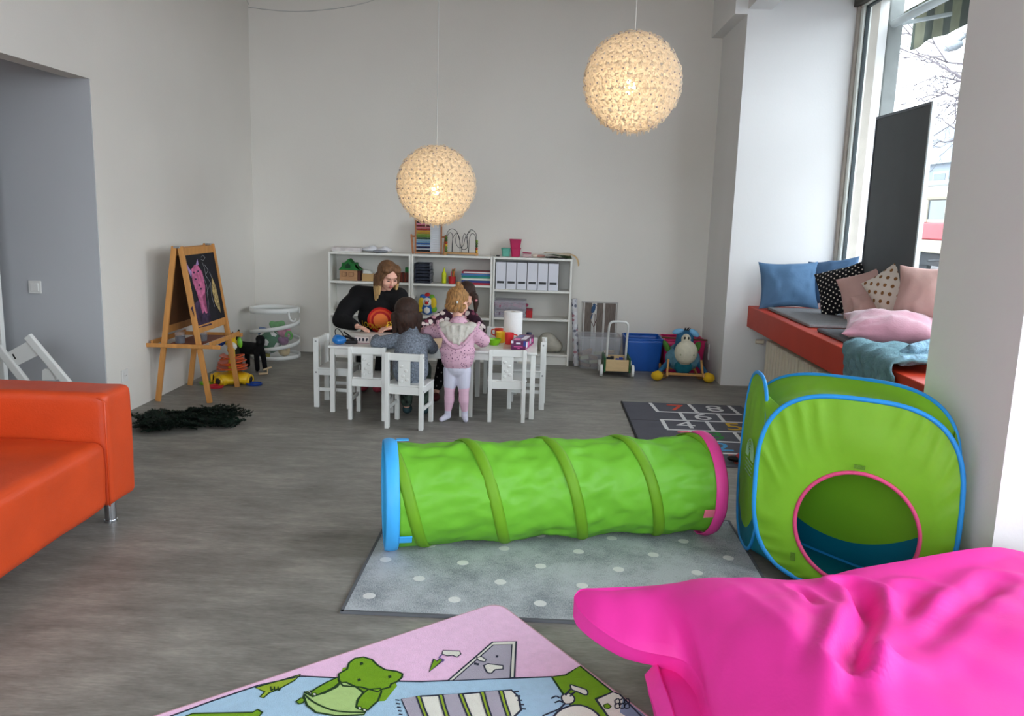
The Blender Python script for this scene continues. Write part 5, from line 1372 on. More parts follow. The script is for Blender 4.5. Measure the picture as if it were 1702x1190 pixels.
# small dark shoe at the tent side
q = at_z(1221, 768, .012)
t = thing('small_shoe', 'small black and red child\'s shoe lying on the hopscotch mat beside the tent', 'shoe', q)
blob('shoe_body', [('e', q + Vector((0, 0, .022)), (.05, .03, .02), (0, 0, -.4), 0), ('e', q + Vector((.03, -.005, .035)), (.028, .026, .026), None, 1)], [BLK, mat('shoe_red', (170, 60, 70), rough=.7)], .004, t)

# ------------------------------------------------------------------ grey dotted rug
PR = thing('dotted_rug', 'grey rug with white dots under the green tunnel', 'rug', (.14, 3.4, 0))
def rug_mat():
    m = bpy.data.materials.new('grey_rug_pile'); m.use_nodes = True; nt = m.node_tree; N = nt.nodes; L = nt.links; bs = N['Principled BSDF']
    tc = N.new('ShaderNodeTexCoord')
    n1 = N.new('ShaderNodeTexNoise'); n1.inputs['Scale'].default_value = 3.2; n1.inputs['Detail'].default_value = 8; n1.inputs['Roughness'].default_value = .7
    mp = N.new('ShaderNodeMapping'); mp.inputs['Scale'].default_value = (3, .8, 1); L.new(tc.outputs['Object'], mp.inputs['Vector'])
    n2 = N.new('ShaderNodeTexNoise'); n2.inputs['Scale'].default_value = 90; n2.inputs['Detail'].default_value = 3
    L.new(tc.outputs['Object'], n1.inputs['Vector']); L.new(mp.outputs['Vector'], n2.inputs['Vector'])
    mx = N.new('ShaderNodeMix'); mx.inputs['Factor'].default_value = .35; L.new(n1.outputs['Fac'], mx.inputs['A']); L.new(n2.outputs['Fac'], mx.inputs['B'])
    rp = N.new('ShaderNodeValToRGB'); e = rp.color_ramp.elements; e[0].position = .33; e[0].color = lin((112, 119, 124)); e[1].position = .56; e[1].color = lin((190, 195, 199))
    L.new(mx.outputs['Result'], rp.inputs['Fac']); L.new(rp.outputs['Color'], bs.inputs['Base Color']); bs.inputs['Roughness'].default_value = .95; bs.inputs['Specular IOR Level'].default_value = .1
    bp = N.new('ShaderNodeBump'); bp.inputs['Strength'].default_value = .5; bp.inputs['Distance'].default_value = .006; L.new(n2.outputs['Fac'], bp.inputs['Height']); L.new(bp.outputs['Normal'], bs.inputs['Normal'])
    return m
RUG = rug_mat()
obj('rug_pile', bx(-.695, .985, 2.872, 3.98, .001, .011, bev=.003), RUG, PR)
bm = NB()
for a in ((-.70, .99, 2.866, 2.878), (-.70, .99, 3.974, 3.986), (-.702, -.69, 2.866, 3.986), (.98, .992, 2.866, 3.986)): bx(*a, .001, .0125, bm)
obj('edge_binding', bm, mat('grey_binding', (96, 98, 102), rough=.9), PR)
DOT = mat('white_dot_pile', (226, 226, 224), rough=.95, var=.03, bump=.4, bscale=200)
for j in range(6):
    y = 3.0 + j * .172
    for k in range(6):
        x = (-.62 if j % 2 == 0 else -.45) + k * .333
        if x < .95 and y < 3.95:
            obj('dot', cyl(NB(), (x, y, .0105), (x, y, .0118), .0245, seg=18), DOT, PR)

# ------------------------------------------------------------------ pink picture rug
PK = thing('picture_rug', 'pink children\'s rug with frog and blue pond print in the foreground', 'rug', (-.13, 2.97, 0))
c0_ = Vector((-.118, 2.985, 0)); d1 = Vector((-.765, -.644, 0)).normalized(); d2 = Vector((.590, -.807, 0)).normalized()
d2 = Vector((.575, -.818, 0)).normalized()
def rug_outline(ins, z, r=.06, L1_=1.65, L2_=1.33):
    P = []; cs = [(0, 0), (L1_, 0), (L1_, L2_), (0, L2_)]
    for (a, b), (sa, sb), st in zip(cs, ((1, 1), (-1, 1), (-1, -1), (1, -1)), (pi, -pi / 2, 0, pi / 2)):
        ca = a + sa * (r + ins * .0 + ins); cb = b + sb * (r + ins)
        for k in range(6):
            t = st + (pi / 2) * k / 5
            P.append((ca + r * cos(t) * 1.0, cb + r * sin(t)))
    # order corner arcs consistently
    out = []
    for i, (a, b) in enumerate(cs):
        sa, sb = ((1, 1), (-1, 1), (-1, -1), (1, -1))[i]; ca, cb = a + sa * (r + ins), b + sb * (r + ins)
        a0 = {0: pi * 1.0, 1: pi * 1.5, 2: 0, 3: pi * .5}[i]
        for k in range(6):
            t = a0 + (pi / 2) * k / 5; out.append(c0_ + d1 * (ca + r * cos(t)) + d2 * (cb + r * sin(t)) + Vector((0, 0, z)))
    return out
PKM = mat('pink_rug_pile', (252, 206, 238), rough=.95, var=.03, nscale=40, bump=.5, bscale=260); BLM = mat('light_blue_rug_pile', (176, 210, 234), rough=.95, var=.03, nscale=40, bump=.5, bscale=260)
GRM = mat('green_rug_pile', (122, 168, 26), rough=.95, var=.04, nscale=40, bump=.5, bscale=260); LGM = mat('pale_green_rug_pile', (182, 212, 134), rough=.95, var=.03, nscale=40, bump=.5, bscale=260)
GYM = mat('lilac_grey_rug_pile', (180, 174, 188), rough=.95, var=.03, bump=.5, bscale=260); WHM = mat('ivory_rug_pile', (236, 234, 222), rough=.95, var=.02, bump=.5, bscale=260); NVM = mat('navy_rug_line', (44, 48, 66), rough=.95); DGM = mat('dark_green_rug_line', (30, 60, 24), rough=.95)
obj('rug_edge', prism(NB(), rug_outline(-.006, .001), (0, 0, .0122)), mat('rug_edge_rose', (206, 160, 170), rough=.9), PK)
ro = rug_outline(0, .0132)
obj('pink_field', prism(NB(), ro, (0, 0, .001)), PKM, PK)
Zp = .0144
def P_(pts, m_, nm, lw=.007, lm=None, dz=0, closed=True, lsm=1):
    o = print_poly(pts, Zp + dz, m_, PK, nm)
    if lw: print_line(pts, Zp + dz + .0007, lm or NVM, PK, 'outline', lw, closed, lsm)
    return o
# pond: from the left border across to the right, continuing beyond the frame
P_([(285, 1190), (350, 1166), (430, 1139), (500, 1124), (545, 1126), (640, 1132), (700, 1133), (800, 1129), (917, 1125), (935, 1152), (960, 1190), (980, 1240), (700, 1420), (400, 1420), (150, 1245)], BLM, 'blue_pond')
P_([(424, 1143), (500, 1121), (488, 1132), (462, 1146), (447, 1152), (438, 1160), (432, 1158), (440, 1150)], mat('lime_rug_pile', (160, 186, 50), rough=.95, bump=.5, bscale=260), 'lily_leaf', .005, DGM, .0006)
for x in (450, 456, 462): print_line([(x, 1141), (x + 1, 1148), (x + 4, 1145)], Zp + .002, DGM, PK, 'pattern_line', .004)
P_([(917, 1125), (940, 1122), (964, 1107), (1018, 1150), (990, 1161), (1010, 1190), (1040, 1230), (990, 1240), (960, 1190), (935, 1152)], GRM, 'green_patch', .007, DGM, .0003)
P_([(1018, 1150), (1030, 1154), (1075, 1200), (1090, 1225), (1040, 1230), (1010, 1190), (990, 1163)], WHM, 'ivory_patch', .006, NVM, .0004)
P_([(1036, 1160), (1080, 1196), (1090, 1215), (1055, 1200), (1030, 1184)], mat('slate_blue_pile', (128, 146, 170), rough=.95), 'slate_patch', 0, None, .0009)
for i in range(6):
    x = 1022 + (i % 3) * 8; y = 1164 + (i // 3) * 8
    print_line([(x, y), (x + 6, y - 3), (x + 8, y + 4), (x + 1, y + 5), (x, y)], Zp + .002, NVM, PK, 'scribble_line', .004)
P_([(1003, 1172), (1010, 1169), (1016, 1174), (1012, 1178), (1005, 1177)], GRM, 'leaf_print', .003, DGM, .0018)
# white creature parts
P_([(926, 1184), (945, 1174), (965, 1172), (985, 1180), (1000, 1196), (1010, 1230), (930, 1235), (915, 1205)], WHM, 'white_shape', .007, NVM, .0012, True, 2)
P_([(934, 1156), (946, 1152), (955, 1160), (952, 1168), (940, 1170), (934, 1163)], WHM, 'white_shape', .005, NVM, .0013, True, 2)
P_([(948, 1138), (955, 1140), (974, 1146), (977, 1153), (972, 1155), (958, 1149), (950, 1146)], WHM, 'white_shape', .005, NVM, .0014, True, 2)
for pts in ([(916, 1161), (924, 1157), (930, 1160)], [(922, 1168), (930, 1165), (936, 1168)], [(938, 1170), (930, 1178), (916, 1184), (902, 1190)], [(950, 1144), (944, 1150), (940, 1156)], [(956, 1150), (950, 1154), (948, 1158)]): print_line(pts, Zp + .0015, NVM, PK, 'outline', .006)
# frog
P_([(563, 1134), (540, 1139), (522, 1148), (508, 1156), (500, 1160), (512, 1170), (560, 1170), (640, 1165), (660, 1140), (650, 1120), (620, 1105), (570, 1110)], GRM, 'frog_body', 0, None, .0008)
P_([(563, 1120), (577, 1112), (580, 1102), (590, 1094), (604, 1092), (618, 1096), (628, 1106), (640, 1113), (660, 1116), (669, 1120), (668, 1126), (660, 1133), (650, 1137), (648, 1142), (634, 1146), (628, 1150), (600, 1142), (570, 1140), (563, 1132)], GRM, 'frog_head', .007, DGM, .0014)
P_([(632, 1144), (634, 1150), (628, 1165), (618, 1174), (612, 1180), (600, 1178), (592, 1174), (596, 1160), (604, 1152), (612, 1146)], GRM, 'frog_arm', .006, DGM, .002)
P_([(561, 1126), (545, 1133), (527, 1143), (514, 1152), (520, 1157), (540, 1152), (560, 1142), (566, 1134)], GRM, 'frog_arm', .006, DGM, .0021)
P_([(564, 1135), (575, 1134), (592, 1142), (603, 1150), (602, 1154), (594, 1164), (592, 1176), (608, 1182), (605, 1188), (560, 1190), (525, 1184), (510, 1172), (505, 1158), (505, 1150), (520, 1158), (540, 1150), (556, 1142)], LGM, 'frog_belly', .007, DGM, .0016)
print_line([(506, 1154), (520, 1166), (545, 1178), (570, 1183), (606, 1184)], Zp + .0028, DGM, PK, 'outline', .006)
P_([(492, 1166), (500, 1160), (507, 1162), (504, 1168), (497, 1170)], GRM, 'frog_foot', .005, DGM, .0022)
for x, y in ((601, 1103), (597, 1130), (648, 1125)): print_poly([(x - 3, y - 1.5), (x + 2, y - 2.5), (x + 3, y + 1), (x - 2, y + 2.5)], Zp + .003, DGM, PK, 'eye_spot')
for x, y in ((515, 1151), (523, 1154), (598, 1177), (606, 1180)): P_([(x - 3, y - 2), (x + 2, y - 2), (x + 3, y + 2), (x - 2, y + 2)], WHM, 'frog_finger', .003, DGM, .0028)
# lower green animal strip and striped blanket print
P_([(310, 1190), (320, 1186), (420, 1184), (428, 1179), (436, 1184), (430, 1192), (300, 1198)], GRM, 'green_shape', .006, DGM, .001)
P_([(668, 1162), (700, 1157), (760, 1154), (820, 1149), (850, 1147), (862, 1158), (866, 1180), (856, 1190), (845, 1200), (690, 1215)], WHM, 'blanket_print', .007, NVM, .001)
st = [(692, 1157, 706, 1195), (729, 1155, 741, 1195), (762, 1153, 779, 1195), (798, 1150, 811, 1193), (829, 1148, 842, 1190)]
for a, b, c, d in st:
    m = (a * .45 + c * .55 - 2)
    P_([(a, b), (a + 7, b), (m + 7.5, (b + d) / 2), (c + 7, d), (c, d), (m + 1, (b + d) / 2)], mat('lime_rug_pile', (160, 186, 50), rough=.95), 'green_stripe', .005, NVM, .0022)
for (a, b, c, d), (e, f_, g, h) in ((st[1], st[2]), (st[3], st[4])):
    print_poly([(a + 7, b), (e, f_), (g, h), (c + 7, d)], Zp + .0018, GYM, PK, 'grey_stripe')
print_poly([(668, 1162), (692, 1157), (706, 1195), (690, 1213)], Zp + .0018, GYM, PK, 'grey_stripe')
for i in range(6):
    print_line([(664 + i * 1.2, 1164 + i * 6), (657 + i * 1.5, 1163 + i * 6)], Zp + .0015, NVM, PK, 'fringe', .005, False, 1)
for i in range(5):
    print_line([(853 + i * 3, 1150 + i * 7), (862 + i * 3, 1149 + i * 7.4)], Zp + .0015, NVM, PK, 'fringe', .006, False, 1)
# grey slanted shape and small signs
P_([(745, 1131), (819, 1067), (858, 1066), (855, 1126), (800, 1129)], WHM, 'slanted_board_print', .006, NVM, .0009)
P_([(753, 1131), (820, 1072), (851, 1071), (848, 1127), (800, 1129)], GYM, 'slanted_board_field', .004, NVM, .0017)
P_([(804, 1106), (811, 1103), (836, 1106), (836, 1112), (823, 1113), (817, 1119), (810, 1118), (806, 1111)], WHM, 'white_shape', .005, NVM, .0026)
P_([(736, 1081), (764, 1082), (766, 1087), (760, 1092), (752, 1089), (744, 1090), (735, 1087)], WHM, 'white_shape', .004, NVM, .0012)
P_([(713, 1117), (721, 1095), (726, 1099), (732, 1094), (736, 1098)], GRM, 'green_shape', .005, NVM, .0013)
P_([(792, 1093), (800, 1091), (808, 1096), (806, 1100), (796, 1098)], WHM, 'white_shape', .004, NVM, .0026)
for x, y in ((826, 1091), (790, 1103), (794, 1104)): print_poly([(x - 2, y - 1.5), (x + 2, y - 1.5), (x + 2, y + 1.5), (x - 2, y + 1.5)], Zp + .003, NVM, PK, 'spot')
print_line([(735, 1088), (730, 1093), (738, 1097), (733, 1100)], Zp + .0024, mat('violet_line', (110, 90, 150), rough=.9), PK, 'curl_line', .005)

# ------------------------------------------------------------------ play tunnel
TG = mat('green_nylon', (128, 206, 58), rough=.45, var=.04, nscale=5, bump=.12, bscale=26, trans=.28, spec=.4); TGD = mat('olive_green_rib', (112, 166, 30), rough=.6, var=.05, trans=.1)
TBL = mat('sky_blue_nylon', (66, 172, 240), rough=.5, var=.03, bump=.1, bscale=30); TPK = mat('hot_pink_nylon', (240, 74, 160), rough=.5, var=.04, bump=.1, bscale=30); TSM = mat('salmon_tab', (236, 120, 140), rough=.6)
ta, tb = Vector((-.635, 3.515, 0)), Vector((.805, 3.855, 0)); RT_ = .232
ax_t = (tb - ta); LT = ax_t.length; ax_t.normalize(); side = Vector((ax_t.y, -ax_t.x, 0))       # towards the camera
TU = thing('play_tunnel', 'green pop-up play tunnel with blue and pink ends on the dotted rug', 'play tunnel', ((ta + tb) / 2))
PITCH_T = .362; PH0 = .355
def tun(x, th, dr=0.0):
    """x along the axis, th=0 top, growing over the camera side"""
    r = RT_ + dr
    q = ta + ax_t * x + side * (r * sin(th)) + Vector((0, 0, .013 + RT_ * 1.0 + r * cos(th)))
    if q.z < .0135: q.z = .0135
    return q
def tunfab(u, v):
    x = u * LT; th = v * 2 * pi
    # distance to the nearest helix turn
    h = ((x - PH0) / PITCH_T - v) % 1.0; k = min(h, 1 - h) * 2
    sag = -.014 * sin(k * pi / 2) ** 1.5
    e = min(x, LT - x); sag *= min(1, e / .08)
    w = noise.noise(Vector((x * 5, cos(th) * 3, sin(th) * 3))) * .012 + noise.noise(Vector((x * 14 + th * 3, cos(th) * 5, sin(th) * 5))) * .009 + abs(noise.noise(Vector((x * 9 - th * 2, cos(th) * 2.5, sin(th) * 2.5)))) * -.012
    w += .004 * max(0, sin(th)) * sin((x * 30 + th * 5)) * noise.noise(Vector((x * 3, th, 4)))
    return tun(x, th, sag + w * min(1, k * 2.5 + .1) * min(1, e / .05))
bm = grid(NB(), lambda u, v: tunfab(v, u), 96, 190, closed_u=True)
o = obj('fabric_tube', bm, TG, TU, smooth=True); solid(o, .0015)
def rib(k0, k1):
    bm = NB(); n = 420; V = []
    for i in range(n + 1):
        v = k0 + (k1 - k0) * i / n; x = PH0 + PITCH_T * v
        V.append([bm.verts.new(tun(x + dx_, 2 * pi * v, dr)) for dx_, dr in ((-.026, .0), (-.012, .006), (0, .007), (.012, .006), (.026, .0))])
    for a, b in zip(V, V[1:]):
        for j in range(4): bm.faces.new((a[j], b[j], b[j + 1], a[j + 1]))
    return bm
v0, v1 = -(PH0 - .0) / PITCH_T, (LT - .0 - PH0) / PITCH_T
o = obj('wire_rib', rib(v0, v1), TGD, TU, smooth=True); solid(o, .003, 0)
def band(x0, x1, m_, nm):
    def fn(u, v):
        x = x0 + (x1 - x0) * v; return tun(x, u * 2 * pi, .008 + .007 * sin(pi * v) + noise.noise(Vector((x * 20, u * 22, 3))) * .004)
    o = obj(nm, grid(NB(), fn, 64, 8, closed_u=True), m_, TU, smooth=True); return solid(o, .006)
band(-.026, .030, TBL, 'blue_hem'); band(LT - .028, LT + .028, TPK, 'pink_hem')
def tab(x, th, m_):
    p = tun(x, th, .012); q_ = tun(x + .055, th, .012) if x < LT / 2 else tun(x - .05, th, .012)
    n = (tun(x, th, .05) - tun(x, th, 0)).normalized()
    obj('strap_tab', bar(NB(), p, q_, .042, .006, up=n, bev=.002), m_, TU)
tab(.03, 2.15, TBL); tab(.03, -.1, TBL); tab(LT - .03, 1.85, TSM); tab(LT - .05, -.25, TSM)

# ------------------------------------------------------------------ play tent
PTN = thing('play_tent', 'green pop-up play tent with blue hoops and pink round door', 'play tent', (1.3, 3.4, 0))
TTG = mat('green_tent_nylon', (140, 202, 46), rough=.5, var=.04, nscale=4, bump=.10, bscale=22, trans=.25, spec=.35); TEAL = mat('teal_tent_nylon', (0, 128, 160), rough=.5, var=.05, nscale=5, bump=.12, bscale=20, trans=.2)
HBL = mat('blue_hoop_sleeve', (40, 150, 226), rough=.5, var=.03); HPK = mat('pink_hoop_sleeve', (226, 78, 130), rough=.5, var=.03)
FL, FRt, RL, RR = Vector((.94, 3.385, 0)), Vector((1.628, 3.04, 0)), Vector((1.045, 4.0, 0)), Vector((1.655, 3.17, 0))
FL2 = Vector((.975, 3.45, 0)); RL2 = Vector((1.0, 3.93, 0))
def ring_pt(P, Q, s, H, n=3.0, z0=.012, lean=Vector((0, 0, 0))):
    tilt = .10 if Q is RR else 0
    a = s * 2 * pi; c, d = cos(a), sin(a)
    x = math.copysign(abs(c) ** (2 / n), c); z = math.copysign(abs(d) ** (2 / n), d)
    k = .5 + .5 * x; h = z0 + H * (.5 + .5 * z) * (1 + tilt * k)
    return P.lerp(Q, k) + Vector((0, 0, h)) + lean * (h / .8)
def hoop(P, Q, H, m_, nm, r=.0085, n=3.0, lean=Vector((0, 0, 0)), bulge=None):
    pts = [ring_pt(P, Q, i / 96, H, n, lean=lean) for i in range(96)]
    # drop near-duplicate points
    pp = [pts[0]]
    for p in pts[1:]:
        if (p - pp[-1]).length > .006: pp.append(p)
    return obj(nm, tube(NB(), pp, r, 8, closed=True), m_, PTN, smooth=True)
HF, HL, HR = .80, .805, .785
leanF = Vector((.0, .03, 0)); leanL = Vector((.015, .0, 0)); leanR = Vector((0, -.02, 0))
hoop(FL, FRt, HF, HBL, 'front_hoop', .010, lean=leanF)
hoop(FL2, RL2, HL, HBL, 'left_hoop', .0085, n=2.6, lean=leanL)
hoop(RL, RR, HR, HBL, 'rear_hoop', .0085, n=3.3, lean=leanR)
# front panel with a round door
nF = Vector((-(FRt - FL).y, (FRt - FL).x, 0)).normalized(); nF = -nF if nF.y > 0 else nF
cL, cR = at_plane(1323, 880, FL, FRt), at_plane(1531, 880, FL, FRt); hc = (cL + cR) / 2; hr = (cR - cL).length / 2; dF = (FRt - FL).normalized()
hc.z = at_plane(1425, 788, FL, FRt).z - hr
def hole_pt(s): a = s * 2 * pi; q = hc + dF * (hr * cos(a)) + Vector((0, 0, hr * sin(a))); q.z = max(q.z, .018); return q + leanF * (q.z / .8)
def frontfab(u, v):
    o_ = ring_pt(FL, FRt, u, HF, 3.0, lean=leanF); h_ = hole_pt(u); p = h_.lerp(o_, v)
    w = sin(pi * v) * (.007 + noise.noise(p * 5) * .010) + (v ** 2.5) * .0075 * max(-.4, sin(u * 2 * pi * 24 + 5 * noise.noise(p * 4))) * (1 - v ** 12) + noise.noise(Vector((u * 40, v * 3, 0))) * .004 * v * (1 - v)
    return p + nF * w
bm = grid(NB(), frontfab, 200, 22, closed_u=True); o = obj('front_panel', bm, TTG, PTN, smooth=True); solid(o, .001)
pp = [hole_pt(i / 64) for i in range(64)]; obj('door_hoop', tube(NB(), pp, .0085, 8, closed=True), HPK, PTN, smooth=True)
def panel_(P, Q, H, n, nm, bulge, lean=Vector((0, 0, 0)), zt=(.10, .24)):
    c = ring_pt(P, Q, 0, H, n, lean=lean).lerp(ring_pt(P, Q, .5, H, n, lean=lean), .5)
    d_ = (Q - P).normalized(); mid = (P + Q) / 2; W = (Q - P).length / 2
    def fn(u, v):
        p = c.lerp(ring_pt(P, Q, u, H, n, lean=lean), v); return p + bulge * (1 - v * v) + bulge.normalized() * (noise.noise(p * 6) * .008 * (1 - v) + noise.noise(p * 14) * .004)
    bm = grid(NB(), fn, 80, 24, closed_u=True)
    m_ = two_tone('tent_cloth_' + nm, (140, 202, 46), (0, 128, 160), mid - PTN.location, d_, W, zt[0], zt[1])
    o = obj(nm, bm, m_, PTN, smooth=True); return solid(o, .001)
def strip(nm, fa, fb, sags, m_, n=60, k=10):
    def fn(u, v):
        p = fa(u).lerp(fb(u), v); return p + Vector((0, 0, -sags * sin(pi * v))) + Vector((noise.noise(p * 9), noise.noise(p * 9 + Vector((5, 0, 0))), noise.noise(p * 12))) * .01 * sin(pi * v)
    return solid(obj(nm, grid(NB(), fn, n, k), m_, PTN, smooth=True), .001)
panel_(FL2, RL2, HL, 2.6, 'left_panel', Vector((-.012, -.0, 0)), leanL)
panel_(RL, RR, HR, 3.3, 'rear_panel', Vector((.01, .02, 0)), leanR)
strip('right_gusset', lambda u: ring_pt(FL, FRt, -.10 + u * .18, HF, 3.0, lean=leanF), lambda u: ring_pt(RL, RR, -.10 + u * .18, HR, 3.3, lean=leanR), 0, TTG)
# top sheet between the front and the rear hoop, corner gussets, floor sheet
strip('roof_sheet', lambda u: ring_pt(FL, FRt, .42 - u * .37, HF, 3.0, lean=leanF), lambda u: ring_pt(RL, RR, .41 - u * .34, HR, 3.3, lean=leanR), .035, TTG, 70, 22)
strip('left_roof_gusset', lambda u: ring_pt(FL, FRt, .47 - u * .1, HF, 3.0, lean=leanF), lambda u: ring_pt(FL2, RL2, .47 - u * .30, HL, 2.6, lean=leanL), .01, TTG)
strip('front_corner_gusset', lambda u: ring_pt(FL, FRt, .50 + u * .18, HF, 3.0, lean=leanF) + Vector((.003, .006, 0)), lambda u: ring_pt(FL2, RL2, .5 + u * .18, HL, 2.6, lean=leanL), .0, TEAL)
strip('rear_corner_gusset', lambda u: ring_pt(RL, RR, .50 + u * .1, HR, 3.3, lean=leanR), lambda u: ring_pt(FL2, RL2, 1.0 - u * .1, HL, 2.6, lean=leanL), .0, TTG)
strip('floor_sheet', lambda u: ring_pt(FL, FRt, .55 + u * .40, HF, 3.0, lean=leanF) + Vector((0, .01, .002)), lambda u: ring_pt(RL, RR, .54 + u * .42, HR, 3.3, lean=leanR) + Vector((0, 0, .0)), -.0, TEAL, 60, 20)
vm = mat('velcro_green', (96, 140, 40), rough=.9, bump=.5, bscale=300)
for px, py, w, h in ((1433, 777, .042, .016), (1320, 922, .02, .035)):
    c = at_plane(px, py, FL, FRt); c += leanF * (c.z / .8) + nF * .022
    if px < 1400: c += nF * .004
    obj('velcro_patch', bar(NB(), c - dF * w / 2, c + dF * w / 2, .003, h, up=(0, 0, 1)), vm, PTN)
lm_ = mat('pale_print', (150, 190, 150), rough=.8)
dl = (RL2 - FL2).normalized()
def lp(a, z): return FL2.lerp(RL2, .5) + dl * a + Vector((-.022 + .015 * z / .8, 0, z))
for k in range(5):
    r_ = .03 + k * .012
    obj('print_line', tube(NB(), [lp(-.05 + r_ * cos(t), .44 + r_ * 1.1 * sin(t)) for t in np.linspace(0, pi, 12)], .0022, 4), lm_, PTN)
for k in range(4): obj('print_line', tube(NB(), [lp(-.12, .37 + k * .018), lp(.02, .37 + k * .018)], .0022, 4), lm_, PTN)

# ------------------------------------------------------------------ pink bean bag
BB = thing('bean_bag', 'huge hot pink bean bag cushion in the right foreground', 'bean bag', (1.05, 1.95, 0))
PKB = mat('hot_pink_canvas', (242, 54, 164), rough=.55, var=.03, nscale=4, bump=.06, bscale=90, spec=.3)
A_ = at_z(953, 986, .25); B_ = at_z(1700, 925, .33)
ex = (B_ - A_); ex.z = 0; WB = ex.length; ex.normalize(); ey = Vector((ex.y, -ex.x, 0)); DB = 1.35   # ey points to the camera
def seg_d(p, pts):
    best = 9; par = 0; sd = 0
    for i in range(len(pts) - 1):
        a, b = pts[i], pts[i + 1]; ab = b - a; t = max(0, min(1, (p - a).dot(ab) / ab.dot(ab))); q = a + ab * t; d = (p - q).length
        if d < best: best = d; par = (i + t) / (len(pts) - 1); sd = math.copysign(1, ab.x * (p - a).y - ab.y * (p - a).x)
    return best, par, sd
GV = []
for pts, dep, wd in (([(1412, 957), (1436, 972), (1447, 1010), (1428, 1060), (1410, 1120)], .062, .030), ([(1528, 968), (1508, 1010), (1480, 1050), (1462, 1090)], .032, .035), ([(1660, 958), (1590, 1010), (1530, 1070), (1500, 1100)], .026, .035),
                     ([(1325, 968), (1350, 992), (1352, 1010)], .02, .018), ([(1060, 985), (1130, 1010), (1180, 1040)], .010, .03), ([(1210, 1110), (1216, 1150), (1210, 1190)], .022, .018), ([(1245, 1130), (1240, 1165), (1225, 1190)], .018, .015), ([(1305, 1160), (1290, 1195)], .02, .015),
                     ([(1150, 1050), (1200, 1085), (1240, 1120)], .010, .04), ([(1420, 1100), (1412, 1150), (1410, 1190)], .02, .03), ([(1600, 1060), (1650, 1090), (1700, 1110)], .010, .05), ([(1340, 1010), (1355, 1050), (1352, 1110)], .010, .03)):
    GV.append(([Vector((at_z(x, y, .42).x, at_z(x, y, .42).y)) for x, y in pts], dep, wd))
# upper cushion lofted between its far edge and its near edge; both start at the left tip
def resample(P, n):
    P = smooth_pts(P, 8); L = [0]
    for a, b in zip(P, P[1:]): L.append(L[-1] + (b - a).length)
    out = []; k = 0
    for i in range(n + 1):
        t = L[-1] * (i / n) ** 1.25
        while k < len(L) - 2 and L[k + 1] < t: k += 1
        out.append(P[k].lerp(P[k + 1], min(1, (t - L[k]) / max(1e-6, L[k + 1] - L[k]))))
    return out
TIP = at_z(954, 991, .27)
FE = resample([TIP] + [at_z(x, y, z) for x, y, z in ((966, 979, .285), (1000, 977, .30), (1100, 973, .32), (1220, 968, .33), (1350, 962, .34), (1420, 946, .37), (1500, 932, .39), (1560, 921, .40), (1635, 910, .41), (1692, 915, .40))] + [Vector((1.84, 2.66, .38))], 170)
NE = resample([TIP] + [at_z(x, y, z) for x, y, z in ((962, 1013, .25), (990, 1041, .24), (1037, 1071, .225), (1075, 1084, .22), (1136, 1098, .21), (1166, 1134, .21), (1186, 1190, .21))] + [Vector(v) for v in ((.56, 1.7, .21), (.72, 1.35, .22), (1.0, 1.1, .25), (1.45, 1.05, .28), (1.8, 1.3, .3), (1.93, 1.8, .33), (1.92, 2.3, .35))], 170)
def bagf(u, v):
    i = min(170, int(round(u * 170))); a, b = FE[i], NE[i]; s = i / 170
    ends = min(1, s / .10) ** .6 * min(1, (1 - s) / .06) ** .5
    if v <= .5:
        t = .5 - .5 * cos(pi * v * 2); p = a.lerp(b, t)
        q = (4 * t * (1 - t)); rz = a.z + (b.z - a.z) * t; z = rz + min(.445 - rz, .15 * (a - b).length + .03 * s) * q ** .85 * min(1, (1 - s) / .06) ** .5
        p2 = Vector((p.x, p.y)); fade = min(1, q / .25) * ends
        for pts, dep, wd in GV:
            d, par, sd = seg_d(p2, pts)
            if d < wd * 5:
                ef = min(1, (p2 - pts[0]).length / (wd * 3) + .15) * min(1, (p2 - pts[-1]).length / (wd * 3) + .15)
                z += fade * ef * (-dep * math.exp(-(d / wd) ** 2) + dep * .4 * math.exp(-((d - wd * 2.0) / wd) ** 2))
        z += fade * (noise.noise(Vector((p.x * 2.2, p.y * 2.2, 1))) * .028 + noise.noise(Vector((p.x * 7, p.y * 5, 2))) * .010 + noise.noise(Vector((p.x * 16, p.y * 11, 7))) * .003)
        return Vector((p.x, p.y, z))
    t = 1 - (.5 - .5 * cos(pi * (v - .5) * 2)); ins = .14 * sin(pi * (v - .5) * 2) ** .5
    p = a.lerp(b, t * (1 - 2 * ins) + ins); rim = a.z + (b.z - a.z) * t; zb = rim - .07 + (.004 - rim + .07) * min(1, max(0, (s - .16) / .3))
    q = min(1, 4 * t * (1 - t) / .35)
    return Vector((p.x, p.y, max(.004, rim + (zb - rim) * q ** .6)))
bm = grid(NB(), lambda v, u: bagf(u, v), 150, 170, closed_u=True)
bmesh.ops.remove_doubles(bm, verts=bm.verts, dist=1e-5)
bmesh.ops.holes_fill(bm, edges=[e_ for e_ in bm.edges if e_.is_boundary])
obj('cover', bm, PKB, BB, smooth=True)
# lower body with its seam strip showing under the overhanging corner
lo = soft_box(.375, 1.62, 1.15, 2.42, .002, .15, .08, .010, n=30, seed=5); obj('lower_body', lo, PKB, BB, smooth=True)
bm = NB()
pts = [at_z(1082, 1112, .14), at_z(1090, 1140, .14), at_z(1104, 1180, .135), at_z(1118, 1235, .12)]
P = smooth_pts(pts, 5)
for a, b in zip(P, P[1:]): bar(bm, a, b + (b - a) * .1, .055, .006, up=(-.8, -.3, .6))
obj('seam_strip', bm, mat('pink_seam_tape', (248, 60, 170), rough=.5), BB, smooth=False)

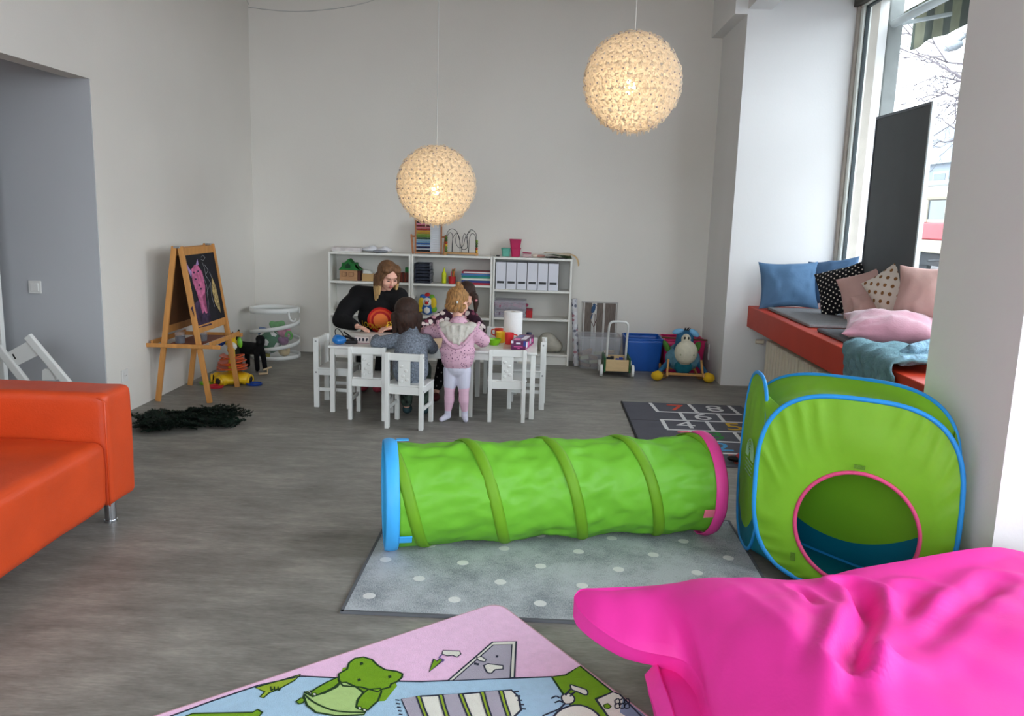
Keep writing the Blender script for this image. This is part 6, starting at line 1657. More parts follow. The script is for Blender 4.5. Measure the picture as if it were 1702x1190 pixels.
# ------------------------------------------------------------------ cushions on the window bench
def felt(n, c): return mat(n, c, rough=.95, var=.06, nscale=60, bump=.6, bscale=260)
PAD = felt('grey_felt_pad', (136, 136, 138)); PADD = felt('grey_felt_pad_dark', (112, 114, 118))
for (x0, x1, y0_, y1_, m_, lab) in ((1.955, 2.45, 6.02, 7.15, PAD, 'grey felt seat pad at the far end of the window bench'), (1.95, 2.47, 4.55, 5.83, PADD, 'darker grey felt seat pad on the bench under the mauve cushion')):
    o = obj('seat_pad', soft_box(x0, x1, y0_, y1_, .737, .762, .01, .002, n=12), m_, smooth=True); tag(o, lab, 'seat pad', 'grey seat pads on the window bench')
def cushion(label, c, w, h, t, m_, yaw, tilt=0, roll=0, seed=0, name='cushion', **k):
    o = obj(name, pillow_bm(w, h, t, seed=seed, **k), m_, smooth=True, local=True)
    tag(o, label, 'cushion', 'cushions on the window bench'); o.location = c
    o.rotation_euler = (Euler((0, 0, yaw)).to_matrix() @ Euler((tilt, 0, 0)).to_matrix() @ Euler((0, roll, 0)).to_matrix()).to_euler()
    return o
BLC = mat('steel_blue_cotton', (84, 118, 152), rough=.8, var=.05, nscale=6, bump=.15, bscale=50); BLC2 = mat('slate_blue_cotton', (74, 104, 138), rough=.8, var=.06, nscale=6, bump=.15, bscale=50)
BDC = mix_pattern('black_white_dot_cotton', (22, 20, 24), [(222, 214, 200)], 'dots', 30, .19); WDC = mix_pattern('cream_gold_dot_cotton', (222, 212, 200), [(140, 96, 56)], 'dots', 17, .23)
PKC = mat('dusty_pink_cotton', (204, 166, 158), rough=.85, var=.05, bump=.15, bscale=60); MVC = mat('mauve_velvet', (178, 126, 140), rough=.8, var=.12, nscale=7, bump=.2, bscale=80, sheen=.5)
q = lambda px, py, y: at_y(px, py, y)
cushion('steel blue cushion leaning on the far wall of the window niche', q(1310, 474, 7.22), .50, .41, .17, BLC, radians(-6), radians(-14), radians(-3), 1, wr=.012)
cushion('slate blue cushion in the corner behind the black dotted one', q(1382, 468, 7.18), .46, .40, .15, BLC2, radians(-48), radians(-16), radians(-10), 2, wr=.01)
cushion('black cushion with small white dots', q(1404, 482, 6.72), .44, .42, .15, BDC, radians(-42), radians(-22), radians(-22), 3)
cushion('dusty pink cushion between the black dotted and the gold dotted cushions', q(1441, 487, 6.42), .42, .38, .16, PKC, radians(-44), radians(-22), radians(-24), 4)
cushion('dusty pink cushion tucked behind, under the gold dotted one', q(1452, 510, 6.2), .30, .24, .08, PKC, radians(-40), radians(-30), radians(-20), 5)
cushion('cream cushion with gold brown dots', q(1491, 481, 6.05), .40, .40, .15, WDC, radians(-48), radians(-18), radians(-40), 6)
cushion('dusty pink cushion beside the near pier edge', q(1543, 488, 5.52), .44, .38, .15, PKC, radians(-50), radians(-16), radians(-4), 7)
cushion('mauve velvet cushion lying flat on the darker grey pad', at_z(1478, 543, .845), .56, .42, .19, MVC, radians(-20), radians(-78), 0, 8, wr=.012)
# knitted throw
def throw(u, v):
    y = 4.98 - u * .70; L_ = v * (.42 + .06 * sin(u * 5))
    if L_ < .20: x = 2.22 - L_ * 1.65; z = .775
    else:
        x = 1.875 - .014 - .006 * sin((L_ - .2) * 20); z = .77 - (L_ - .20) * .85
    x += .012 * sin(u * 22) * v; w = noise.noise(Vector((u * 9, v * 4, 2))) * .035 + noise.noise(Vector((u * 22, v * 6, 5))) * .014
    z += (abs(w) if L_ < .2 else 0); x -= (abs(w) if L_ >= .2 else 0) * .9
    if .16 < L_ < .26: x -= .012; z += .012
    return Vector((x, y + noise.noise(Vector((u * 3, v * 3, 8))) * .04, z))
THM = mat('teal_grey_knit', (112, 148, 158), rough=.95, var=.12, nscale=14, bump=.8, bscale=120)
o = obj('knitted_throw', grid(NB(), throw, 60, 36), THM, smooth=True); solid(o, .014, 1); tag(o, 'teal grey knitted throw draped over the bench edge', 'throw blanket')
o = blob('rolled_throw', [('c', at_z(1505, 588, .80), at_z(1556, 585, .80), .035, .04, 0), ('c', at_z(1500, 600, .79), at_z(1550, 596, .79), .03, .03, 0), ('c', at_z(1515, 580, .83), at_z(1560, 570, .85), .03, .035, 0)], [mat('pale_blue_chunky_knit', (140, 176, 196), rough=.95, var=.25, nscale=30, bump=1.0, bscale=90)], .008)
tag(o, 'pale blue chunky knitted blanket bundled at the near end of the bench', 'blanket')
# tall dark board standing in the window
BD = thing('display_board', 'tall dark grey display board with silver edge standing in the window', 'board', (2.53, 6.3, .785))
DGB = mat('dark_grey_panel', (72, 76, 78), rough=.6, var=.05, nscale=3)
bA, bB = at_plane(1460, 196, (2.565, 0), (2.565, 1)), at_plane(1555, 166, (2.565, 0), (2.565, 1))
zb0, zb1 = .787, (bA.z + bB.z) / 2; yb1, yb0 = bA.y, bB.y
obj('panel', bx(2.552, 2.574, yb0 + .02, yb1 - .02, zb0 + .01, zb1 - .02), DGB, BD)
bm = NB(); bx(2.547, 2.58, yb0, yb0 + .02, zb0, zb1, bm, bev=.003); obj('silver_edge', bm, ALU, BD)
bm = NB(); bx(2.547, 2.58, yb0 + .02, yb1, zb1 - .02, zb1, bm, bev=.003); bx(2.547, 2.58, yb1 - .018, yb1, zb0, zb1 - .02, bm, bev=.003); bx(2.547, 2.58, yb0 + .02, yb1 - .018, zb0, zb0 + .01, bm); obj('dark_frame', bm, mat('dark_frame', (66, 70, 76), rough=.4, metal=.4), BD)
# ------------------------------------------------------------------ things on the table
ZT = .5005
def simple_t(name, label, cat, loc, group=None): return thing(name, label, cat, loc, group=group)
q_ = at_z(852, 566, ZT)
T = simple_t('kitchen_roll', 'white kitchen paper roll standing on the right half of the table', 'paper roll', q_)
obj('paper', lathe(NB(), [(.02, .0), (.071, 0), (.073, .004), (.073, .226), (.071, .23), (.02, .23), (.02, .0)], q_, 36, close=False), mat('kitchen_paper', (236, 234, 232), rough=.95, var=.01, bump=.3, bscale=160), T, smooth=True, auto=40)
obj('core', lathe(NB(), [(.018, .001), (.02, .001), (.02, .229), (.018, .229)], q_, 20, close=False), mat('cardboard_core', (170, 146, 116), rough=.9), T, smooth=True, auto=40)
q_ = at_z(821, 573, ZT)
T = simple_t('green_bowl', 'lime green plastic bowl at the front edge of the table', 'bowl', q_)
obj('bowl_body', lathe(NB(), [(.001, .0), (.034, 0), (.036, .004), (.05, .03), (.053, .046), (.049, .046), (.046, .03), (.032, .007), (.001, .006)], q_, 32, close=False), mat('lime_plastic', (124, 190, 16), rough=.3, spec=.5), T, smooth=True, auto=50)
def mug(label, c, r, h, m_, ang, group='coloured cups on the table'):
    t = simple_t('cup', label, 'cup', c, group)
    obj('cup_body', lathe(NB(), [(.001, .0), (r * .8, 0), (r * .84, .004), (r, h), (r * .93, h), (r * .77, .007), (.001, .007)], c, 28, close=False), m_, t, smooth=True, auto=50)
    d = Vector((cos(ang), sin(ang), 0)); b = Vector(c)
    obj('handle', tube(NB(), smooth_pts([b + d * r * .92 + Vector((0, 0, h * .85)), b + d * (r + .022) + Vector((0, 0, h * .8)), b + d * (r + .026) + Vector((0, 0, h * .5)), b + d * (r + .016) + Vector((0, 0, h * .22)), b + d * r * .85 + Vector((0, 0, h * .2))], 4), .005, 8), m_, t, smooth=True)
mug('yellow plastic cup behind the lime green bowl', at_z(832, 569, ZT), .040, .082, mat('yellow_plastic', (240, 190, 40), rough=.35, spec=.5), -.15)
RDP = mat('red_cup_plastic', (220, 50, 52), rough=.35, spec=.5)
mug('red plastic cup between the yellow cup and the kitchen roll', at_z(846, 572, ZT), .036, .088, RDP, .1)
mug('red plastic cup farther back behind the yellow cup', at_z(829, 560, ZT), .036, .07, mat('orange_red_cup', (226, 84, 60), rough=.35), 2.9)
# purple snack box
qa, qb, qc_ = at_z(849, 581, ZT), at_z(873.5, 582, ZT), at_z(887, 571, ZT)
e1_ = (qb - qa); e2_ = (qc_ - qb)
T = simple_t('snack_box', 'purple printed cardboard box lying at the right end of the table', 'box', (qa + qc_) / 2)
PUR = mat('purple_card', (96, 22, 78), rough=.4, var=.12, nscale=30)
hh = .068
ob = prism(NB(), [qa, qb, qb + e2_, qa + e2_], (0, 0, hh)); pb = obj('carton', ob, PUR, T)
def onface(o, ea, eb, a0, a1, b0, b1, off, m_, nm):
    n_ = ea.cross(eb).normalized() * off
    bm = prism(NB(), [o + ea * a0 + eb * b0 + n_, o + ea * a1 + eb * b0 + n_, o + ea * a1 + eb * b1 + n_, o + ea * a0 + eb * b1 + n_], n_.normalized() * .0005); return obj(nm, bm, m_, pb)
up_ = Vector((0, 0, hh)); PKP = mat('box_pink_print', (226, 90, 160), rough=.4); WPP = mat('box_white_print', (230, 224, 236), rough=.4); BPP = mat('box_blue_print', (40, 60, 140), rough=.4)
for r_ in ((.35, .65, .62, .8, WPP), (.2, .8, .3, .38, PKP), (.45, .6, .12, .22, PKP), (.0, .16, .7, .98, WPP), (.84, 1.0, .4, .98, BPP)): onface(qa, e1_, up_, r_[0], r_[1], r_[2], r_[3], .0004, r_[4], 'printed_patch')
for r_ in ((.05, .2, .2, .8, WPP), (.28, .42, .25, .7, PKP), (.5, .62, .3, .85, WPP), (.7, .9, .3, .7, PKP), (.0, 1, .05, .12, PKP)): onface(qb, e2_, up_, r_[0], r_[1], r_[2], r_[3], .0004, r_[4], 'printed_patch')
for r_ in ((.1, .5, .1, .35, PKP), (.55, .9, .2, .8, WPP), (.1, .45, .5, .85, BPP)): onface(qa + up_, e1_, e2_, r_[0], r_[1], r_[2], r_[3], .0004, r_[4], 'printed_patch')
# paper sheet
bm = prism(NB(), [at_z(x, y, ZT) for x, y in ((700, 578), (738, 579), (741, 564), (730, 559), (722, 562))], (0, 0, .0015)); tag(obj('paper_sheet', bm, mat('peach_paper_sheet', (234, 208, 176), rough=.8)), 'peach coloured paper sheet lying on the table between the two seated children', 'paper')
# white pink cloth / paper near the cups
bm = prism(NB(), [at_z(x, y, ZT) for x, y in ((836, 580), (850, 580), (852, 570), (838, 571))], (0, 0, .001)); tag(obj('pink_napkin', bm, mat('pink_napkin_paper', (232, 196, 184), rough=.9)), 'pale pink napkin between the bowl and the purple box', 'napkin')
# blue bowl-like toy pot with black tool beside it
q_ = at_z(564, 572, ZT)
T = simple_t('blue_pot', 'rounded blue plastic pot at the left end of the table', 'pot', q_)
blob('pot_body', [('e', q_ + Vector((0, 0, .032)), (.053, .05, .034), None, 0), ('e', q_ + Vector((-.01, 0, .055)), (.034, .03, .016), None, 0)], [mat('blue_shiny_plastic', (20, 120, 200), rough=.25, spec=.6)], .004, T)
obj('handle', tube(NB(), smooth_pts([q_ + Vector(v) for v in ((-.025, 0, .06), (-.03, 0, .1), (-.01, 0, .115), (.02, 0, .085), (.03, 0, .06))], 4), .004, 6), BLK, T, smooth=True)
q_ = at_z(582, 571, ZT)
T = simple_t('hole_punch', 'black office punch beside the blue pot on the table', 'tool', q_)
bm = NB(); box(bm, q_ + Vector((0.01, .01, .014)), (.085, .07, .026), bev=.006); obj('base', bm, BLK, T)
bm = NB(); bar(bm, q_ + Vector((-.05, .03, .05)), q_ + Vector((.03, .01, .034)), .03, .014, bev=.004); bar(bm, q_ + Vector((-.06, .05, .08)), q_ + Vector((.0, .03, .045)), .012, .01, bev=.003); obj('lever', bm, BLK, T)
q_ = at_z(601, 571, ZT)
T = simple_t('stamp_box', 'white box with dark animal pictures in front of the woman\'s hand', 'box', q_)
bm = NB(); bx(q_.x - .055, q_.x + .055, q_.y, q_.y + .07, ZT, ZT + .05, bm, bev=.002); s0 = obj('box_body', bm, mat('box_pinkish_white', (222, 208, 204), rough=.6), T)
for i in range(4):
    x = q_.x - .042 + i * .027
    obj('dark_picture', ball(NB(), (x, q_.y - .0004, ZT + .03), (.008, .0012, .013), 10, 6, rot=Euler((0, .3 * (i % 2), 0))), mat('dark_print', (44, 44, 58), rough=.6), s0)
obj('lid_edge', bx(q_.x - .056, q_.x + .056, q_.y - .001, q_.y + .071, ZT + .0, ZT + .006), mat('box_rose_edge', (190, 160, 160), rough=.6), T)
q_ = at_z(640, 560, ZT)
bm = prism(NB(), [at_z(x, y, ZT) for x, y in ((612, 575), (650, 577), (652, 566), (618, 564))], (0, 0, .0012)); tag(obj('drawing_sheet', bm, PAP), 'white drawing sheet on the table under the grey-sweater child\'s arm', 'paper')

# ------------------------------------------------------------------ people
SKIN = mat('fair_skin', (232, 178, 156), rough=.55, var=.03, nscale=8, spec=.3); LIP = mat('lip_rose', (190, 104, 100), rough=.5)
HB = mat('dark_blond_hair', (120, 84, 54), rough=.6, var=.3, nscale=26, stretch=(6, 6, .6), bump=.5, bscale=70); HBL2 = mat('blond_tips_hair', (206, 168, 112), rough=.6, var=.2, nscale=26, stretch=(6, 6, .6), bump=.5, bscale=70)
HD = mat('dark_brown_hair', (58, 36, 26), rough=.55, var=.35, nscale=24, stretch=(6, 6, .6), bump=.5, bscale=70); HG_ = mat('light_blond_hair', (168, 122, 72), rough=.6, var=.3, nscale=26, stretch=(4, 4, .8), bump=.5, bscale=70)
BLS = mat('black_sweat_cotton', (16, 15, 17), rough=.9, var=.2, nscale=12, bump=.15, bscale=40); BLT = mat('black_trousers', (18, 18, 22), rough=.9, var=.2)
GKN = mat('grey_marl_knit', (126, 134, 146), rough=.95, var=.28, nscale=90, bump=.6, bscale=150); CAM = mat('camo_green_trousers', (70, 84, 74), rough=.9, var=.5, nscale=22)
FLR = mix_pattern('floral_jacket_cloth', (60, 34, 48), [(52, 30, 44), (214, 160, 170), (226, 210, 206), (60, 34, 50), (230, 216, 212), (130, 66, 86)], 'blotch', 24, .55)
PHD = mix_pattern('pink_speckled_fleece', (216, 172, 190), [(120, 84, 110)], 'blotch', 56, .25); LNG = mat('beige_hood_lining', (206, 200, 190), rough=.95, var=.05, bump=.4, bscale=120)
LVW = mat('lavender_white_tights', (208, 206, 222), rough=.9, var=.03, bump=.1, bscale=80); PST = mat('pink_sock', (226, 184, 204), rough=.9, var=.05, nscale=4, stretch=(.1, .1, 14)); PCH = mat('peach_hem_cloth', (226, 190, 176), rough=.9, var=.15, nscale=40)
LASH = mat('lash_brown', (56, 36, 30), rough=.6)

def head_prims(c, yaw, pitch, s=1.0, roll=0.0):
    """skin prims of a head; local -y is the facing direction"""
    Rm = Euler((0, 0, yaw)).to_matrix() @ Euler((pitch, 0, 0)).to_matrix() @ Euler((0, roll, 0)).to_matrix(); er = tuple(Rm.to_euler())
    P = lambda x, y, z: Vector(c) + Rm @ Vector((x * s, y * s, z * s))
    E = lambda x, y, z, a, b, d, mi=0: ('e', P(x, y, z), (a * s, b * s, d * s), er, mi)
    pr = [E(0, .012, .032, .074, .092, .092), E(0, -.02, -.035, .056, .066, .066), E(0, -.052, -.078, .026, .024, .022),
          E(.034, -.052, -.018, .03, .034, .034), E(-.034, -.052, -.018, .03, .034, .034), E(0, -.068, .036, .05, .022, .022),
          ('c', P(0, -.084, .014), P(0, -.104, -.018), .008 * s, .0115 * s, 0), E(.011, -.092, -.021, .007, .008, .006), E(-.011, -.092, -.021, .007, .008, .006),
          E(.076, .012, -.004, .011, .02, .028), E(-.076, .012, -.004, .011, .02, .028), E(0, -.088, -.045, .021, .009, .006, 1), E(0, -.086, -.054, .017, .008, .006, 1)]
    return pr, P, er
def face_parts(t, P, er, s=1.0):
    for sx in (-1, 1):
        obj('eye', ball(NB(), P(sx * .031, -.0835, .008), (.0135 * s, .005 * s, .0042 * s), 12, 8, rot=Euler(er)), LASH, t, smooth=True)
        obj('eyebrow', ball(NB(), P(sx * .032, -.0885, .030), (.017 * s, .004 * s, .0032 * s), 12, 8, rot=Euler(er)), HB, t, smooth=True)
def hand_prims(w, tip, n, s=1.0, curl=.5, thumb=1, mi=0):
    """wrist w, direction to tip, palm normal n (towards the back of the hand)"""
    w = Vector(w); d = (Vector(tip) - w).normalized(); n = Vector(n); n = (n - d * n.dot(d)).normalized(); sd = d.cross(n) * thumb
    pr = [('e', w + d * .042 * s, (.034 * s, .044 * s, .014 * s), tuple(Matrix((sd, d, n)).transposed().to_euler()), mi)]
    for k, L_ in ((-.024, .052), (-.008, .066), (.009, .07), (.025, .06)):
        b = w + d * .078 * s + sd * k * s; j1 = b + d * L_ * .45 * s - n * L_ * .12 * curl * s; j2 = j1 + d * L_ * .34 * s - n * L_ * .42 * curl * s; j3 = j2 + d * L_ * .18 * s - n * L_ * .4 * curl * s
        r = .0082 * s
        pr += [('c', b - d * .02 * s, j1, r * 1.08, r, mi), ('c', j1, j2, r, r * .92, mi), ('c', j2, j3, r * .92, r * .8, mi)]
    b = w + d * .022 * s + sd * .024 * s; j1 = b + (d * .55 + sd * .75 - n * .15).normalized() * .034 * s; j2 = j1 + (d * .85 + sd * .35 - n * .4).normalized() * .03 * s
    pr += [('c', b, j1, .0115 * s, .0095 * s, mi), ('c', j1, j2, .0095 * s, .0082 * s, mi)]
    return pr
def limb(*pts, mi=0):
    """chain of (point, radius) -> capsules"""
    return [('c', Vector(a[0]), Vector(b[0]), a[1], b[1], mi) for a, b in zip(pts, pts[1:])]
from mathutils.bvhtree import BVHTree
def wrap_on(o, parent_m, bm, d, off=.002):
    """drop the vertices of a flat print onto the surface of o along d"""
    vs = [parent_m @ v.co for v in o.data.vertices]; tree = BVHTree.FromPolygons(vs, [tuple(p.vertices) for p in o.data.polygons])
    for v in bm.verts:
        hit = tree.ray_cast(v.co - d * .5, d)
        if hit[0] is not None: v.co = hit[0] - d * off
    return bm

# ---- woman
W = thing('person', 'woman with shoulder-length blond hair in a black sweatshirt leaning over the table', 'person', (-1.37, 7.0, 0))
hp, P, er = head_prims((-1.262, 6.865, .935), radians(36), radians(24), 1.0)
sh1, sh2 = Vector((-1.535, 6.98, .765)), Vector((-1.185, 6.95, .76)); el1, el2 = Vector((-1.655, 6.84, .565)), Vector((-1.06, 6.84, .57)); wr1, wr2 = Vector((-1.47, 6.64, .545)), Vector((-1.17, 6.63, .55))
body = hp + limb(((-1.30, 6.915, .87), .048), ((-1.345, 6.965, .78), .056), ((-1.37, 7.02, .68), .115), ((-1.375, 7.08, .54), .105), ((-1.38, 7.12, .41), .115)) + \
    limb((sh1, .05), (el1, .038), (wr1, .024)) + limb((sh2, .05), (el2, .038), (wr2, .024)) + limb((sh1, .05), ((-1.345, 6.965, .765), .055), (sh2, .05)) + \
    limb(((-1.45, 7.08, .39), .075), ((-1.47, 6.74, .40), .055), ((-1.43, 6.74, .09), .036)) + limb(((-1.30, 7.08, .39), .075), ((-1.26, 6.74, .40), .055), ((-1.30, 6.72, .09), .036))
body += hand_prims(wr1, (-1.38, 6.58, .53), (0, 0, 1), .92, .3, -1) + hand_prims(wr2, (-1.24, 6.57, .545), (0, -.2, 1), .92, .6, 1)
body += [('e', (-1.43, 6.69, .04), (.04, .085, .035), None, 0), ('e', (-1.30, 6.67, .04), (.04, .085, .035), None, 0)]
blob('body', body, [SKIN, LIP], .0055, W)
face_parts(W, P, er)
sw = limb(((-1.335, 6.95, .785), .075), ((-1.365, 7.01, .70), .145), ((-1.375, 7.06, .56), .155), ((-1.375, 7.09, .47), .16), ((-1.38, 7.11, .40), .155))
sw += limb((sh1 + Vector((.0, 0, .0)), .085), ((-1.36, 6.97, .755), .085), (sh2, .085)) + [('e', (-1.365, 6.985, .70), (.19, .12, .11), None, 0), ('e', (-1.37, 7.0, .58), (.175, .13, .13), None, 0)]
sw += limb((sh1 + Vector((.02, 0, 0)), .082), (sh1.lerp(el1, .5) + Vector((-.015, 0, -.0)), .08), (el1, .07), (el1.lerp(wr1, .6), .055), (wr1 + (el1 - wr1) * .12, .042)) + limb((sh2 - Vector((.02, 0, 0)), .082), (el2, .07), (el2.lerp(wr2, .6), .055), (wr2 + (el2 - wr2) * .12, .042))
swo = blob('sweatshirt', sw, [BLS], .007, W, it=4)
# round red print with yellow lettering, laid on the chest only
chest = blob('tmp_chest', limb(((-1.335, 6.95, .785), .075), ((-1.365, 7.01, .70), .145), ((-1.375, 7.06, .56), .155), ((-1.38, 7.11, .40), .155)) + [('e', (-1.365, 6.985, .70), (.19, .12, .11), None, 0), ('e', (-1.37, 7.0, .58), (.175, .13, .13), None, 0)], [BLS], .008, W, it=4)
RD1 = [mat('print_' + n, c, rough=.7, var=.03) for n, c in (('red', (206, 34, 30)), ('orange_red', (224, 84, 44)), ('deep_red', (176, 22, 24)), ('orange', (232, 120, 56)))]
pc = at_y(632, 524, 6.86)
dirn = (pc - Vector((0, 0, EYE))).normalized(); dirn = Vector((.0, 1, -.15)).normalized()
radii = [.112, .094, .078, .060, .0]
for k in range(4):
    bm = NB(); n = 48
    a_ = radii[k]; b_ = radii[k + 1]
    rows = [[bm.verts.new((pc.x + (b_ + (a_ - b_) * t / 3) * cos(2 * pi * j / n), pc.y - .3, pc.z + (b_ + (a_ - b_) * t / 3) * sin(2 * pi * j / n))) for j in range(n)] for t in range(4)]
    for r0_, r1_ in zip(rows, rows[1:]):
        for j in range(n): bm.faces.new((r0_[j], r1_[j], r1_[(j + 1) % n], r0_[(j + 1) % n]))
    wrap_on(chest, Matrix.Translation(W.location), bm, dirn, .005)
    obj('round_print', bm, RD1[k], swo, smooth=True)
bm = text_bm('LOONEY TUNES', .062)
bmesh.ops.subdivide_edges(bm, edges=bm.edges, cuts=1)
for v in bm.verts: v.co = Vector((pc.x - .005 + v.co.x * .70, pc.y - .3, pc.z - .06 + v.co.y - v.co.x ** 2 * -.7))
wrap_on(chest, Matrix.Translation(W.location), bm, dirn, .009)
obj('lettering_print', bm, mat('print_yellow', (240, 190, 40), rough=.6), swo)
bpy.data.objects.remove(chest)
tr_ = limb(((-1.46, 7.1, .385), .098), ((-1.475, 6.76, .385), .078), ((-1.44, 6.75, .12), .055)) + limb(((-1.29, 7.1, .385), .098), ((-1.255, 6.76, .385), .078), ((-1.295, 6.73, .12), .055))
blob('trousers', tr_, [BLT], .008, W)
for c in ((-1.43, 6.685, .04), (-1.30, 6.665, .04)): blob('shoe', [('e', c, (.046, .1, .038), None, 0), ('e', Vector(c) + Vector((0, .03, .03)), (.038, .05, .04), None, 0)], [mat('dusty_red_shoe', (164, 60, 76), rough=.7)], .006, W)
def HE(P, er, x, y, z, a, b, d, mi=0, s=1.0): return ('e', P(x, y, z), (a * s, b * s, d * s), er, mi)
hair = [HE(P, er, 0, .030, .050, .084, .090, .084), HE(P, er, 0, .055, .0, .074, .062, .09), HE(P, er, .045, -.02, .085, .045, .06, .035), HE(P, er, -.04, -.02, .088, .05, .062, .035)]
for sx in (-1, 1):
    hair += [('c', P(sx * .07, -.015, .06), P(sx * .086, -.005, -.04), .026, .028, 0)]
# hair hangs straight down
for (x, y, z), L_, r in (((.082, -.01, .0), .13, .020), ((.086, .015, .0), .16, .022), ((.08, .045, -.01), .17, .026), ((-.082, -.03, .0), .13, .018), ((-.088, -.005, .0), .17, .022), ((-.088, .025, -.01), .19, .024), ((-.075, .055, -.02), .19, .026), ((-.045, .08, -.02), .18, .028), ((-.01, .09, -.02), .18, .028), ((.03, .085, -.02), .17, .028), ((.06, .065, -.02), .17, .026)):
    a = P(x, y, z); b = a + Vector((-.008, .004, -L_)); m = a.lerp(b, .38); hair += [('c', a, m, r, r, 0), ('c', m, b, r, r * .45, 1)]
hair += [('c', P(-.015, -.045, .115), P(-.072, -.05, .03), .022, .016, 0), ('c', P(-.01, -.045, .115), P(.068, -.05, .045), .022, .016, 0), ('c', P(-.072, -.05, .03), P(-.085, -.03, -.03), .016, .018, 0)]
blob('hair', hair, [HB, HBL2], .0055, W, it=2)

# ---- child in the grey sweater, back to the camera
K = thing('person', 'dark-haired child in a grey turtleneck sweater seated with its back to the camera', 'person', (-.89, 5.7, .316))
hp, P, er = head_prims((-.942, 5.875, .742), radians(188), radians(18), .98)
s1, s2 = Vector((-1.005, 5.80, .575)), Vector((-.785, 5.80, .575)); e1, e2 = Vector((-1.145, 5.82, .545)), Vector((-.765, 5.92, .51)); w1, w2 = Vector((-1.185, 6.0, .555)), Vector((-.83, 6.06, .53))
body = hp + limb(((-.915, 5.85, .69), .034), ((-.905, 5.82, .62), .042), ((-.893, 5.78, .53), .085), ((-.888, 5.71, .42), .08), ((-.885, 5.68, .39), .085)) + limb((s1, .036), (e1, .028), (w1, .019)) + limb((s2, .036), (e2, .028), (w2, .019)) + limb((s1, .036), ((-.9, 5.81, .595), .045), (s2, .036)) + \
    limb(((-.94, 5.68, .365), .052), ((-.95, 5.92, .352), .042), ((-.95, 5.95, .07), .026)) + limb(((-.83, 5.68, .365), .052), ((-.82, 5.92, .352), .042), ((-.82, 5.95, .07), .026)) + \
    hand_prims(w1, (-1.20, 6.06, .56), (-.5, 0, 1), .62, .5, 1) + hand_prims(w2, (-.85, 6.12, .525), (0, 0, 1), .62, .3, -1) + [('e', (-.95, 5.99, .035), (.03, .06, .028), None, 0), ('e', (-.82, 5.99, .035), (.03, .06, .028), None, 0)]
blob('body', body, [SKIN, LIP], .005, K); face_parts(K, P, er, .98)
sw = limb(((-.905, 5.825, .635), .058), ((-.903, 5.82, .60), .068), ((-.893, 5.785, .54), .115), ((-.888, 5.72, .44), .124), ((-.885, 5.70, .39), .128)) + [('e', (-.893, 5.79, .555), (.125, .085, .06), None, 0)] + \
    limb((s1 + Vector((.01, 0, 0)), .056), (e1, .05), (e1.lerp(w1, .5), .044), (w1 + (e1 - w1) * .1, .032)) + limb((s2 - Vector((.01, 0, 0)), .056), (e2, .048), (w2 + (e2 - w2) * .1, .032)) + [('c', Vector((-.908, 5.83, .655)), Vector((-.908, 5.83, .625)), .052, .054, 0)]
blob('sweater', sw, [GKN], .006, K, it=3)
blob('trousers', limb(((-.94, 5.70, .375), .066), ((-.95, 5.92, .358), .055), ((-.95, 5.945, .10), .043)) + limb(((-.83, 5.70, .375), .066), ((-.82, 5.92, .358), .055), ((-.82, 5.945, .10), .043)), [CAM], .006, K)
for x in (-.95, -.82): blob('shoe', [('e', (x, 5.985, .034), (.036, .07, .033), None, 0)], [mat('dark_teal_slipper', (50, 76, 80), rough=.8)], .006, K)
s = 1.02
hair = [HE(P, er, 0, .028, .048, .088, .094, .085, 0, s), HE(P, er, 0, .06, -.01, .082, .062, .09, 0, s), HE(P, er, 0, -.02, .09, .07, .06, .035, 0, s)]
for (x, y, z), L_, r in (((.08, .0, .0), .15, .034), ((.082, .045, -.01), .17, .038), ((.04, .08, -.01), .17, .042), ((0, .09, -.01), .165, .042), ((-.04, .08, -.01), .17, .042), ((-.082, .045, -.01), .17, .038), ((-.08, .0, .0), .15, .034)):
    a = P(x, y, z); hair += [('c', a, a + Vector((0, 0, -L_ * .78)), r * .9, r * .42, 0)]
blob('hair', hair, [HD], .005, K, it=1)

# ---- standing girl in the pink hooded jacket
G = thing('person', 'small blond girl standing at the table in a pink hooded jacket and white tights', 'person', (-.565, 5.8, 0))
hp, P, er = head_prims((-.578, 5.905, .842), radians(152), radians(20), .88)
s1, s2 = Vector((-.665, 5.85, .655)), Vector((-.465, 5.85, .655)); e1, e2 = Vector((-.785, 5.92, .625)), Vector((-.40, 5.875, .585)); w1, w2 = Vector((-.90, 6.05, .575)), Vector((-.41, 6.03, .54))
lg = [] 
for x, ankle, toe in ((-.608, Vector((-.628, 5.80, .055)), Vector((-.668, 5.765, .018))), (-.522, Vector((-.507, 5.815, .055)), Vector((-.495, 5.775, .018)))):
    hip = Vector((x, 5.80, .375)); kn = Vector((x + (ankle.x - x) * .5, 5.79, .215))
    lg += limb((hip, .058), (hip.lerp(kn, .68), .046), mi=2) + limb((hip.lerp(kn, .68), .0455), (kn, .036), (kn + Vector((0, .008, -.055)), .038), (ankle + Vector((0, .0, .02)), .024), mi=3) + limb((ankle + Vector((0, 0, .02)), .0245), (ankle + Vector((0, 0, -.018)), .025), (toe, .019), mi=2)
body = hp + limb(((-.580, 5.88, .77), .032), ((-.572, 5.86, .70), .038), ((-.566, 5.83, .60), .082), ((-.565, 5.81, .48), .080)) + limb(((-.565, 5.81, .48), .082), ((-.565, 5.80, .41), .088), mi=2) + limb((s1, .034), (e1, .026), (w1, .018)) + limb((s2, .034), (e2, .026), (w2, .018)) + limb((s1, .034), ((-.567, 5.85, .675), .04), (s2, .034)) + lg + \
    hand_prims(w1, (-.95, 6.10, .55), (0, 0, 1), .55, .4, 1) + hand_prims(w2, (-.43, 6.09, .53), (0, 0, 1), .55, .4, -1)
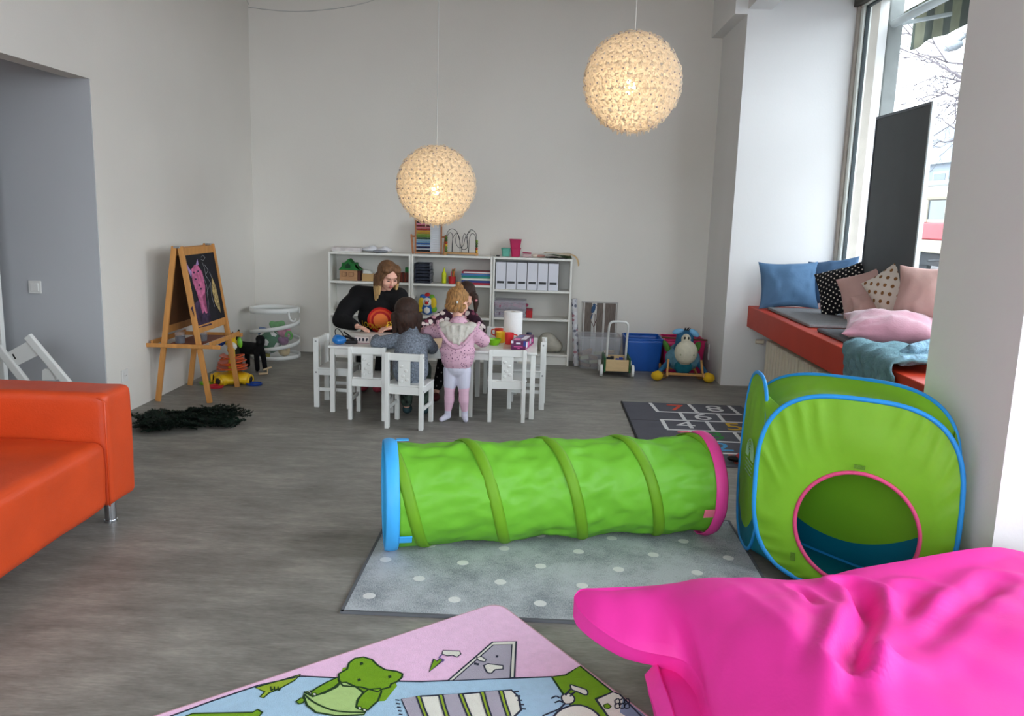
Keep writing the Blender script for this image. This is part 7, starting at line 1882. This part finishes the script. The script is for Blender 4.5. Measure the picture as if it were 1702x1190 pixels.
blob('body', body, [SKIN, LIP, LVW, PST], .005, G); face_parts(G, P, er, .88)
sw = limb(((-.567, 5.845, .685), .075), ((-.566, 5.83, .62), .108), ((-.566, 5.815, .53), .120), ((-.566, 5.81, .475), .122)) + [('e', (-.567, 5.84, .645), (.135, .085, .05), None, 0), ('e', (-.566, 5.79, .52), (.13, .10, .055), None, 0), ('e', (-.566, 5.805, .452), (.116, .098, .035), None, 0), ('e', (-.566, 5.805, .428), (.112, .094, .022), None, 1)] + \
    limb((s1 + Vector((.02, 0, 0)), .058), (e1, .050), (e1.lerp(w1, .6), .044), (w1 + (e1 - w1) * .08, .034)) + limb((s2 - Vector((.02, 0, 0)), .058), (e2 + Vector((.01, 0, 0)), .050), (w2 + (e2 - w2) * .12, .036))
blob('jacket', sw, [PHD, PCH], .006, G, it=3)
# hood: draped lining with a pink rim
def hood(u, v):
    a = pi * (u * 1.0); wx = .155 * cos(a) * (1 - .05 * v); zz_ = .715 - .155 * sin(a) ** .9 * (v ** .8) - .01 * (1 - sin(a)); yy_ = 5.83 - .055 * sin(a) - .085 * v * sin(a) ** .6 + .02 * sin(u * 26) * v * (1 - v) + .014 * sin(u * 17 + 1) * v
    return Vector((-.566 + wx * (1 - .35 * v * v) , yy_, zz_))
HO = blob('hood', [('e', (-.566, 5.765, .668), (.125, .048, .052), None, 0), ('e', (-.566, 5.748, .628), (.085, .045, .055), None, 0), ('e', (-.566, 5.742, .594), (.045, .036, .038), None, 0), ('e', (-.655, 5.80, .694), (.05, .05, .032), None, 0), ('e', (-.477, 5.80, .694), (.05, .05, .032), None, 0),
                   ('c', (-.60, 5.725, .70), (-.585, 5.712, .59), .012, .012, 0), ('c', (-.54, 5.722, .70), (-.55, 5.71, .58), .012, .012, 0), ('c', (-.64, 5.735, .69), (-.62, 5.72, .63), .011, .01, 0), ('c', (-.49, 5.735, .69), (-.51, 5.72, .63), .011, .01, 0)], [LNG], .005, G, it=2)
rim = smooth_pts([(-.715, 5.84, .715), (-.70, 5.78, .685), (-.665, 5.735, .63), (-.62, 5.712, .578), (-.566, 5.70, .552), (-.515, 5.712, .578), (-.472, 5.735, .63), (-.435, 5.78, .685), (-.42, 5.84, .715)], 6)
obj('hood_rim', tube(NB(), rim, .014, 8), PHD, G, smooth=True)
s = .92
hair = [HE(P, er, 0, .028, .048, .084, .092, .082, 0, s), HE(P, er, 0, .06, -.0, .074, .052, .075, 0, s), HE(P, er, 0, .075, -.055, .05, .04, .04, 0, s), HE(P, er, 0, -.02, .088, .06, .06, .03, 0, s)]
for sx, y, z, r in ((-.06, .075, -.03, .028), (-.075, .05, -.06, .024), (-.05, .09, -.07, .022), (.04, .09, -.05, .02), (-.085, .03, -.03, .018)): hair += [HE(P, er, sx, y, z, r, r, r * 1.15, 0, s)]
hair += [('c', P(-.02, .03, .135), P(.005, .05, .15), .014, .018, 0)]
blob('hair', hair, [HG_], .0045, G, it=1)
obj('hair_clip', ball(NB(), P(-.062, .108, -.015), (.009, .009, .009), 8, 6), WHITE, G, smooth=True)
obj('hair_tie', ball(NB(), P(-.02, .035, .128), (.012, .012, .007), 10, 6), mat('hair_tie_pink', (226, 150, 160), rough=.6), G, smooth=True)

# ---- child in the floral jacket on the far side
F_ = thing('person', 'dark-haired child in a floral jacket leaning over the table behind the blond girl', 'person', (-.66, 6.9, .316))
hp, P, er = head_prims((-.598, 6.80, .805), radians(-12), radians(38), .84)
s1, s2 = Vector((-.775, 6.85, .635)), Vector((-.545, 6.85, .63)); e1, e2 = Vector((-.905, 6.76, .565)), Vector((-.475, 6.76, .55)); w1, w2 = Vector((-.985, 6.61, .535)), Vector((-.575, 6.62, .535))
body = hp + limb(((-.615, 6.83, .73), .034), ((-.645, 6.86, .665), .042), ((-.66, 6.88, .56), .085), ((-.66, 6.93, .43), .08), ((-.66, 6.94, .39), .085)) + limb((s1, .036), (e1, .028), (w1, .019)) + limb((s2, .036), (e2, .028), (w2, .019)) + limb((s1, .036), ((-.65, 6.86, .65), .045), (s2, .036)) + \
    limb(((-.715, 6.9, .37), .052), ((-.745, 6.62, .352), .042), ((-.79, 6.44, .08), .026)) + limb(((-.605, 6.9, .37), .052), ((-.59, 6.62, .352), .042), ((-.60, 6.60, .08), .026)) + hand_prims(w1, (-1.0, 6.56, .525), (0, 0, 1), .62, .4, -1) + hand_prims(w2, (-.6, 6.56, .525), (0, 0, 1), .62, .4, 1) + [('e', (-.79, 6.41, .04), (.03, .06, .028), None, 0), ('e', (-.60, 6.57, .04), (.03, .06, .028), None, 0)]
blob('body', body, [SKIN, LIP], .005, F_); face_parts(F_, P, er, .84)
sw = limb(((-.645, 6.865, .67), .07), ((-.655, 6.88, .58), .108), ((-.66, 6.93, .45), .11), ((-.66, 6.94, .40), .112)) + [('e', (-.66, 6.87, .61), (.13, .085, .06), None, 0)] + limb((s1 + Vector((.02, 0, 0)), .06), (e1, .052), (e1.lerp(w1, .6), .046)) + limb((e1.lerp(w1, .6), .046), (w1 + (e1 - w1) * .1, .035), mi=1) + limb((s2 - Vector((.02, 0, 0)), .06), (e2, .05), (w2 + (e2 - w2) * .12, .036))
blob('jacket', sw, [FLR, BLS], .006, F_, it=3)
blob('leggings', limb(((-.715, 6.9, .375), .066), ((-.745, 6.62, .356), .054), ((-.785, 6.45, .11), .038)) + limb(((-.605, 6.9, .375), .066), ((-.59, 6.62, .356), .054), ((-.60, 6.60, .11), .038)), [mix_pattern('black_dotted_leggings', (18, 18, 20), [(120, 116, 116)], 'dots', 22, .14)], .006, F_)
for c in ((-.79, 6.40, .036), (-.60, 6.56, .036)): blob('shoe', [('e', c, (.034, .07, .034), None, 0)], [mat('dark_red_shoe', (92, 30, 34), rough=.7)], .006, F_)
s = .84
hair = [HE(P, er, 0, .03, .052, .09, .098, .086, 0, s), HE(P, er, 0, .06, .0, .082, .06, .085, 0, s), HE(P, er, 0, -.03, .088, .066, .05, .032, 0, s)]
for sx in (-1, 1):
    a = P(sx * .085, .0, .0); hair += [('c', a, a + Vector((sx * .012, .0, -.05)), .03, .024, 0), ('c', a + Vector((sx * .012, 0, -.06)), a + Vector((sx * .01, -.01, -.12)), .024, .012, 0)]
blob('hair', hair, [HD], .005, F_, it=1)
for sx in (-1, 1): obj('hair_tie', ball(NB(), P(sx * .085, 0, .0) + Vector((sx * .014, -.022, -.03)), (.012, .012, .009), 10, 6), mat('hair_tie_pink', (226, 150, 160), rough=.6), F_, smooth=True)
